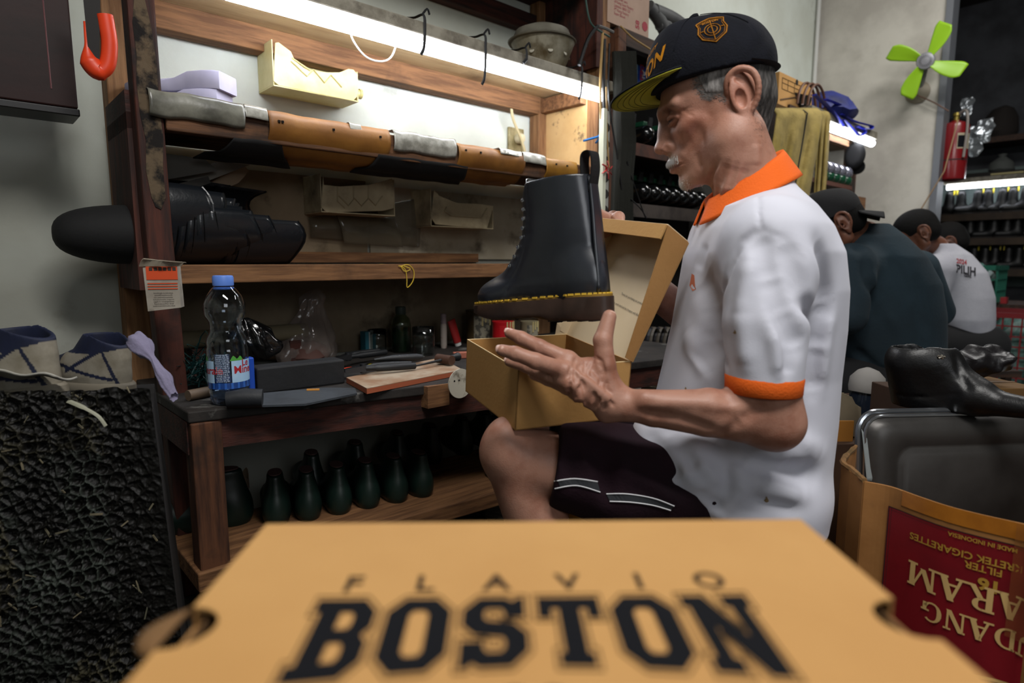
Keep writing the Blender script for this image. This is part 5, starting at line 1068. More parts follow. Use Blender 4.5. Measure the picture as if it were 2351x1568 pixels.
# jars, bottles and cans at the back
def cup(px, py, r_, h_, lab, name='plastic_cup', cat='cup', y=None, prof=None, m=None, lean=0):
    p = FZ(px, py, BZ); y_ = max(min(p.y, -.04), -.6) if y is None else y; q = FP(px, py, y_); g = thing(name, lab, cat, WF(q.x, y_, BZ) @ RY(lean))
    obj('wall', MB().lathe(prof or [(r_*.9, 0), (r_*.95, .003), (r_, h_*.3), (r_*1.02, h_*.32), (r_, h_*.34), (r_*1.01, h_*.62), (r_*1.03, h_*.64), (r_*1.01, h_*.66), (r_*1.03, h_)], 28, caps=False), m or glass('cup_plastic', 'dde4e2', .06), g, smooth=True, solid=.0008); return g
cup(867, 812, .027, .075, 'clear ridged plastic cup left of the green bottle'); cup(973, 815, .032, .085, 'wider clear plastic cup right of the green bottle')
g = cup(922, 808, .03, .16, 'small bottle half full of dark green liquid at the back of the bench', 'green_bottle', 'bottle', prof=[(.026, 0), (.029, .004), (.03, .06), (.03, .085), (.026, .105), (.013, .118), (.012, .128)], m=glass('greenish_plastic', 'c3d4c2', .05))
obj('liquid', MB().lathe([(.025, .002), (.0285, .006), (.0292, .078)], 28), mat('green_liquid', '0f2a18', .2), g, smooth=True); obj('cap', MB().lathe([(.0155, .118), (.016, .12), (.016, .14), (.013, .142)], 20), mat('dark_green_cap', '232e28', .5), g, smooth=True)
g = thing('blue_carton', 'small teal and white carton behind the clear cup', 'carton', WF(FP(846, 805, -.07).x, -.07, BZ)); obj('body', B((0, 0, .035), (.035, .03, .07)), mat('teal_card', '1d5a68', .6), g); obj('side', B((.0, -.0155, .035), (.012, .001, .068)), mat('dull_white_card', '8d9290', .6), g)
g = thing('spray_tube', 'slim white spotted tube standing upright at the bench back', 'tube', WF(FP(1019, 806, -.12).x, -.12, BZ)); obj('body', MB().lathe([(.009, 0), (.0105, .01), (.0105, .075), (.009, .08)], 18), mat('spotted_white', '9a9088', .5, c2='7a4a44', sc=60, lo=.6, hi=.64), g, smooth=True); obj('cap', MB().lathe([(.009, .08), (.0095, .082), (.009, .11), (.007, .112)], 18), mat('pinkish_cap', '8f8084', .5), g, smooth=True)
g = thing('red_tube', 'red squeeze tube leaning beside the slim white tube', 'tube', WF(FP(1052, 800, -.12).x, -.12, BZ+.004) @ RY(-18)); obj('body', MB().loft([[(.013*math.cos(t), .013*math.sin(t), .012) for t in np.linspace(0, 6.283, 16, endpoint=False)], [(.016*math.cos(t), .003*math.sin(t), .09) for t in np.linspace(0, 6.283, 16, endpoint=False)]]), mat('red_tube', '8f1c1c', .5), g, smooth=True); obj('cap', MB().lathe([(.011, 0), (.0115, .002), (.011, .014)], 16), M_white, g, smooth=True)
def tin(px, py, r_, h_, lab, col, band, y):
    q = FP(px, py, y); g = thing('paint_tin', lab, 'tin', WF(q.x, y, BZ)); obj('body', MB().lathe([(r_, 0), (r_*1.02, .003), (r_*.99, .006), (r_*.99, h_-.006), (r_*1.03, h_-.003), (r_*1.02, h_)], 28), col, g, smooth=True)
    obj('label', MB().grid(lambda u, v: (r_*1.004*math.cos(-2.6+1.6*u), r_*1.004*math.sin(-2.6+1.6*u), h_*(.15+.7*v)), 14, 2), band, g, smooth='all')
    for k in range(4): obj('drip', MB().tube([(r_*1.01*math.cos(-1.9+k*.3), r_*1.01*math.sin(-1.9+k*.3), h_), (r_*1.01*math.cos(-1.9+k*.3), r_*1.01*math.sin(-1.9+k*.3), h_*(.55+.1*(k % 3)))], .0028, 6), mat('glue_drip', 'b5a676', .4), g, smooth=True)
tin(1098, 790, .042, .115, 'grimy tin with a pale printed label behind the open box', mat('rusty_tin', '4a3b22', .5, c2='2d2416', sc=14), mat('pale_label', '8b8574', .7, c2='4f4c44', sc=60, lo=.5, hi=.55), -.10)
tin(1155, 800, .036, .085, 'red tin with dried cream drips behind the open box', mat('red_tin', 'b3141c', .4), mat('red_tin', 'b3141c', .4), -.22)
tin(1215, 800, .03, .08, 'small cream tin beside the red tin', mat('cream_tin', '7d745c', .5), mat('pale_label', '8b8574', .7), -.24)
# yellow string on the middle shelf
st_p = [FP(x, y, -.308) for x, y in ((880, 607), (905, 608), (930, 612), (942, 618), (930, 623), (922, 612), (938, 608), (950, 622), (948, 645), (935, 660), (934, 640), (930, 618), (915, 610))]
for p in st_p[:2]: p.y = -.29
solo('yellow_string', 'looped yellow string hanging over the middle shelf edge', 'string', MB().tube(smooth_path(st_p, 5), .0013, 5), mat('yellow_string', 'c8a934', .6), I3, smooth=True)
# ---------------------------------------------------------------- shoe lasts on the lower shelf
M_last = mat('dark_green_last', '11241e', .42, c2='0b1714', sc=6, dirt='26302a', dsc=9, dlo=.62, dhi=.8)
FLs = Field(); FLs.col([(.0, .095, 0, .092, .030), (.012, .096, 0, .097, .033), (.035, .092, 0, .092, .032), (.055, .07, 0, .07, .029), (.075, .052, 0, .05, .024), (.095, .044, 0, .037, .019), (.112, .042, 0, .032, .0175)], k=.012, e=2.2); FLs.el((.15, 0, .028), (.05, .033, .027), k=.02); FLs.el((.025, 0, .03), (.026, .027, .035), k=.02)
LV, LF = relax(*FLs.mesh(.0035), 1)
lst = thing('shoe_last', 'tmp', 'shoe last', I3); obj('form', (LV, LF), M_last, lst, smooth='all'); tpl = MB().lathe([(.0155, 0), (.0155, .002)], 18, M=T(.042, 0, .1125) @ Matrix.Scale(1.7, 4, (1, 0, 0))); obj('top_plate', tpl, mat('dull_red_plate', '4a3230', .7), lst, smooth=True)
ords = ['leftmost', 'second', 'third', 'fourth', 'fifth', 'rightmost']
for k, (px, py, s_) in enumerate([(637, 1207, 1.0), (712, 1195, .98), (785, 1180, .98), (853, 1166, .97), (920, 1153, .97), (980, 1140, .96)]):
    p = PZ(px, py, .147); M_ = T(p.x, p.y, .146) @ RZ(112+3*k) @ Matrix.Scale(s_, 4)
    lab = 'dark green shoe last, %s of the front row under the bench' % ords[k]
    if k == 0: lst.matrix_basis = M_; tag(lst, lab, 'shoe last', 'front row of shoe lasts')
    else: dup(lst, M_, lab, 'front row of shoe lasts')
for k, a in enumerate((.20, .33, .46, .58, .70, .80, .92)):
    dup(lst, WF(a+.13, -.30+.005*k, .146, 75+6*(k % 2)) @ Matrix.Scale(.98, 4), 'dark shoe last, %s from the left in the back row under the bench' % ORD[int(round((a-.2)/.12))], 'back row of shoe lasts')
p = PZ(575, 1200, .147); dup(lst, T(p.x-.01, p.y+.02, .146) @ RZ(200) @ Matrix.Scale(1.12, 4), 'blue-green shoe last turned sideways at the left end under the bench', 'front row of shoe lasts')
# blue and white torn packet by the bench leg, rope coil
g = thing('torn_packet', 'torn blue and white paper packet beside the front bench leg', 'packet', at(548, 1300, 30, .0)); obj('body', MB().box((0, 0, .1), (.06, .05, .2)), mat('white_packet', '8f8f8c', .7, dirt='2a4a7a', dsc=12, dlo=.56, dhi=.58), g); obj('blue_side', B((-.0305, 0, .1), (.001, .05, .2)), mat('blue_packet', '2a5a98', .6), g); obj('torn_top', MB().grid(lambda u, v: (.034*math.cos(6.28*u), .03*math.sin(6.28*u), .195+.035*v+.012*math.sin(25*u)*v), 30, 4), mat('brown_paper', '5f5040', .8), g, solid=.001)
M_rope = mat('grey_rope', '55504a', .9, bump=1, bsc=60); rp = PZ(1150, 1300, 0)
g = thing('rope_coil', 'coil of grey rope on the floor behind the man\'s shin', 'rope', T(rp.x+.03, rp.y+.25, 0))
for k in range(9): obj('turn', MB().tube([((.085-.004*abs(k-4))*math.cos(t), (.085-.004*abs(k-4))*math.sin(t), .01+.018*k) for t in np.linspace(0, 6.283, 26)], .0095, 7, caps=False), M_rope, g, smooth=True)
# ---------------------------------------------------------------- left foreground: crusted block, shoes, cloth
from mathutils import noise as nzz
b_l, b_r = P(-60, 915, .90), P(345, 893, .93); zt_b = .545
def crust(u, v):
    x = b_l.x-.1+(b_r.x-b_l.x+.1)*u; z = zt_b*(1-v); y = .90+.03*u-.05*v*(.3) ; x += .035*v*u
    p = Vector((x*58, z*58, 1.3)); c = nzz.voronoi(p, distance_metric='DISTANCE')[0]; rdg = 1-min(1, (c[1]-c[0])*1.6); p2 = p*2.2; c2 = nzz.voronoi(p2)[0]; r2 = 1-min(1, (c2[1]-c2[0])*1.6)
    fade = 1-.75*max(0, (u-.72)/.28); dsp = (.009*rdg*rdg+.004*r2+.006*nzz.noise(p*.25))*fade
    return (x, y-dsp, z+(.006*nzz.noise(Vector((x*30, 0, 0))) if v == 0 else 0)), rdg*fade
nu, nv = 360, 380; cr_ = MB(); vs = []; cc = []; rg = random.Random(6)
for i in range(nu+1):
    for j in range(nv+1):
        p, rd = crust(i/nu, j/nv); vs.append(p); k = max(0, rd-.72)/.28*max(0, nzz.noise(Vector((p[0]*9, p[2]*9, 4)))+.35); k = min(.8, k)
        base = (.0045, .0042, .0036); hi = (.11, .10, .06) if nzz.noise(Vector((p[0]*5, p[2]*5, 9))) > -.1 else (.075, .09, .075); cc.append([base[q]*(1-k)+hi[q]*k for q in range(3)])
cr_.add(vs, [(i*(nv+1)+j, (i+1)*(nv+1)+j, (i+1)*(nv+1)+j+1, i*(nv+1)+j+1) for i in range(nu) for j in range(nv)])
g = thing('glue_crusted_block', 'big block coated in dark crusted glue and scraps in the left foreground', 'block', T(b_r.x, .93, 0)); gi = g.matrix_basis.inverted()
me_src = obj('crusted_face', (np.array([tuple(gi @ Vector(v)) for v in cr_.v]), np.array(cr_.f)), mat('glue_crust', 'ffffff', .5, attr='col', spec=.25, bump=.5, bsc=200), g, smooth='all'); set_color(me_src, np.array(cc))
bx = MB().hexa([gi @ Vector(v) for v in ((b_l.x-.1, .90, 0), (b_r.x+.034, .915, 0), (b_r.x-.10, 1.16, 0), (b_l.x-.1, 1.10, 0), (b_l.x-.1, .905, zt_b-.04), (b_r.x-.003, .937, zt_b-.04), (b_r.x-.13, 1.16, zt_b-.04), (b_l.x-.1, 1.10, zt_b-.04))])
obj('core', bx, mat('block_core', '0e0c0b', .8, bump=.8, bsc=40), g)
sc_ = MB(); rg = random.Random(12)
for k in range(46):
    u, v = rg.uniform(.1, .97), rg.uniform(.0, .8)**1.3; p, _ = crust(u, v); a = rg.uniform(0, 3.14); L_ = rg.uniform(.006, .022); w_ = rg.uniform(.001, .003); sc_.box((0, 0, 0), (L_, .0015, w_), M=gi @ T(p[0], p[1]-.003, p[2]) @ Matrix.Rotation(a, 4, 'Y') @ RZ(rg.uniform(-25, 25)))
obj('scraps', sc_, mat('pale_scrap', '7a6f58', .8, c2='4a4a3c', sc=30), g)['kind'] = 'stuff'
tb_ = P(180, 925, .88); tb2 = P(245, 978, .875)
obj('glue_strand', MB().tube(smooth_path([gi @ P(160, 922, .885), gi @ P(190, 935, .872), gi @ P(225, 955, .87), gi @ P(243, 978, .872)], 5), [.005]*6+[.0035]*10, 6, flat=.5), mat('pale_strand', '8a8a78', .6), g, smooth=True)
# trainers resting on the block
def trainer(label, M, s=1.):
    t = thing('trainer', label, 'shoe', M)
    F = Field(); F.col([(.02, .138, 0, .132, .040), (.040, .135, 0, .130, .042), (.058, .120, 0, .115, .040), (.075, .095, 0, .092, .037), (.092, .072, 0, .068, .034), (.125, .055, 0, .050, .032)], k=.02, e=2.2); F.plane((.03, 0, .112), (-.45, 0, 1)); F.el((.205, 0, .035), (.062, .04, .032), k=.02); F.col([(.075, .062, 0, .045, .027), (.14, .055, 0, .044, .030)], k=.004, op='s'); F.ribs([(.12, -.04, .06), (.18, -.035, .05)], .004, .002); F.ribs([(.12, .04, .06), (.18, .035, .05)], .004, .002)
    V_, F_ = relax(*F.mesh(.0025), 1); up_o = obj('upper', (V_, F_), mat('trainer_white', 'ffffff', .7, attr='col', c2='c9c4b8', sc=12, bump=.2), t, smooth='all')
    x, z = V_[:, 0], V_[:, 2]; m_ = ((np.abs(z-(.034+.22*(x-.02))) < .0035) & (x > .02) & (x < .15)) | ((np.abs(z-(.098-.5*(x-.03))) < .004) & (x > .03) & (x < .13)) | (z > .098-.25*x) & (z > .086) | ((np.abs(x-.018-.3*(z-.04)) < .003) & (z < .09)) | ((x > .15) & (z > .052) & (np.abs(V_[:, 1]) > .012))
    cc_ = np.where(m_[:, None], np.array(lin('121a36')[:3]), np.array(lin('8d877a')[:3])); set_color(up_o, cc_)
    so = MB(); o = [(.135+.142*math.cos(a), .044*math.sin(a)) for a in np.linspace(0, 6.283, 40, endpoint=False)]; so.loft([[(x, y*.95, 0) for x, y in o], [(x, y, .004) for x, y in o], [(x, y, .022) for x, y in o], [(.135+(x-.135)*.97, y*.95, .026) for x, y in o]]); obj('sole', so, mat('trainer_sole', '7d7668', .6), t, smooth=True)
    for k in range(5): obj('lace', MB().tube(smooth_path([(.115+.017*k, -.022, .082-.007*k), (.118+.017*k, 0, .09-.007*k), (.115+.017*k, .022, .082-.007*k)], 4), .003, 6), mat('dark_lace', '22242a', .8), t, smooth=True)
    return t
q1 = P(145, 905, .99); tr1 = trainer('white and navy trainer lying on the crusted block at the left edge', axes((q1.x, q1.y+.0, zt_b-.03), Vector((-.97, .2, -.1)).normalized(), Vector((-.2, -.97, 0)).normalized(), Vector((-.1, 0, 1)).normalized()))
q2 = P(345, 925, 1.06); dup(tr1, T(q2.x-.02, q2.y-.02, zt_b-.036) @ RZ(160) @ Matrix.Scale(.85, 4), 'dirty trainer behind the right corner of the crusted block')
def cloth(u, v): return (-.14+.18*u, -.02+.05*v, .004+.018*math.sin(u*2.6)*(1-v)+.004*math.sin(u*15+v*4))
c3 = P(70, 918, .95); solo('white_cloth', 'white rag on top of the crusted block under the trainer', 'rag', MB().grid(cloth, 24, 8), mat('rag_white', '9a978e', .85, bump=.5), T(c3.x+.02, .945, zt_b+.004), smooth='all', solid=.003)
def glove(u, v): a = 2*math.pi*u; r_ = (.014+.006*math.sin(3*v*3.1))*(1-.55*v)*(1+.12*math.sin(6*a)); return (.085*v, r_*math.cos(a), .004+.03*(1-v)**1.0+r_*math.sin(a)-.055*v*v)
c4 = P(318, 868, 1.0); solo('knitted_glove', 'pale lilac knitted glove draped over the second trainer', 'glove', MB().grid(glove, 24, 20).noise(.003, 60), mat('lilac_knit', '77728a', .9, bump=1, bsc=120), T(c4.x, c4.y, zt_b+.03) @ RZ(-25), smooth='all')
# ---------------------------------------------------------------- second rack: straps, fan boxes, row of boots
M_wdk = mat('dark_rack_wood', '3a2416', .75, c2='1f130b', sc=5, st=WX, bump=.5, bsc=12, bst=WX)
r2 = thing('shelf_rack', 'dark crowded wooden rack behind the old man\'s face', 'shelf rack', I3)
obj('post', B((1.50, -.30, .77), (.045, .05, 1.54)), M_woodz, r2, bevel=.003); obj('post', B((2.42, -.30, .9), (.05, .05, 1.5)), M_woodz, r2); obj('post', B((1.50, -.03, 1.1), (.045, .05, 2.2)), M_woodz, r2)
obj('back_board', B((1.98, -.015, .95), (.96, .02, 1.2)), M_dark, r2); obj('back_strip', B((1.98, -.03, 1.055), (.94, .012, .035)), mat('cream_strip', 'b7b49c', .8), r2)
obj('top_beam', B((1.98, -.31, 1.517), (.92, .03, .055)), M_wdk, r2, bevel=.002); obj('top_board', B((1.98, -.16, 1.552), (.96, .29, .012)), M_wdk, r2)
obj('shelf', B((1.98, -.16, 1.16), (.92, .29, .016)), M_wdk, r2); obj('shelf_edge', B((1.98, -.31, 1.15), (.92, .02, .045)), mat('red_brown_edge', '4e2a1c', .7, c2='2a1710', sc=14), r2)
obj('shelf', B((1.98, -.16, .945), (.92, .29, .016)), M_wdk, r2); obj('shelf_edge', B((1.98, -.31, .93), (.92, .02, .05)), mat('grey_brown_edge', '3d3530', .7, c2='26201c', sc=14), r2); obj('shelf', B((1.98, -.16, .6), (.92, .29, .016)), M_wdk, r2)
cb0 = FP(1395, 20, -.30); g = thing('carton', 'pinkish cardboard carton with red print on top of the strap rack', 'carton', WF(cb0.x, -.30, 1.56))
wL = FP(1490, 30, -.30).x-cb0.x
obj('body', B((wL/2, .13, .15), (wL, .26, .30)), mat('pinkish_card', 'a78d7c', .8, c2='99806f', sc=4), g)
tm = MB()
for i, t_ in enumerate(['Customer care', 'of Kong Guan Factory', 'Layanan: 0800 123', 'PT Kong Factory', 'Super Biscuit']): text_mb(t_, .0135, M=T(.035, -.0008, .088-.013*i) @ RX(90), align='LEFT', mb=tm, sx=.9)
text_mb('58', .03, M=T(wL-.068, -.0008, .03) @ RX(90) @ RZ(90), bold=.03, mb=tm); obj('red_print', tm, mat('red_ink', '8f2634', .7), g)
lo_ = MB().tube([(wL-.085+.034*x, -.0008, .19+.07*z) for x, z in ((-1, 1), (-1, -.9), (1, -1), (1, 1))], .0014, 4)
for r_ in (.024, .017, .011): lo_.tube([(wL-.085+r_*math.cos(a), -.0008, .20+r_*1.5*math.sin(a)) for a in np.linspace(-2.9, -.2, 12)], .0012, 4)
obj('emblem_outline', lo_, mat('red_ink', '8f2634', .7), g); obj('round_seal', MB().lathe([(.017, 0), (.017, .0008)], 9, M=T(wL-.024, -.0004, .035) @ RX(90)), mat('red_ink', '8f2634', .7), g)
hs = thing('grey_hose', 'bent grey hoses behind the pinkish carton', 'hose', WF(0, 0, 0))
for pts, r_ in (([(1488, 15), (1510, 40), (1530, 78), (1545, 110)], .026), ([(1500, 25), (1545, 45), (1585, 75), (1620, 110)], .028), ([(1512, 60), (1530, 55), (1540, 75), (1532, 90)], .018)):
    obj('hose', MB().tube(smooth_path([tuple(FP(x, y, -.2)) for x, y in pts], 5), r_, 12), mat('grey_rubber', '4b4c4c', .6, c2='37383a', sc=10), hs, smooth=True)
ct = FP(1372, 40, -.31)
def fbox(px0, px1, py0, py1, y, cols, lab, txts):
    a, b = FP(px0, py0, y), FP(px1, py1, y); w_, h_ = b.x-a.x, .125; g = thing('fan_carton', lab, 'carton', WF(a.x, y, 1.37))
    obj('body', B((w_/2, .07, h_/2), (w_, .14, h_)), cols, g)
    for tx, sx_, z_, sz, m_ in txts: obj('printed_name', text_mb(tx, sz, M=T(sx_, -.0015, z_) @ RX(90) @ RZ(-90), bold=.03), m_, g)
    return g
M_w2 = mat('print_white', 'c4ccd4', .6); g = fbox(1428, 1464, 110, 170, -.22, mat('pale_blue_card', '7fb0cf', .6, c2='c3ccd2', sc=9, st=(3, .2, .2), lo=.48, hi=.52), 'pale blue and white fan carton standing behind the black straps', [('DEEP FAN', .125, .064, .03, mat('print_red', 'a82a22', .6))])
for k in range(3): obj('label_strip', B((.02+.03*k, -.0008, .07), (.014, .001, .09)), M_w2, g)
fbox(1467, 1484, 128, 180, -.22, mat('blue_card', '1d3f96', .55), 'blue fan carton with white lettering beside the pale one', [('Arashi', .033, .064, .036, M_w2)])
sp_ = thing('strap_bundle', 'bundle of long black leather straps hanging from the rack beam', 'straps', WF(0, 0, 0)); rg = random.Random(3)
for k in range(14):
    x0 = 1412+k*3.6; x1 = 1412+rg.uniform(0, 44); pts = [(x0-3, 118), (x0, 190), (1405+k*3.2+6, 260), (1412+k*3.4, 330), (1408+k*3.2, 420), (1404+k*3.6, 525+rg.uniform(0, 30))]; yy = -.345-.004*(k % 4)
    obj('strap', MB().tube(smooth_path([tuple(FP(x, y, yy)) for x, y in pts], 5), .0085, 6, flat=.25), mat('black_strap', '16170f' if k % 3 == 0 else '101112', .75, bump=.4, bsc=50), sp_)
cw = thing('cane_rods', 'thin cane rods and cables running up the rack post', 'rods', WF(0, 0, 0))
M_cane = mat('cane', '9a7c4a', .6); M_blk = mat('black_cable', '0d0d0e', .5)
for pts, r_, m_ in (([(1384, 75), (1378, 200), (1382, 300), (1392, 390)], .0045, M_cane), ([(1392, 200), (1393, 300), (1398, 385)], .0035, M_cane), ([(1345, 0), (1352, 40), (1364, 62), (1400, 85)], .003, mat('green_cable', '2f4a42', .5)), ([(1372, 60), (1350, 90), (1330, 150)], .006, M_blk), ([(1388, 90), (1386, 200), (1390, 330)], .006, M_blk), ([(1399, 100), (1398, 230), (1420, 380), (1432, 470)], .0035, M_blk), ([(1375, 60), (1392, 66), (1408, 74)], .005, mat('grey_knot', '5f5d5a', .7)), ([(1440, 370), (1448, 400), (1478, 490), (1484, 500), (1470, 478), (1447, 456)], .0022, M_blk), ([(1425, 60), (1450, 85), (1480, 105), (1500, 118)], .003, M_cane)):
    obj('rod', MB().tube(smooth_path([tuple(FP(x, y, -.355)) for x, y in pts], 5), r_, 6), m_, cw, smooth=True)
solo('blue_tie', 'blue plastic string tied round the rack post', 'string', MB().tube(smooth_path([tuple(FP(x, y, -.325)) for x, y in ((1340, 323), (1358, 318), (1372, 314), (1382, 306), (1375, 318), (1368, 328))], 4), .004, 5), mat('blue_string', '1b62a0', .5), I3, smooth=True)
g = thing('perforated_strip', 'white metal strip with round holes standing in front of the strap rack', 'metal strip', WF(0, 0, 0)); s0 = FP(1381, 378, -.36); s1 = FP(1405, 500, -.36)
obj('flange', B((s0.x+.004, -.36, .97), (.016, .02, .55)), mat('cream_metal', 'c2c4b0', .5), g); obj('web', B((s0.x+.03, -.352, .97), (.035, .004, .55)), mat('grey_metal_web', '8d8c86', .5), g)
for k in range(9): obj('hole', MB().lathe([(.0155, 0), (.0155, .0012)], 18, M=T(s0.x+.031, -.3545, .75+.055*k) @ RX(90)), M_dark, g); 
g = thing('red_ribbon', 'small red ribbon bow tied on the white metal strip', 'ribbon', WF(s0.x+.01, -.372, FP(1388, 390, -.37).z)); 
for a in (-80, -35, 20, 80, 140, 200): obj('loop', MB().tube(smooth_path([(0, 0, 0), (.014*math.cos(math.radians(a)), -.008, .014*math.sin(math.radians(a))), (.03*math.cos(math.radians(a+8)), -.004, .03*math.sin(math.radians(a+8)))], 4), .0035, 5, flat=.4), mat('red_ribbon', 'a83030', .5), g)
# row of black uppers stretched on green lasts
bo0 = None
for k in range(7):
    a_ = 1.69+.068*k
    if bo0 is None:
        bo0 = thing('lasted_boot', 'black boot upper on a green last, first from the left behind the old man\'s chin', 'boot', WF(a_, -.2, .955), 'lasted boots on the strap rack')
        F = Field(); F.chain([(0, .06, .035), (0, -.03, .04), (0, -.09, .05)], [.034, .036, .032], k=.01); F.cap((0, -.02, .04), (.0, .02, .09), .034, .026, k=.02); sdf_obj('upper', F, .005, mat('glossy_black', '0a0b0c', .18, coat=.3), bo0)
        obj('last_top', MB().box((0, .02, .115), (.04, .07, .02)), mat('green_last', '12422c', .5), bo0, bevel=.004); obj('tongue_tip', MB().hexa([(-.015, -.03, .10), (.015, -.03, .10), (.01, -.026, .12), (-.012, -.026, .12), (-.012, -.036, .135), (.012, -.036, .135), (.010, -.033, .137), (-.012, -.033, .137)]), M_blackm, bo0)
    else: dup(bo0, WF(a_, -.2, .955), 'black boot upper on a green last, %s from the left behind the old man\'s chin' % ORD[k])
# other dark boots on the shelf above, boxes below
for k in range(5): dup(bo0, WF(1.70+.11*k, -.2, 1.17), 'dark boot upper, %s from the left on the shelf behind the cap brim' % ORD[k], 'dark boots on the upper strap rack shelf')
# clear sacks and tub seen through the gap under the lid
g = thing('sole_stack', 'curved black and grey rubber soles stacked upright in the gap under the box lid', 'soles', WF(0, 0, 0))
for k in range(9):
    pts = [(1478+k*7, 900), (1484+k*7, 830), (1482+k*8, 780), (1492+k*8, 752), (1505+k*8, 770)]; obj('sole', MB().tube(smooth_path([tuple(FP(x, y, -.42-.01*(k % 2))) for x, y in pts], 4), .014, 6, flat=.25), mat('grey_sole_%d' % (k % 2), '4c463e' if k % 2 else '17161a', .4), g)
tb_ = FP(1510, 885, -.5); g = thing('white_tub', 'cream tub standing behind the open box', 'tub', WF(tb_.x, -.5, tb_.z-.16)); obj('tub', MB().lathe([(.045, 0), (.055, .15), (.058, .158), (.058, .165), (.053, .165), (.043, .01)], 28, caps=False), mat('cream_tub', '8d8674', .6), g, smooth=True)
obj('stand', B((0, 0, -(tb_.z-.16)/2), (.1, .1, tb_.z-.16)), M_wdk, g)
# ---------------------------------------------------------------- third rack with towel and lamp
Y3 = -.5; tL, tR = FP(1893, 279, Y3), FP(1986, 346, Y3); zt3 = (tL.z+tR.z)/2
r3 = thing('shelf_rack', 'farthest wooden rack on the left wall with a small lit tube and a towel', 'shelf rack', I3)
aR = FP(1958, 420, Y3+.02).x
obj('post', B((aR, Y3+.04, .8), (.06, .05, 1.12)), M_woodz, r3, bevel=.003); obj('post', B((2.55, Y3+.04, .8), (.06, .05, 1.14)), M_woodz, r3)
obj('top_board', B((2.85, Y3+.22, zt3+.045), (.75, .42, .02)), M_wdk, r3); obj('rail', B((2.85, Y3+.03, zt3-.02), (.72, .03, .03)), M_palex, r3); obj('ledger_rail', B((3.0, -.06, zt3-.10), (1.3, .05, .05)), M_palex, r3)
zs3 = FP(1930, 412, Y3).z-.03; obj('shelf', B((2.88, Y3+.15, zs3), (.75, .3, .02)), mat('red_brown_board', '4e2a1c', .7), r3); obj('shelf', B((2.88, Y3+.15, zs3-.16), (.75, .3, .02)), M_wdk, r3)
obj('shelf_edge', B((aR-.005, Y3, zs3-.075), (.1, .07, .06)), M_palex, r3); obj('back_panel', B((2.85, -.02, .95), (.8, .02, .55)), mat('grey_panel', '5a5a56', .8), r3)
l3 = thing('tube_lamp', 'short-looking lit fluorescent tube half hidden behind the towel', 'lamp', I3)
obj('tube', MB().tube([(2.55, Y3-.03, zt3), (tR.x, Y3-.03, zt3)], .018, 14), M_tube2, l3, smooth=True); obj('batten', B(((2.55+tR.x)/2, Y3-.03, zt3+.035), (tR.x-2.55, .05, .035)), mat('dusty_metal', '8a8577', .6), l3)
# towel
tw = [FP(1790, 247, -.62), FP(1905, 250, -.62), FP(1862, 480, -.62), FP(1768, 420, -.62)]
def towel(x0, x1, xb0, xb1, yt_, yb_, ph, y=-.62):
    def fn(u, v):
        px = (x0+(x1-x0)*u)*(1-v)+(xb0+(xb1-xb0)*u)*v; py = yt_+(yb_(u)-yt_)*v; p = FP(px, py, y-.012*math.sin(u*15+ph+v*1.5)*min(1, v*3)-.0); 
        if v < .06: p.y += .03*(1-v/.06)
        return tuple(p)
    return fn
g = thing('towel', 'olive yellow towel hanging from the far rack behind his shoulder', 'towel', I3)
M_towel = mat('olive_towel', 'a08c50', .95, c2='857440', sc=14, bump=1, bsc=160, dirt='a08a34', dsc=2.5, dlo=.6, dhi=.7)
obj('front_fold', MB().grid(towel(1786, 1892, 1755, 1850, 246, lambda u: 440+50*u, 0), 40, 24), M_towel, g, smooth='all', solid=.006)
obj('side_fold', MB().grid(towel(1880, 1907, 1868, 1893, 248, lambda u: 480, 2, -.57), 12, 24), M_towel, g, smooth='all', solid=.006)
obj('dark_stripe', MB().tube([tuple(Vector(towel(1786, 1892, 1755, 1850, 246, lambda u: 440+50*u, 0, -.628)(.66-.0*v, v))) for v in np.linspace(.02, .98, 24)], .0045, 6, flat=.5), mat('dark_stripe', '23211c', .9), g)
# box, dark clutter and blue fabric on the rack top
zt3b = zt3+.056; bt = FP(1865, 215, Y3+.02); bl_ = FP(1787, 213, Y3+.02)
g = thing('shoe_box', 'small closed kraft box on top of the far rack beside the wall corner', 'box', WF(bl_.x, Y3+.02, bl_.z-.045)); bw = bt.x-bl_.x; bh = FP(1800, 160, Y3+.02).z-bl_.z+.03
obj('body', B((bw/2, .1, bh/2), (bw, .2, bh)), M_kraft, g, bevel=.001); obj('flap_line', MB().tube([(.02, -.001, .02), (bw-.01, -.001, bh*.72)], .003, 5), mat('brown_line', '4a3318', .8), g); obj('thumb_hole', MB().lathe([(.012, 0), (.012, .001)], 14, M=T(bw*.5, -.0012, bh-.012) @ RX(90)), M_dark, g)
q = MB(); 
for z_ in (bh-.02, bh-.04, bh-.065): q.tube([(.03, -.0006, z_), (bw*.62, -.0006, z_)], .0012, 4)
for x_ in (.03, bw*.25, bw*.44, bw*.62): q.tube([(x_, -.0006, bh-.02), (x_, -.0006, bh-.065)], .0012, 4)
obj('size_table', q, M_print, g); q = FP(1800, 235, Y3+.06)
g = thing('dark_bundle', 'dark clutter bundle under the small kraft box', 'bundle', WF(q.x+.1, Y3+.14, zt3b)); obj('bundle', MB().lathe([(.10, 0), (.14, .02), (.15, .06), (.11, (bl_.z-.045-zt3b)-.002)], 20).noise(.012, 14), mat('dark_cloth', '1f1a17', .9, bump=1, bsc=30), g, smooth=True)
for k in range(3): obj('cane_loop', MB().tube([tuple(Vector((.10*math.cos(a)-.05+.03*k, -.16-.01*k, -.02+.12*math.sin(a)))) for a in np.linspace(.2, 3.0, 14)], .006, 6), mat('brown_cane', '5a3a28', .5), g, smooth=True)
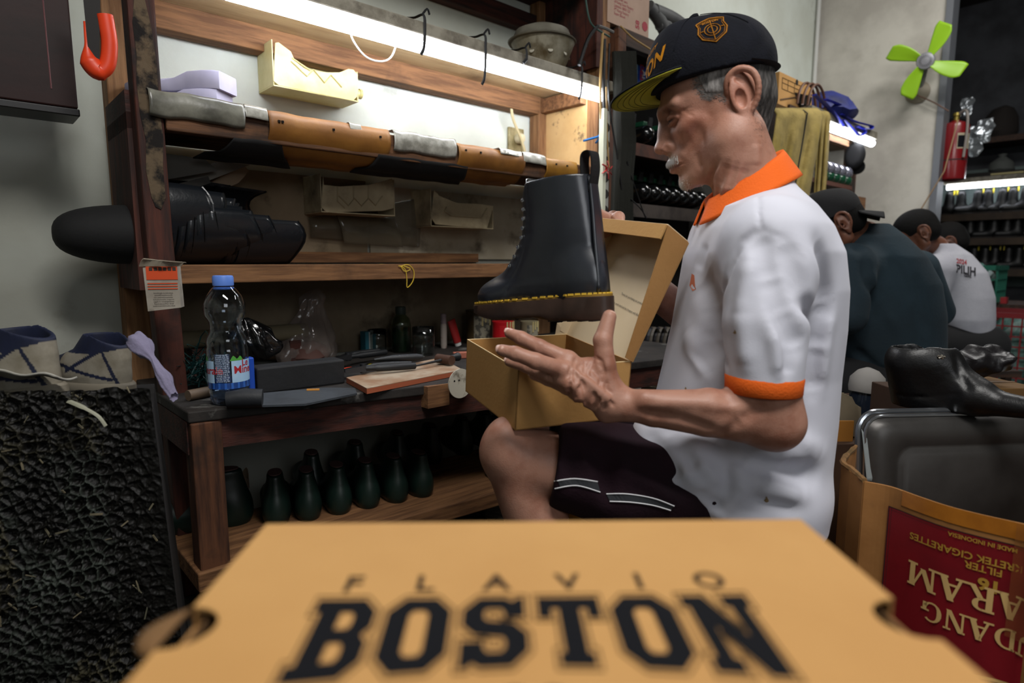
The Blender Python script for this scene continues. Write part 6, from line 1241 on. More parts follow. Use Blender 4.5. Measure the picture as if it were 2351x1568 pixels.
M_bl = mat('blue_fabric', '1a2466', .6, c2='10153f', sc=10, bump=1, bsc=30)
q = FP(1925, 235, Y3-.02); g = thing('blue_fabric', 'heap of dark blue fabric with two loose straps above the far tube lamp', 'fabric', WF(q.x, Y3+.06, zt3b)); obj('heap', MB().lathe([(.13, 0), (.17, .03), (.13, .08), (.06, .13), (.01, .14)], 26).noise(.022, 16, 3), M_bl, g, smooth=True)
for pts in ([(1930, 262), (1960, 278), (1985, 285), (2001, 290), (1996, 297), (1970, 290)], [(1935, 275), (1960, 300), (1975, 312), (1985, 300), (1965, 290)], [(1870, 218), (1890, 235), (1915, 262), (1935, 290)], [(1895, 228), (1925, 240), (1950, 262)]):
    v_ = [FP(x, y, Y3-.06) for x, y in pts]; obj('strap', MB().tube(smooth_path([(p.x-q.x, p.y-(Y3+.06), p.z-zt3b) for p in v_], 5), .012, 6, flat=.25), mat('bright_blue_strap', '2b35a8', .4), g, smooth=True)
q = FP(1915, 215, -.2); g = thing('brown_carton', 'open brown carton behind the blue fabric', 'carton', WF(min(q.x+.1, 3.65), -.2, zt3b)); obj('body', MB().hexa([(-.18, -.1, 0), (.18, -.1, 0), (.18, .1, 0), (-.18, .1, 0), (-.2, -.12, .15), (.2, -.12, .11), (.2, .12, .11), (-.2, .12, .15)]), mat('dull_brown_card', '4d3820', .8), g)
q = FP(1990, 355, -.55); g = thing('hanging_cap', 'black cap hanging at the right end of the far rack', 'cap', WF(q.x-.02, -.50, q.z)); F = Field(); F.el((0, 0, 0), (.04, .05, .07), k=.01); F.plane((-.03, 0, 0), (-1, 0, 0)); sdf_obj('crown', F, .006, M_blackm, g); obj('visor', MB().lathe([(.045, 0), (.046, .004), (.03, .006)], 20, M=T(.02, 0, -.055) @ RY(60)), M_blackm, g, smooth=True)
obj('hook', MB().tube([(-.02, 0, .06), (-.06, 0, .07)], .004, 6), M_dark, g)
sb = None
for k in range(5):
    q = FP(1902+13*k, 392+4*k, Y3+.0)
    if sb is None: sb = thing('polished_tip', 'shiny silver and green boot tip, first from the left on the far rack shelf', 'boot', WF(q.x, Y3+.03, zs3+.01), 'shiny boot tips on the far rack'); obj('tip', MB().lathe([(.02, 0), (.032, .015), (.034, .035), (.024, .05), (.006, .056)], 18), mat('dark_green_gloss', '143a26', .15), sb, smooth=True); obj('silver_top', MB().lathe([(.030, .046), (.036, .058), (.036, .075), (.024, .094), (.005, .1)], 18), mat('silver_gloss', '9a9aa6', .2, metal=.8), sb, smooth=True)
    else: dup(sb, WF(q.x, Y3+.03, zs3+.01), 'shiny silver and green boot tip, %s from the left on the far rack shelf' % ORD[k])
# ---------------------------------------------------------------- fan on the far wall
hub = wf(FX(2125, 140, 3.72)); mnt = wf((3.895, FX(2107, 212, 3.89).y, FX(2107, 212, 3.89).z))
zf = (Vector((0, 0, CAMH))-hub).normalized(); zf = (zf+(FR.to_3x3() @ Vector((-1, 0, 0)))*.6).normalized(); xf = Vector((0, 0, 1)).cross(zf).normalized(); yf = zf.cross(xf)
fan = thing('wall_fan', 'lime green four-bladed fan mounted on the white far wall', 'fan', axes(hub, xf, yf, zf)); FNI = fan.matrix_basis.inverted()
def blade(u, v): r_ = .03+.185*u; w_ = .028+.020*u-.030*max(0, u-.82)**1.2*4; sw = .026*u*u; r_ *= .88; return (r_, sw+(v-.5)*2*w_*(.5+.5*math.sin(min(1, u*1.6)*1.57)), -.010*math.sin((v-.5)*2.2)-.004*u)
M_lime = mat('lime_plastic', '86b31a', .4)
for k, a in enumerate((64, 154, 244, 334)):
    obj('blade', MB().grid(blade, 14, 8, M=RZ(a-6)), M_lime, fan, smooth='all', solid=.003)
obj('hub_cover', MB().lathe([(.044, -.012), (.044, .004), (.040, .010), (.034, .011), (.016, .013), (.001, .0135)], 32), mat('silver_plastic', '8d8d92', .3, metal=.4), fan, smooth=True)
for k in range(20): a = k*2*math.pi/20; obj('hub_slot', B((.025, 0, .0128), (.012, .0022, .001), RZ(math.degrees(a))), mat('slot_dark', '2a2a2c', .6), fan)
obj('motor', MB().lathe([(.032, -.07), (.038, -.06), (.038, -.014), (.03, -.012)], 24), mat('grey_motor', '6c6c66', .5), fan, smooth=True)
ml = FNI @ mnt; obj('neck', MB().tube([(0, 0, -.06), (ml.x*.5, ml.y*.6, ml.z*.8), tuple(ml)], .014, 10), mat('grey_motor', '6c6c66', .5), fan, smooth=True)
base_m = FNI @ (FR @ T(*(FI @ mnt)) @ RY(-90)); bpm = MB().lathe([(.062, 0), (.062, .006), (.045, .018), (.02, .03)], 24, M=base_m); obj('wall_mount', bpm, mat('beige_mount', '7a7262', .6), fan, smooth=True)
ex1 = wf(FX(2178, 255, 3.87)); solo('cord', 'brown cord running from the fan mount down to the red extinguisher', 'cord', MB().tube(smooth_path([tuple(mnt+Vector((-.03, -.03, -.02))), tuple(mnt.lerp(ex1, .5)+Vector((-.02, -.03, -.01))), tuple(ex1)], 5), .004, 6), mat('brown_cord', '5a4032', .7))
c_a, c_b = wf(FX(2200, 275, 3.84)), wf(FX(2090, 520, 3.84)); solo('cord', 'thin tan cord slanting down in front of the wall edge', 'cord', MB().tube([tuple(c_a), tuple(wf(FX(2168, 393, 3.83))), tuple(c_b)], .0035, 6), mat('tan_cord', '8d7354', .7))
solo('pipe_seam', 'vertical white conduit in the corner behind the far rack', 'conduit', MB().tube([(3.87, -.02, 1.3), (3.87, -.02, 2.69)], .012, 8), mat('white_conduit', 'c2c2be', .6), I3, smooth=True)
# fire extinguisher
e0 = FX(2183, 415, 4.02); g = thing('fire_extinguisher', 'red fire extinguisher hanging at the wall edge beside the opening', 'fire extinguisher', WF(4.02, e0.y, e0.z)); eh = FX(2183, 282, 4.02).z-e0.z
obj('cylinder', MB().lathe([(.055, 0), (.066, .006), (.068, .02), (.068, eh-.03), (.06, eh-.01), (.03, eh), (.02, eh+.008)], 30), mat('extinguisher_red', '6e1216', .25), g, smooth=True)
obj('label', MB().grid(lambda u, v: (.0686*math.cos(-2.75+1.3*u), .0686*math.sin(-2.75+1.3*u), eh*(.52+.26*v)), 12, 2), mat('extinguisher_label', '9a9078', .6), g); obj('label_print', MB().grid(lambda u, v: (.0689*math.cos(-2.7+.5*u), .0689*math.sin(-2.7+.5*u), eh*(.54+.2*v)), 6, 2), M_print, g)
obj('band', MB().lathe([(.0688, eh*.33), (.0688, eh*.35)], 30, caps=False), M_dark, g); obj('valve', MB().lathe([(.014, eh+.008), (.014, eh+.03), (.02, eh+.034), (.018, eh+.05)], 14), mat('brass', '8a7a3a', .4, metal=.7), g, smooth=True); obj('hose', MB().tube(smooth_path([(0, 0, eh+.035), (-.03, -.05, eh+.05), (-.045, -.065, eh-.05), (-.05, -.06, .12)], 5), .007, 8), mat('grey_hose_m', '77706a', .5), g, smooth=True)
obj('bracket', B((-.03, .09, eh*.8), (.02, .07, .02)), M_dark, g)
# ---------------------------------------------------------------- boot shelves in the next room
XS = 5.55
bk = thing('boot_shelves', 'wall shelves full of black boots in the next room', 'shelves', I3)
zz = [FX(2200, 492, XS-.16).z, FX(2250, 547, XS-.16).z, FX(2300, 618, XS-.16).z]
for k, z in enumerate(zz): obj('shelf', B((XS, -1.55, z-.025), (.32, 2.6, .05)), mat('shelf_board_far', '3a2e22', .8, c2='2a2018', sc=8), bk)
obj('top_panel', B((XS, -1.55, FX(2250, 405, XS-.16).z+.012), (.32, 2.6, .03)), M_dark, bk); obj('side_panel', B((XS, -.27, .9), (.32, .03, 1.4)), M_dark, bk)
bp2 = obj('back_panel', B((XS+.155, -1.55, 1.0), (.01, 2.6, .9)), mat('pale_back_panel', '9fb2ae', .8), bk)
l4 = thing('tube_lamp', 'lit fluorescent tube over the top row of boots in the next room', 'lamp', I3); q0 = FX(2173, 430, XS-.16)
obj('tube', MB().tube([(XS-.14, q0.y, q0.z), (XS-.14, q0.y-1.2, q0.z)], .018, 14), M_tube2, l4, smooth=True); obj('batten', B((XS-.14, q0.y-.6, q0.z+.04), (.05, 1.25, .035)), mat('dusty_metal', '8a8577', .6), l4)
fb0 = None; F = Field(); F.cap((0, 0, .05), (.0, 0, .135), .032, .026, k=.02); F.cap((-.01, 0, .03), (.11, 0, .028), .030, .024, k=.03); F.plane((0, 0, .165), (.25, 0, 1)); F.plane((0, 0, .004), (0, 0, -1))
FV, FF_ = relax(*F.mesh(.006), 1)
rng = random.Random(1); rows_ = [('top', [(2178, -1), (2205, 1), (2243, -1), (2266, -1), (2299, -1), (2322, -1), (2353, -1)], 0), ('middle', [(2200, -1), (2231, -1), (2256, -1), (2286, -1), (2316, 1), (2340, -1)], 1), ('bottom', [(2246, -1), (2272, -1), (2295, -1), (2326, 1), (2350, -1)], 2)]
posn = ['first', 'second', 'third', 'fourth', 'fifth', 'sixth', 'seventh']
for nm, ps, zi in rows_:
    for k, (px, dr) in enumerate(ps):
        q = FX(px, 480, XS-.10); M_ = WF(XS-.10, q.y, zz[zi], (100 if dr < 0 else -80)+rng.uniform(-12, 12)) @ Matrix.Scale(1.12 if zi == 0 else 1.05, 4); lab = 'black ankle boot with yellow tab, %s from the left on the %s far shelf' % (posn[k], nm)
        if fb0 is None: fb0 = thing('ankle_boot', lab, 'boot', M_, 'black boots on the far shelves'); obj('upper', (FV, FF_), mat('satin_black', '08090a', .5, spec=.35), fb0, smooth='all'); obj('pull_tab', B((-.026, 0, .148), (.006, .014, .03)), mat('yellow_tab', 'b7a51c', .5), fb0); obj('sole', MB().prism([(.045+.085*math.cos(a), .031*math.sin(a)) for a in np.linspace(0, 6.28, 24, endpoint=False)], .012), M_dark, fb0)
        else: dup(fb0, M_, lab, 'black boots on the far shelves')
# clutter above, foil, dark loft
obj('upper_shelf', B((XS, -1.55, 1.62), (.32, 2.6, .04)), M_wdk, bk)
g = thing('dark_storage', 'dark heaps of stored goods above the lit boot shelf', 'bundles', WF(XS, -1.5, 1.64)); rg = random.Random(5)
for k in range(9): obj('bundle', MB().lathe([(.08, 0), (.10, .05), (.095, .14), (.06, .2), (.01, .22)], 16, M=T(rg.uniform(-.02, .0), -1.1+.27*k, 0) @ Matrix.Scale(rg.uniform(.8, 1.3), 4)).noise(.02, 9, k), mat('dark_cloth', '1f1a17', .9), g, smooth=True)
def foil(u, v): return (0, (u-.5)*.13*(1-.8*abs(v-.3)), -.2*v)
for k, (px, py, s_, lab) in enumerate(((2240, 300, 1.0, 'crumpled silver foil hanging beside the extinguisher'), (2262, 285, .8, 'smaller silver foil piece hanging right of the larger one'), (2222, 235, .6, 'small foil scrap above the extinguisher'))):
    q = FX(px, py, 4.7); solo('foil', lab, 'foil', MB().grid(foil, 10, 12).noise(.02, 25, k), mat('silver_foil', '9aa0a4', .25, metal=.7, bump=1, bsc=20), WF(4.7, q.y, q.z+.03) @ Matrix.Scale(s_*.95, 4), solid=.001)
q = FX(2300, 375, 5.2); g = thing('cloth_bundle', 'grey tied cloth bundle above the far tube lamp', 'bundle', WF(XS-.08, FX(2300, 375, XS-.08).y, q0.z+.075)); obj('bundle', MB().lathe([(.05, 0), (.08, .03), (.07, .08), (.02, .12), (.03, .14)], 18).noise(.008, 30), mat('grey_cloth', '4a4d4a', .9), g, smooth=True)
solo('yellow_stick', 'thin yellow stick lying above the far tube lamp', 'stick', MB().tube([(XS-.16, FX(2275, 400, XS-.16).y, q0.z+.068), (XS-.16, FX(2351, 393, XS-.16).y, q0.z+.068)], .007, 6), mat('cream_stick', 'b3a878', .6), I3)
# baskets
def basket(name, label, a, y, z, w_, d_, h_, m, nx=10, nz=4, taper=.9):
    g = thing(name, label, 'basket', WF(a, y, z))
    for sx, sy, L_, rot in ((0, -d_/2, w_, 0), (0, d_/2, w_, 0), (-w_/2, 0, d_, 90), (w_/2, 0, d_, 90)):
        M_ = T(sx, sy, 0) @ RZ(rot); side = obj('rim', B((0, 0, h_-.012), (L_+.02, .02, .03), M_), m, g)
        for i in range(nx+1): x = -L_/2+L_*i/nx; obj('upright', B((x, 0, h_/2), (.008, .006, h_), M_), m, g)
        for j in range(nz+1): obj('crossbar', B((0, 0, .006+(h_-.02)*j/nz), (L_, .006, .008), M_), m, g)
    obj('base', B((0, 0, .004), (w_, d_, .008)), m, g); return g
M_gr = mat('green_basket', '0f5a48', .5); M_rd = mat('red_crate', '6b1418', .5)
q = FX(2212, 660, 4.75); basket('green_basket', 'green plastic basket standing behind the man in white', 4.75, q.y-.04, .47, .30, .32, .24, M_gr, 6, 3); obj('contents', MB().lathe([(.11, 0), (.13, .05), (.05, .12)], 14, M=T(0, 0, .13)).noise(.03, 14), mat('teal_contents', '2a6a5c', .6, c2='8a9a98', sc=10), bpy.data.objects['green_basket'])
q = FX(2310, 750, 4.45); rc = basket('red_crate', 'dark red plastic crate on the floor at the right edge', 4.45, q.y-.06, .0, .46, .62, .44, M_rd, 14, 7); obj('contents', MB().lathe([(.15, 0), (.2, .1), (.16, .3), (.1, .38)], 16, M=T(0, 0, .012)).noise(.03, 14), mat('green_contents', '1d3f36', .5, c2='5a7a74', sc=16), rc)
q = FX(2320, 620, 5.0); far_t = thing('low_table', 'dark low worktable below the far boot shelves', 'table', WF(4.98, -1.55, 0)); obj('top', B((0, 0, .45), (.55, 2.4, .03)), M_wdk, far_t); obj('apron', B((-.26, 0, .40), (.02, 2.4, .07)), mat('dusty_beam', '3f352a', .8), far_t)
for i in (-1, 1):
    for j in (-1.1, 1.1): obj('leg', B((i*.22, j, .218), (.05, .05, .436)), M_wdk, far_t)
q = PZ(2285, 618, .47); solo('packet', 'flat red and white lid on the far table', 'packet', MB().box((0, 0, .02), (.06, .16, .04)), mat('red_lid', '8f1f22', .5, c2='b9a9a0', sc=16, lo=.6, hi=.63), WF(4.8, FX(2285, 618, 4.8).y, .466))  # the packet here is a flat lid lying on the table
# ---------------------------------------------------------------- the other workers
SK2 = np.array(lin('6b4432')[:3])
def worker(label, dd, rows, hd, yaw, pit_, hs, neck, arms, shirt_m, hairc, pants, ry=.14, sk=SK2, hair=True):
    c0 = P(sum(rows[len(rows)//2][1:3])/2, rows[-1][0], dd); t = thing('person', label, 'person', T(c0.x, c0.y, 0)); TI = t.matrix_basis.inverted()
    f0 = Vector((-math.cos(yaw), math.sin(yaw), 0)); f = (f0*math.cos(pit_)+Vector((0, 0, -math.sin(pit_)))).normalized(); u = (f0*math.sin(pit_)+Vector((0, 0, math.cos(pit_)))).normalized(); l = u.cross(f)
    M = axes(P(*hd), f, l, u) @ Matrix.Scale(hs, 4); F = Field(M); head_prims(F, .3); ear_prims(F, 1, 1.1); ear_prims(F, -1, 1.1); F.M = Matrix.Identity(4); F.sc = 1
    F.chain([P(*p) for p in neck], [.05, .055, .07][:len(neck)], k=.03)
    for a in arms:
        F.chain([P(*p) for p in a], [.045, .04, .028, .03][:len(a)], k=.02)
    ZB_ = P(0, rows[-1][0], dd).z
    V, Q = relax(*F.mesh(.0035), 1); o = obj('body', (V-np.array(t.location), Q), mat('worker_skin', '6b4432', .5, c2='573526', sc=20), t, smooth='all')
    F = Field(); keys = []
    for y, lx, rx, q in rows: a, b = P(lx, y, dd), P(rx, y, dd); keys.append((a.z, (a.x+b.x)/2, dd, (b.x-a.x)/2, q))
    F.col(keys[::-1], k=.02, e=2.3)
    for a in arms: F.cap(P(*a[0]), P(*a[1]), .075, .062, k=.05)
    SPt = surf(F, .006)
    for pts, r_, w_ in shirt_m[1]: F.ribs([SPt(*p) for p in pts], r_, w_)
    V, Q = relax(*F.mesh(.005), 2); sh = obj('shirt', (V, Q), shirt_m[0], t, TI, smooth='all')
    if hair:
        F = Field(M); F.el((-.006, 0, .042), (.1, .078, .087), k=.01); F.el((-.045, 0, -.005), (.055, .062, .055), k=.02); F.plane((.06, 0, .0), (1, 0, -.6)); F.plane((0, 0, -.045), (.3, 0, -1)); F.el((.02, .09, -.02), (.06, .04, .035), k=.01, op='s'); F.el((.02, -.09, -.02), (.06, .04, .035), k=.01, op='s')
        sdf_obj('hair', F, .004, hairc, t, M=TI)
    F = Field(); p0 = P((rows[-1][1]+rows[-1][2])/2, rows[-1][0], dd); p0.z -= .02; k0 = pants[1]
    for s in (-1, 1): F.chain([p0+Vector((0, s*.09, .03)), p0+Vector((-.2, s*.1+.05, .04)), p0+Vector((-.40, s*.12+.1, .06)), Vector((p0.x-.38, p0.y+s*.12+.1, .04))], [.1, .09, .06, .05], k=.03)
    sdf_obj('trousers', F, .008, pants[0], t, M=TI)
    # stool under him
    g = thing('stool', label.split(' ')[0]+' wooden stool under the worker '+k0, 'stool', T(p0.x, p0.y, 0)); zz_ = p0.z-.085; obj('seat', B((0, 0, zz_-.015), (.3, .28, .03)), M_wdk, g)
    for i in (-1, 1):
        for j in (-1, 1): obj('leg', B((i*.11, j*.1, (zz_-.03)/2), (.03, .03, zz_-.03)), M_wdk, g)
    return t, M, sh, (V, Q)
M_tshirt = mat('teal_tshirt', '182a33', .9, c2='13222a', sc=5, bump=.4, bsc=120); M_hblk = mat('black_hair', '0a0908', .85, bump=1, bsc=90, spec=.2)
m2, MH2, _, _ = worker('man in dark teal T-shirt and backward black cap, bent over his work', 2.15,
    [(515, 1968, 2030, .07), (545, 1935, 2065, .11), (590, 1915, 2105, .15), (650, 1908, 2138, .16), (720, 1908, 2150, .16), (790, 1915, 2150, .16), (850, 1940, 2128, .16), (885, 1985, 2090, .13)],
    (1922, 520, 2.1), math.radians(25), math.radians(38), .93, [(1945, 530, 2.12), (1985, 545, 2.15), (2010, 590, 2.17)],
    [[(1955, 610, 2.02), (1945, 725, 1.98), (1900, 735, 2.05)], [(2105, 620, 2.32), (2150, 715, 2.36), (2120, 740, 2.45)]], (M_tshirt, [([(1960, 560), (1990, 640), (2000, 720)], .02, .012), ([(2040, 580), (2100, 700), (2120, 820)], .022, .01), ([(1960, 800), (2010, 850), (2080, 870)], .02, .014), ([(2000, 620), (2060, 760)], .018, -.007), ([(2105, 640), (2130, 760)], .012, .01)]), M_hblk, (mat('black_trousers', '0b0b0d', .9), 'in the dark teal T-shirt'))
F = Field(MH2); F.el((-.004, 0, .050), (.107, .088, .086), k=.01); F.el((.02, 0, .09), (.07, .07, .058), k=.03); F.plane((0, 0, .034), (.30, 0, -1))
hc = thing('baseball_cap', 'black cap worn backwards by the man in the dark teal T-shirt', 'cap', T(*MH2.translation)); sdf_obj('crown', F, .004, mat('black_cap_cloth', '0d0d0f', .9, bump=.4, bsc=200), hc, M=T(*(-MH2.translation)))
obj('visor', MB().grid(lambda u, v: tuple(MH2 @ Vector((-.078-.062*v*math.cos((u-.5)*1.5), (u-.5)*.15, .012-.03*((u-.5)*1.6)**2-.062*v))-MH2.translation), 16, 8), mat('black_cap_cloth', '0d0d0f', .9), hc, smooth='all', solid=.004)
m3, MH3, sh3, mq3 = worker('man in white T-shirt with printed back, hunched in the background', 2.95,
    [(560, 2128, 2180, .08), (585, 2128, 2212, .12), (625, 2132, 2243, .15), (680, 2138, 2258, .16), (730, 2140, 2259, .16), (765, 2160, 2256, .15), (792, 2205, 2250, .10)],
    (2108, 540, 2.9), math.radians(28), math.radians(32), .95, [(2120, 552, 2.92), (2145, 568, 2.95), (2160, 600, 2.98)],
    [[(2150, 620, 2.85), (2135, 700, 2.85), (2100, 715, 2.95)], [(2215, 630, 3.1), (2200, 700, 3.2), (2150, 720, 3.3)]], (mat('white_tshirt', 'a9a9b0', .9, c2='9c9ca4', sc=6, bump=.4, bsc=100), [([(2165, 590), (2185, 640), (2165, 700)], .014, .010), ([(2150, 745), (2200, 755), (2250, 770)], .014, .014), ([(2160, 755), (2215, 780), (2240, 790)], .01, .01), ([(2200, 660), (2235, 720)], .02, -.006)]), M_hblk, (mat('black_trousers', '0b0b0d', .9), 'in the printed white T-shirt'), sk=SK2)
MISSV = Vector((99, 99, 99)); b3 = BVHTree.FromPolygons([tuple(v) for v in mq3[0]], [tuple(int(i) for i in f) for f in mq3[1]])
def prt(px, py, lift=.003):
    d = Vector(ray(px, py)).normalized(); h = b3.ray_cast(CAMV, d, 6); return h[0]-d*lift if h[0] else MISSV
def keep(mb): mb.f = [f for f in mb.f if all(mb.v[i][0] < 50 for i in f)]; g0 = next(v for v in mb.v if v[0] < 50); mb.v = [v if v[0] < 50 else g0 for v in mb.v]; return mb
for tx, cx_, cy_, sz, m_ in (('2024', 2208, 601, 15, mat('print_red_faded', '8f3238', .8)), ('PILIH', 2218, 621, 26, mat('print_dark', '1c1a20', .8)), ('GERE', 2222, 634, 9, mat('print_dark', '1c1a20', .8))):
    obj('printed_back', keep(text_mb(tx, sz, fn=lambda x, y, z: prt(cx_+x, cy_-y+.18*x), bold=.03, sx=.8)), m_, m3, m3.matrix_basis.inverted())
worker('man with short black hair mostly hidden behind the printed white T-shirt', 3.32, [(590, 2165, 2215, .08), (640, 2150, 2225, .13), (720, 2150, 2228, .14), (745, 2170, 2215, .1)], (2178, 562, 3.32), math.radians(40), math.radians(30), .95, [(2185, 575, 3.32), (2190, 605, 3.34)], [], (mat('grey_tshirt', '3a3d40', .9), []), M_hblk, (mat('black_trousers', '0b0b0d', .9), 'at the very back'))
# ---------------------------------------------------------------- right foreground: carton, tray, boots
ZR = .397
rim = [PZ(x, y, ZR) for x, y in ((1985, 1105), (2045, 1117), (2110, 1140), (2180, 1163), (2260, 1183), (2351, 1203))]; rim += [rim[-1]+(rim[-1]-rim[-2])*1.2, rim[-1]+(rim[-1]-rim[-2])*1.4+Vector((.2, .02, 0))]; rp_ = smooth_path(rim, 6)
cL, cB = PZ(1935, 1060, ZR), PZ(1987, 1001, ZR); cR = rp_[-1]+Vector((.30, .34, 0))
crt = thing('carton', 'large brown cigarette carton with red printed panel, right foreground', 'carton', T(rim[0].x, rim[0].y, 0)); CI = crt.matrix_basis.inverted()
M_crt = mat('brown_carton', '9a6a38', .8, c2='855829', sc=4, bump=.3, bsc=40, dirt='6a4622', dsc=6)
S_ = [0]; 
for a, b in zip(rp_, rp_[1:]): S_.append(S_[-1]+(b-a).length)
def fw_(s, z, off=0):
    s = min(max(s, 0), S_[-1]-1e-6); i = max(k for k in range(len(S_)-1) if S_[k] <= s); t = (s-S_[i])/(S_[i+1]-S_[i]); p = rp_[i].lerp(rp_[i+1], t); d = (rp_[i+1]-rp_[i]).normalized(); n = Vector((d.y, -d.x, 0)); return p+n*(off-.02*math.sin(math.pi*z/ZR)*0)+Vector((0, 0, z-ZR))
def wallp(name, pts, th=.004): return obj(name, MB().loft([[p-Vector((0, 0, ZR)), p] for p in pts], caps=False, closed=False), M_crt, crt, CI, solid=th)
wallp('front_wall', rp_); wallp('side_wall', [rim[0], rim[0].lerp(cL, .5)+Vector((-.004, -.002, 0)), cL]); wallp('back_wall', [cL, cB, Vector((cR.x, cB.y+.1, ZR))]); wallp('far_wall', [Vector((cR.x, cB.y+.1, ZR)), rp_[-1]])
obj('base', MB().prism([(p.x, p.y) for p in [rp_[0], rp_[-1], Vector((cR.x, cB.y+.1, 0)), cB, cL]], .006), M_crt, crt, CI)
rt_ = random.Random(3)
obj('torn_rim', MB().tube([p+Vector((0, 0, .001)) for p in smooth_path([cB, cB.lerp(cL, .5), cL, cL.lerp(rim[0], .5), rim[0]], 6)], [.0045+rt_.uniform(-.001, .0012) for _ in range(25)], 7), mat('torn_card_rim', '7d5a34', .9, c2='54401f', sc=40, bump=1, bsc=60), crt, CI, smooth=True)
def FS_(px, py):       # picture point on the front wall -> (s, z)
    best = None; r_ = ray(px, py)
    for i in range(len(rp_)-1):
        d = rp_[i+1]-rp_[i]; den = r_[0]*d.y-r_[1]*d.x
        if abs(den) < 1e-9: continue
        t = (rp_[i].x*d.y-rp_[i].y*d.x)/den; q = Vector(r_)*t; s = ((q.x-rp_[i].x)*d.x+(q.y-rp_[i].y)*d.y)/(d.x**2+d.y**2)
        if -.02 <= s <= 1.02: best = (S_[i]+s*(S_[i+1]-S_[i]), CAMH+q.z); break
    return best or (S_[-1], CAMH+(Vector(r_)*(rp_[-1].y/r_[1])).z)
sA, zA = FS_(2042, 1160); sE = S_[-1]-.005
def panel(name, s0, s1, z0, z1, off, m_): return obj(name, MB().grid(lambda u, v: tuple(fw_(s0+(s1-s0)*u, z0+(z1-z0)*v, off)), 24, 2), m_, crt, CI, smooth='all')
M_pr = mat('panel_red', '7a0c18', .5, c2='6c0a15', sc=10); M_cream = mat('cream_print', 'c9a66a', .6); M_gold2 = mat('ochre_print', 'a8812f', .6); M_dg = mat('green_print', '0c2a24', .6)
panel('printed_panel', sA, sE, .01, zA, .0030, M_pr)
for o_, w_ in ((.003, .0012), (.007, .0005)):
    panel('panel_line', sA-.002+o_, sE, zA+.002-o_, zA+.002-o_+w_, .0036, M_dark); panel('panel_line', sA-.002+o_, sA-.002+o_+w_, .01, zA, .0036, M_dark)
def ctext(tx, px, py, h_, m_, sx=1, bold=.02, align='CENTER'):
    s0, z0 = FS_(px, py); mb = text_mb(tx, h_*1.35, fn=lambda x, y, z: tuple(fw_(s0-x, z0-y, .0042)), bold=bold, sx=sx, align=align); obj('printed_name', mb, m_, crt, CI)
ctext('MADE IN INDONESIA', 2179, 1222, .0062, M_gold2, .95, align='RIGHT'); ctext('KRETEK CIGARETTES', 2093, 1226, .0105, M_gold2, 1.0, align='RIGHT'); ctext('FILTER', 2216, 1291, .0105, M_gold2, align='RIGHT')
ctext('16', 2272, 1341, .017, M_gold2, 1.1, .04)
# slab-serif capitals for the two big lines
def cap_text(tx, px, py, h_, m_, w_=.72):
    s0, z0 = FS_(px, py); mb = MB(); x = 0; st_, sl, sh_ = .2, .1, .09
    def Q(a, b, c, d): mb.grid(lambda u, v: tuple(fw_(s0-(x+(a[0]*(1-u)*(1-v)+b[0]*u*(1-v)+c[0]*u*v+d[0]*(1-u)*v))*h_, z0-(a[1]*(1-u)*(1-v)+b[1]*u*(1-v)+c[1]*u*v+d[1]*(1-u)*v)*h_, .0045)), 2, 2)
    def st(x0, y0, x1, y1, w=st_): Q((x0-w/2, y0), (x0+w/2, y0), (x1+w/2, y1), (x1-w/2, y1))
    def ser(xc, y, w=.38): Q((xc-w/2, y), (xc+w/2, y), (xc+w/2, y+sh_), (xc-w/2, y+sh_))
    def arc(cx_, cy_, rx, ry, a0, a1, t0=.19, n=14):
        for i in range(n):
            a, b = [math.radians(a0+(a1-a0)*k/n) for k in (i, i+1)]; f = lambda a, k: (cx_+(rx-k*t0*(.35+.65*abs(math.cos(a))))*math.cos(a), cy_+(ry-k*.09)*math.sin(a)); Q(f(a, 0), f(b, 0), f(b, 1), f(a, 1))
    for ch in tx:
        if ch == 'A': st(.12, 0, .42, 1, .1); st(.72, 0, .42, 1, .22); Q((.2, .3), (.62, .3), (.62, .39), (.2, .39)); ser(.12, 0); ser(.74, 0); adv_ = .92
        elif ch == 'R': st(.16, 0, .16, 1); ser(.16, 0); arc(.36, .74, .32, .26, -90, 90); Q((.16, .91), (.4, .91), (.4, 1), (.16, 1)); Q((.16, .48), (.4, .48), (.4, .57), (.16, .57)); st(.72, 0, .42, .52, .2); ser(.76, 0, .26); ser(.14, .91, .3); adv_ = .92
        elif ch == 'M': st(.14, 0, .14, 1, .1); st(.92, 0, .92, 1); st(.52, .15, .18, 1, .2); st(.52, .15, .88, 1, .1); ser(.14, 0, .34); ser(.92, 0); ser(.14, .91, .3); ser(.94, .91, .3); adv_ = 1.14
        elif ch == 'G': arc(.45, .5, .42, .5, 50, 330); st(.76, .08, .76, .45, .18); ser(.74, .42, .36); adv_ = .98
        elif ch == 'U': st(.16, .3, .16, 1); ser(.16, .91); arc(.42, .32, .35, .32, 180, 360); st(.74, .3, .74, 1, .09); ser(.74, .91, .3); adv_ = .96
        elif ch == 'D': st(.16, 0, .16, 1); arc(.32, .5, .48, .5, -90, 90); Q((.03, 0), (.34, 0), (.34, .09), (.03, .09)); Q((.03, .91), (.34, .91), (.34, 1), (.03, 1)); adv_ = .92
        elif ch == 'N': st(.14, 0, .14, 1, .09); st(.72, 0, .72, 1, .09); st(.7, .0, .18, 1, .2); ser(.14, 0, .3); ser(.14, .91, .24); ser(.72, .91, .3); adv_ = .92
        x += adv_
    obj('printed_name', mb, m_, crt, CI)
cap_text('GARAM', 2433, 1395, .036, M_cream); cap_text('GUDANG', 2455, 1478, .030, M_cream)
sG, zG = FS_(2150, 1500); 
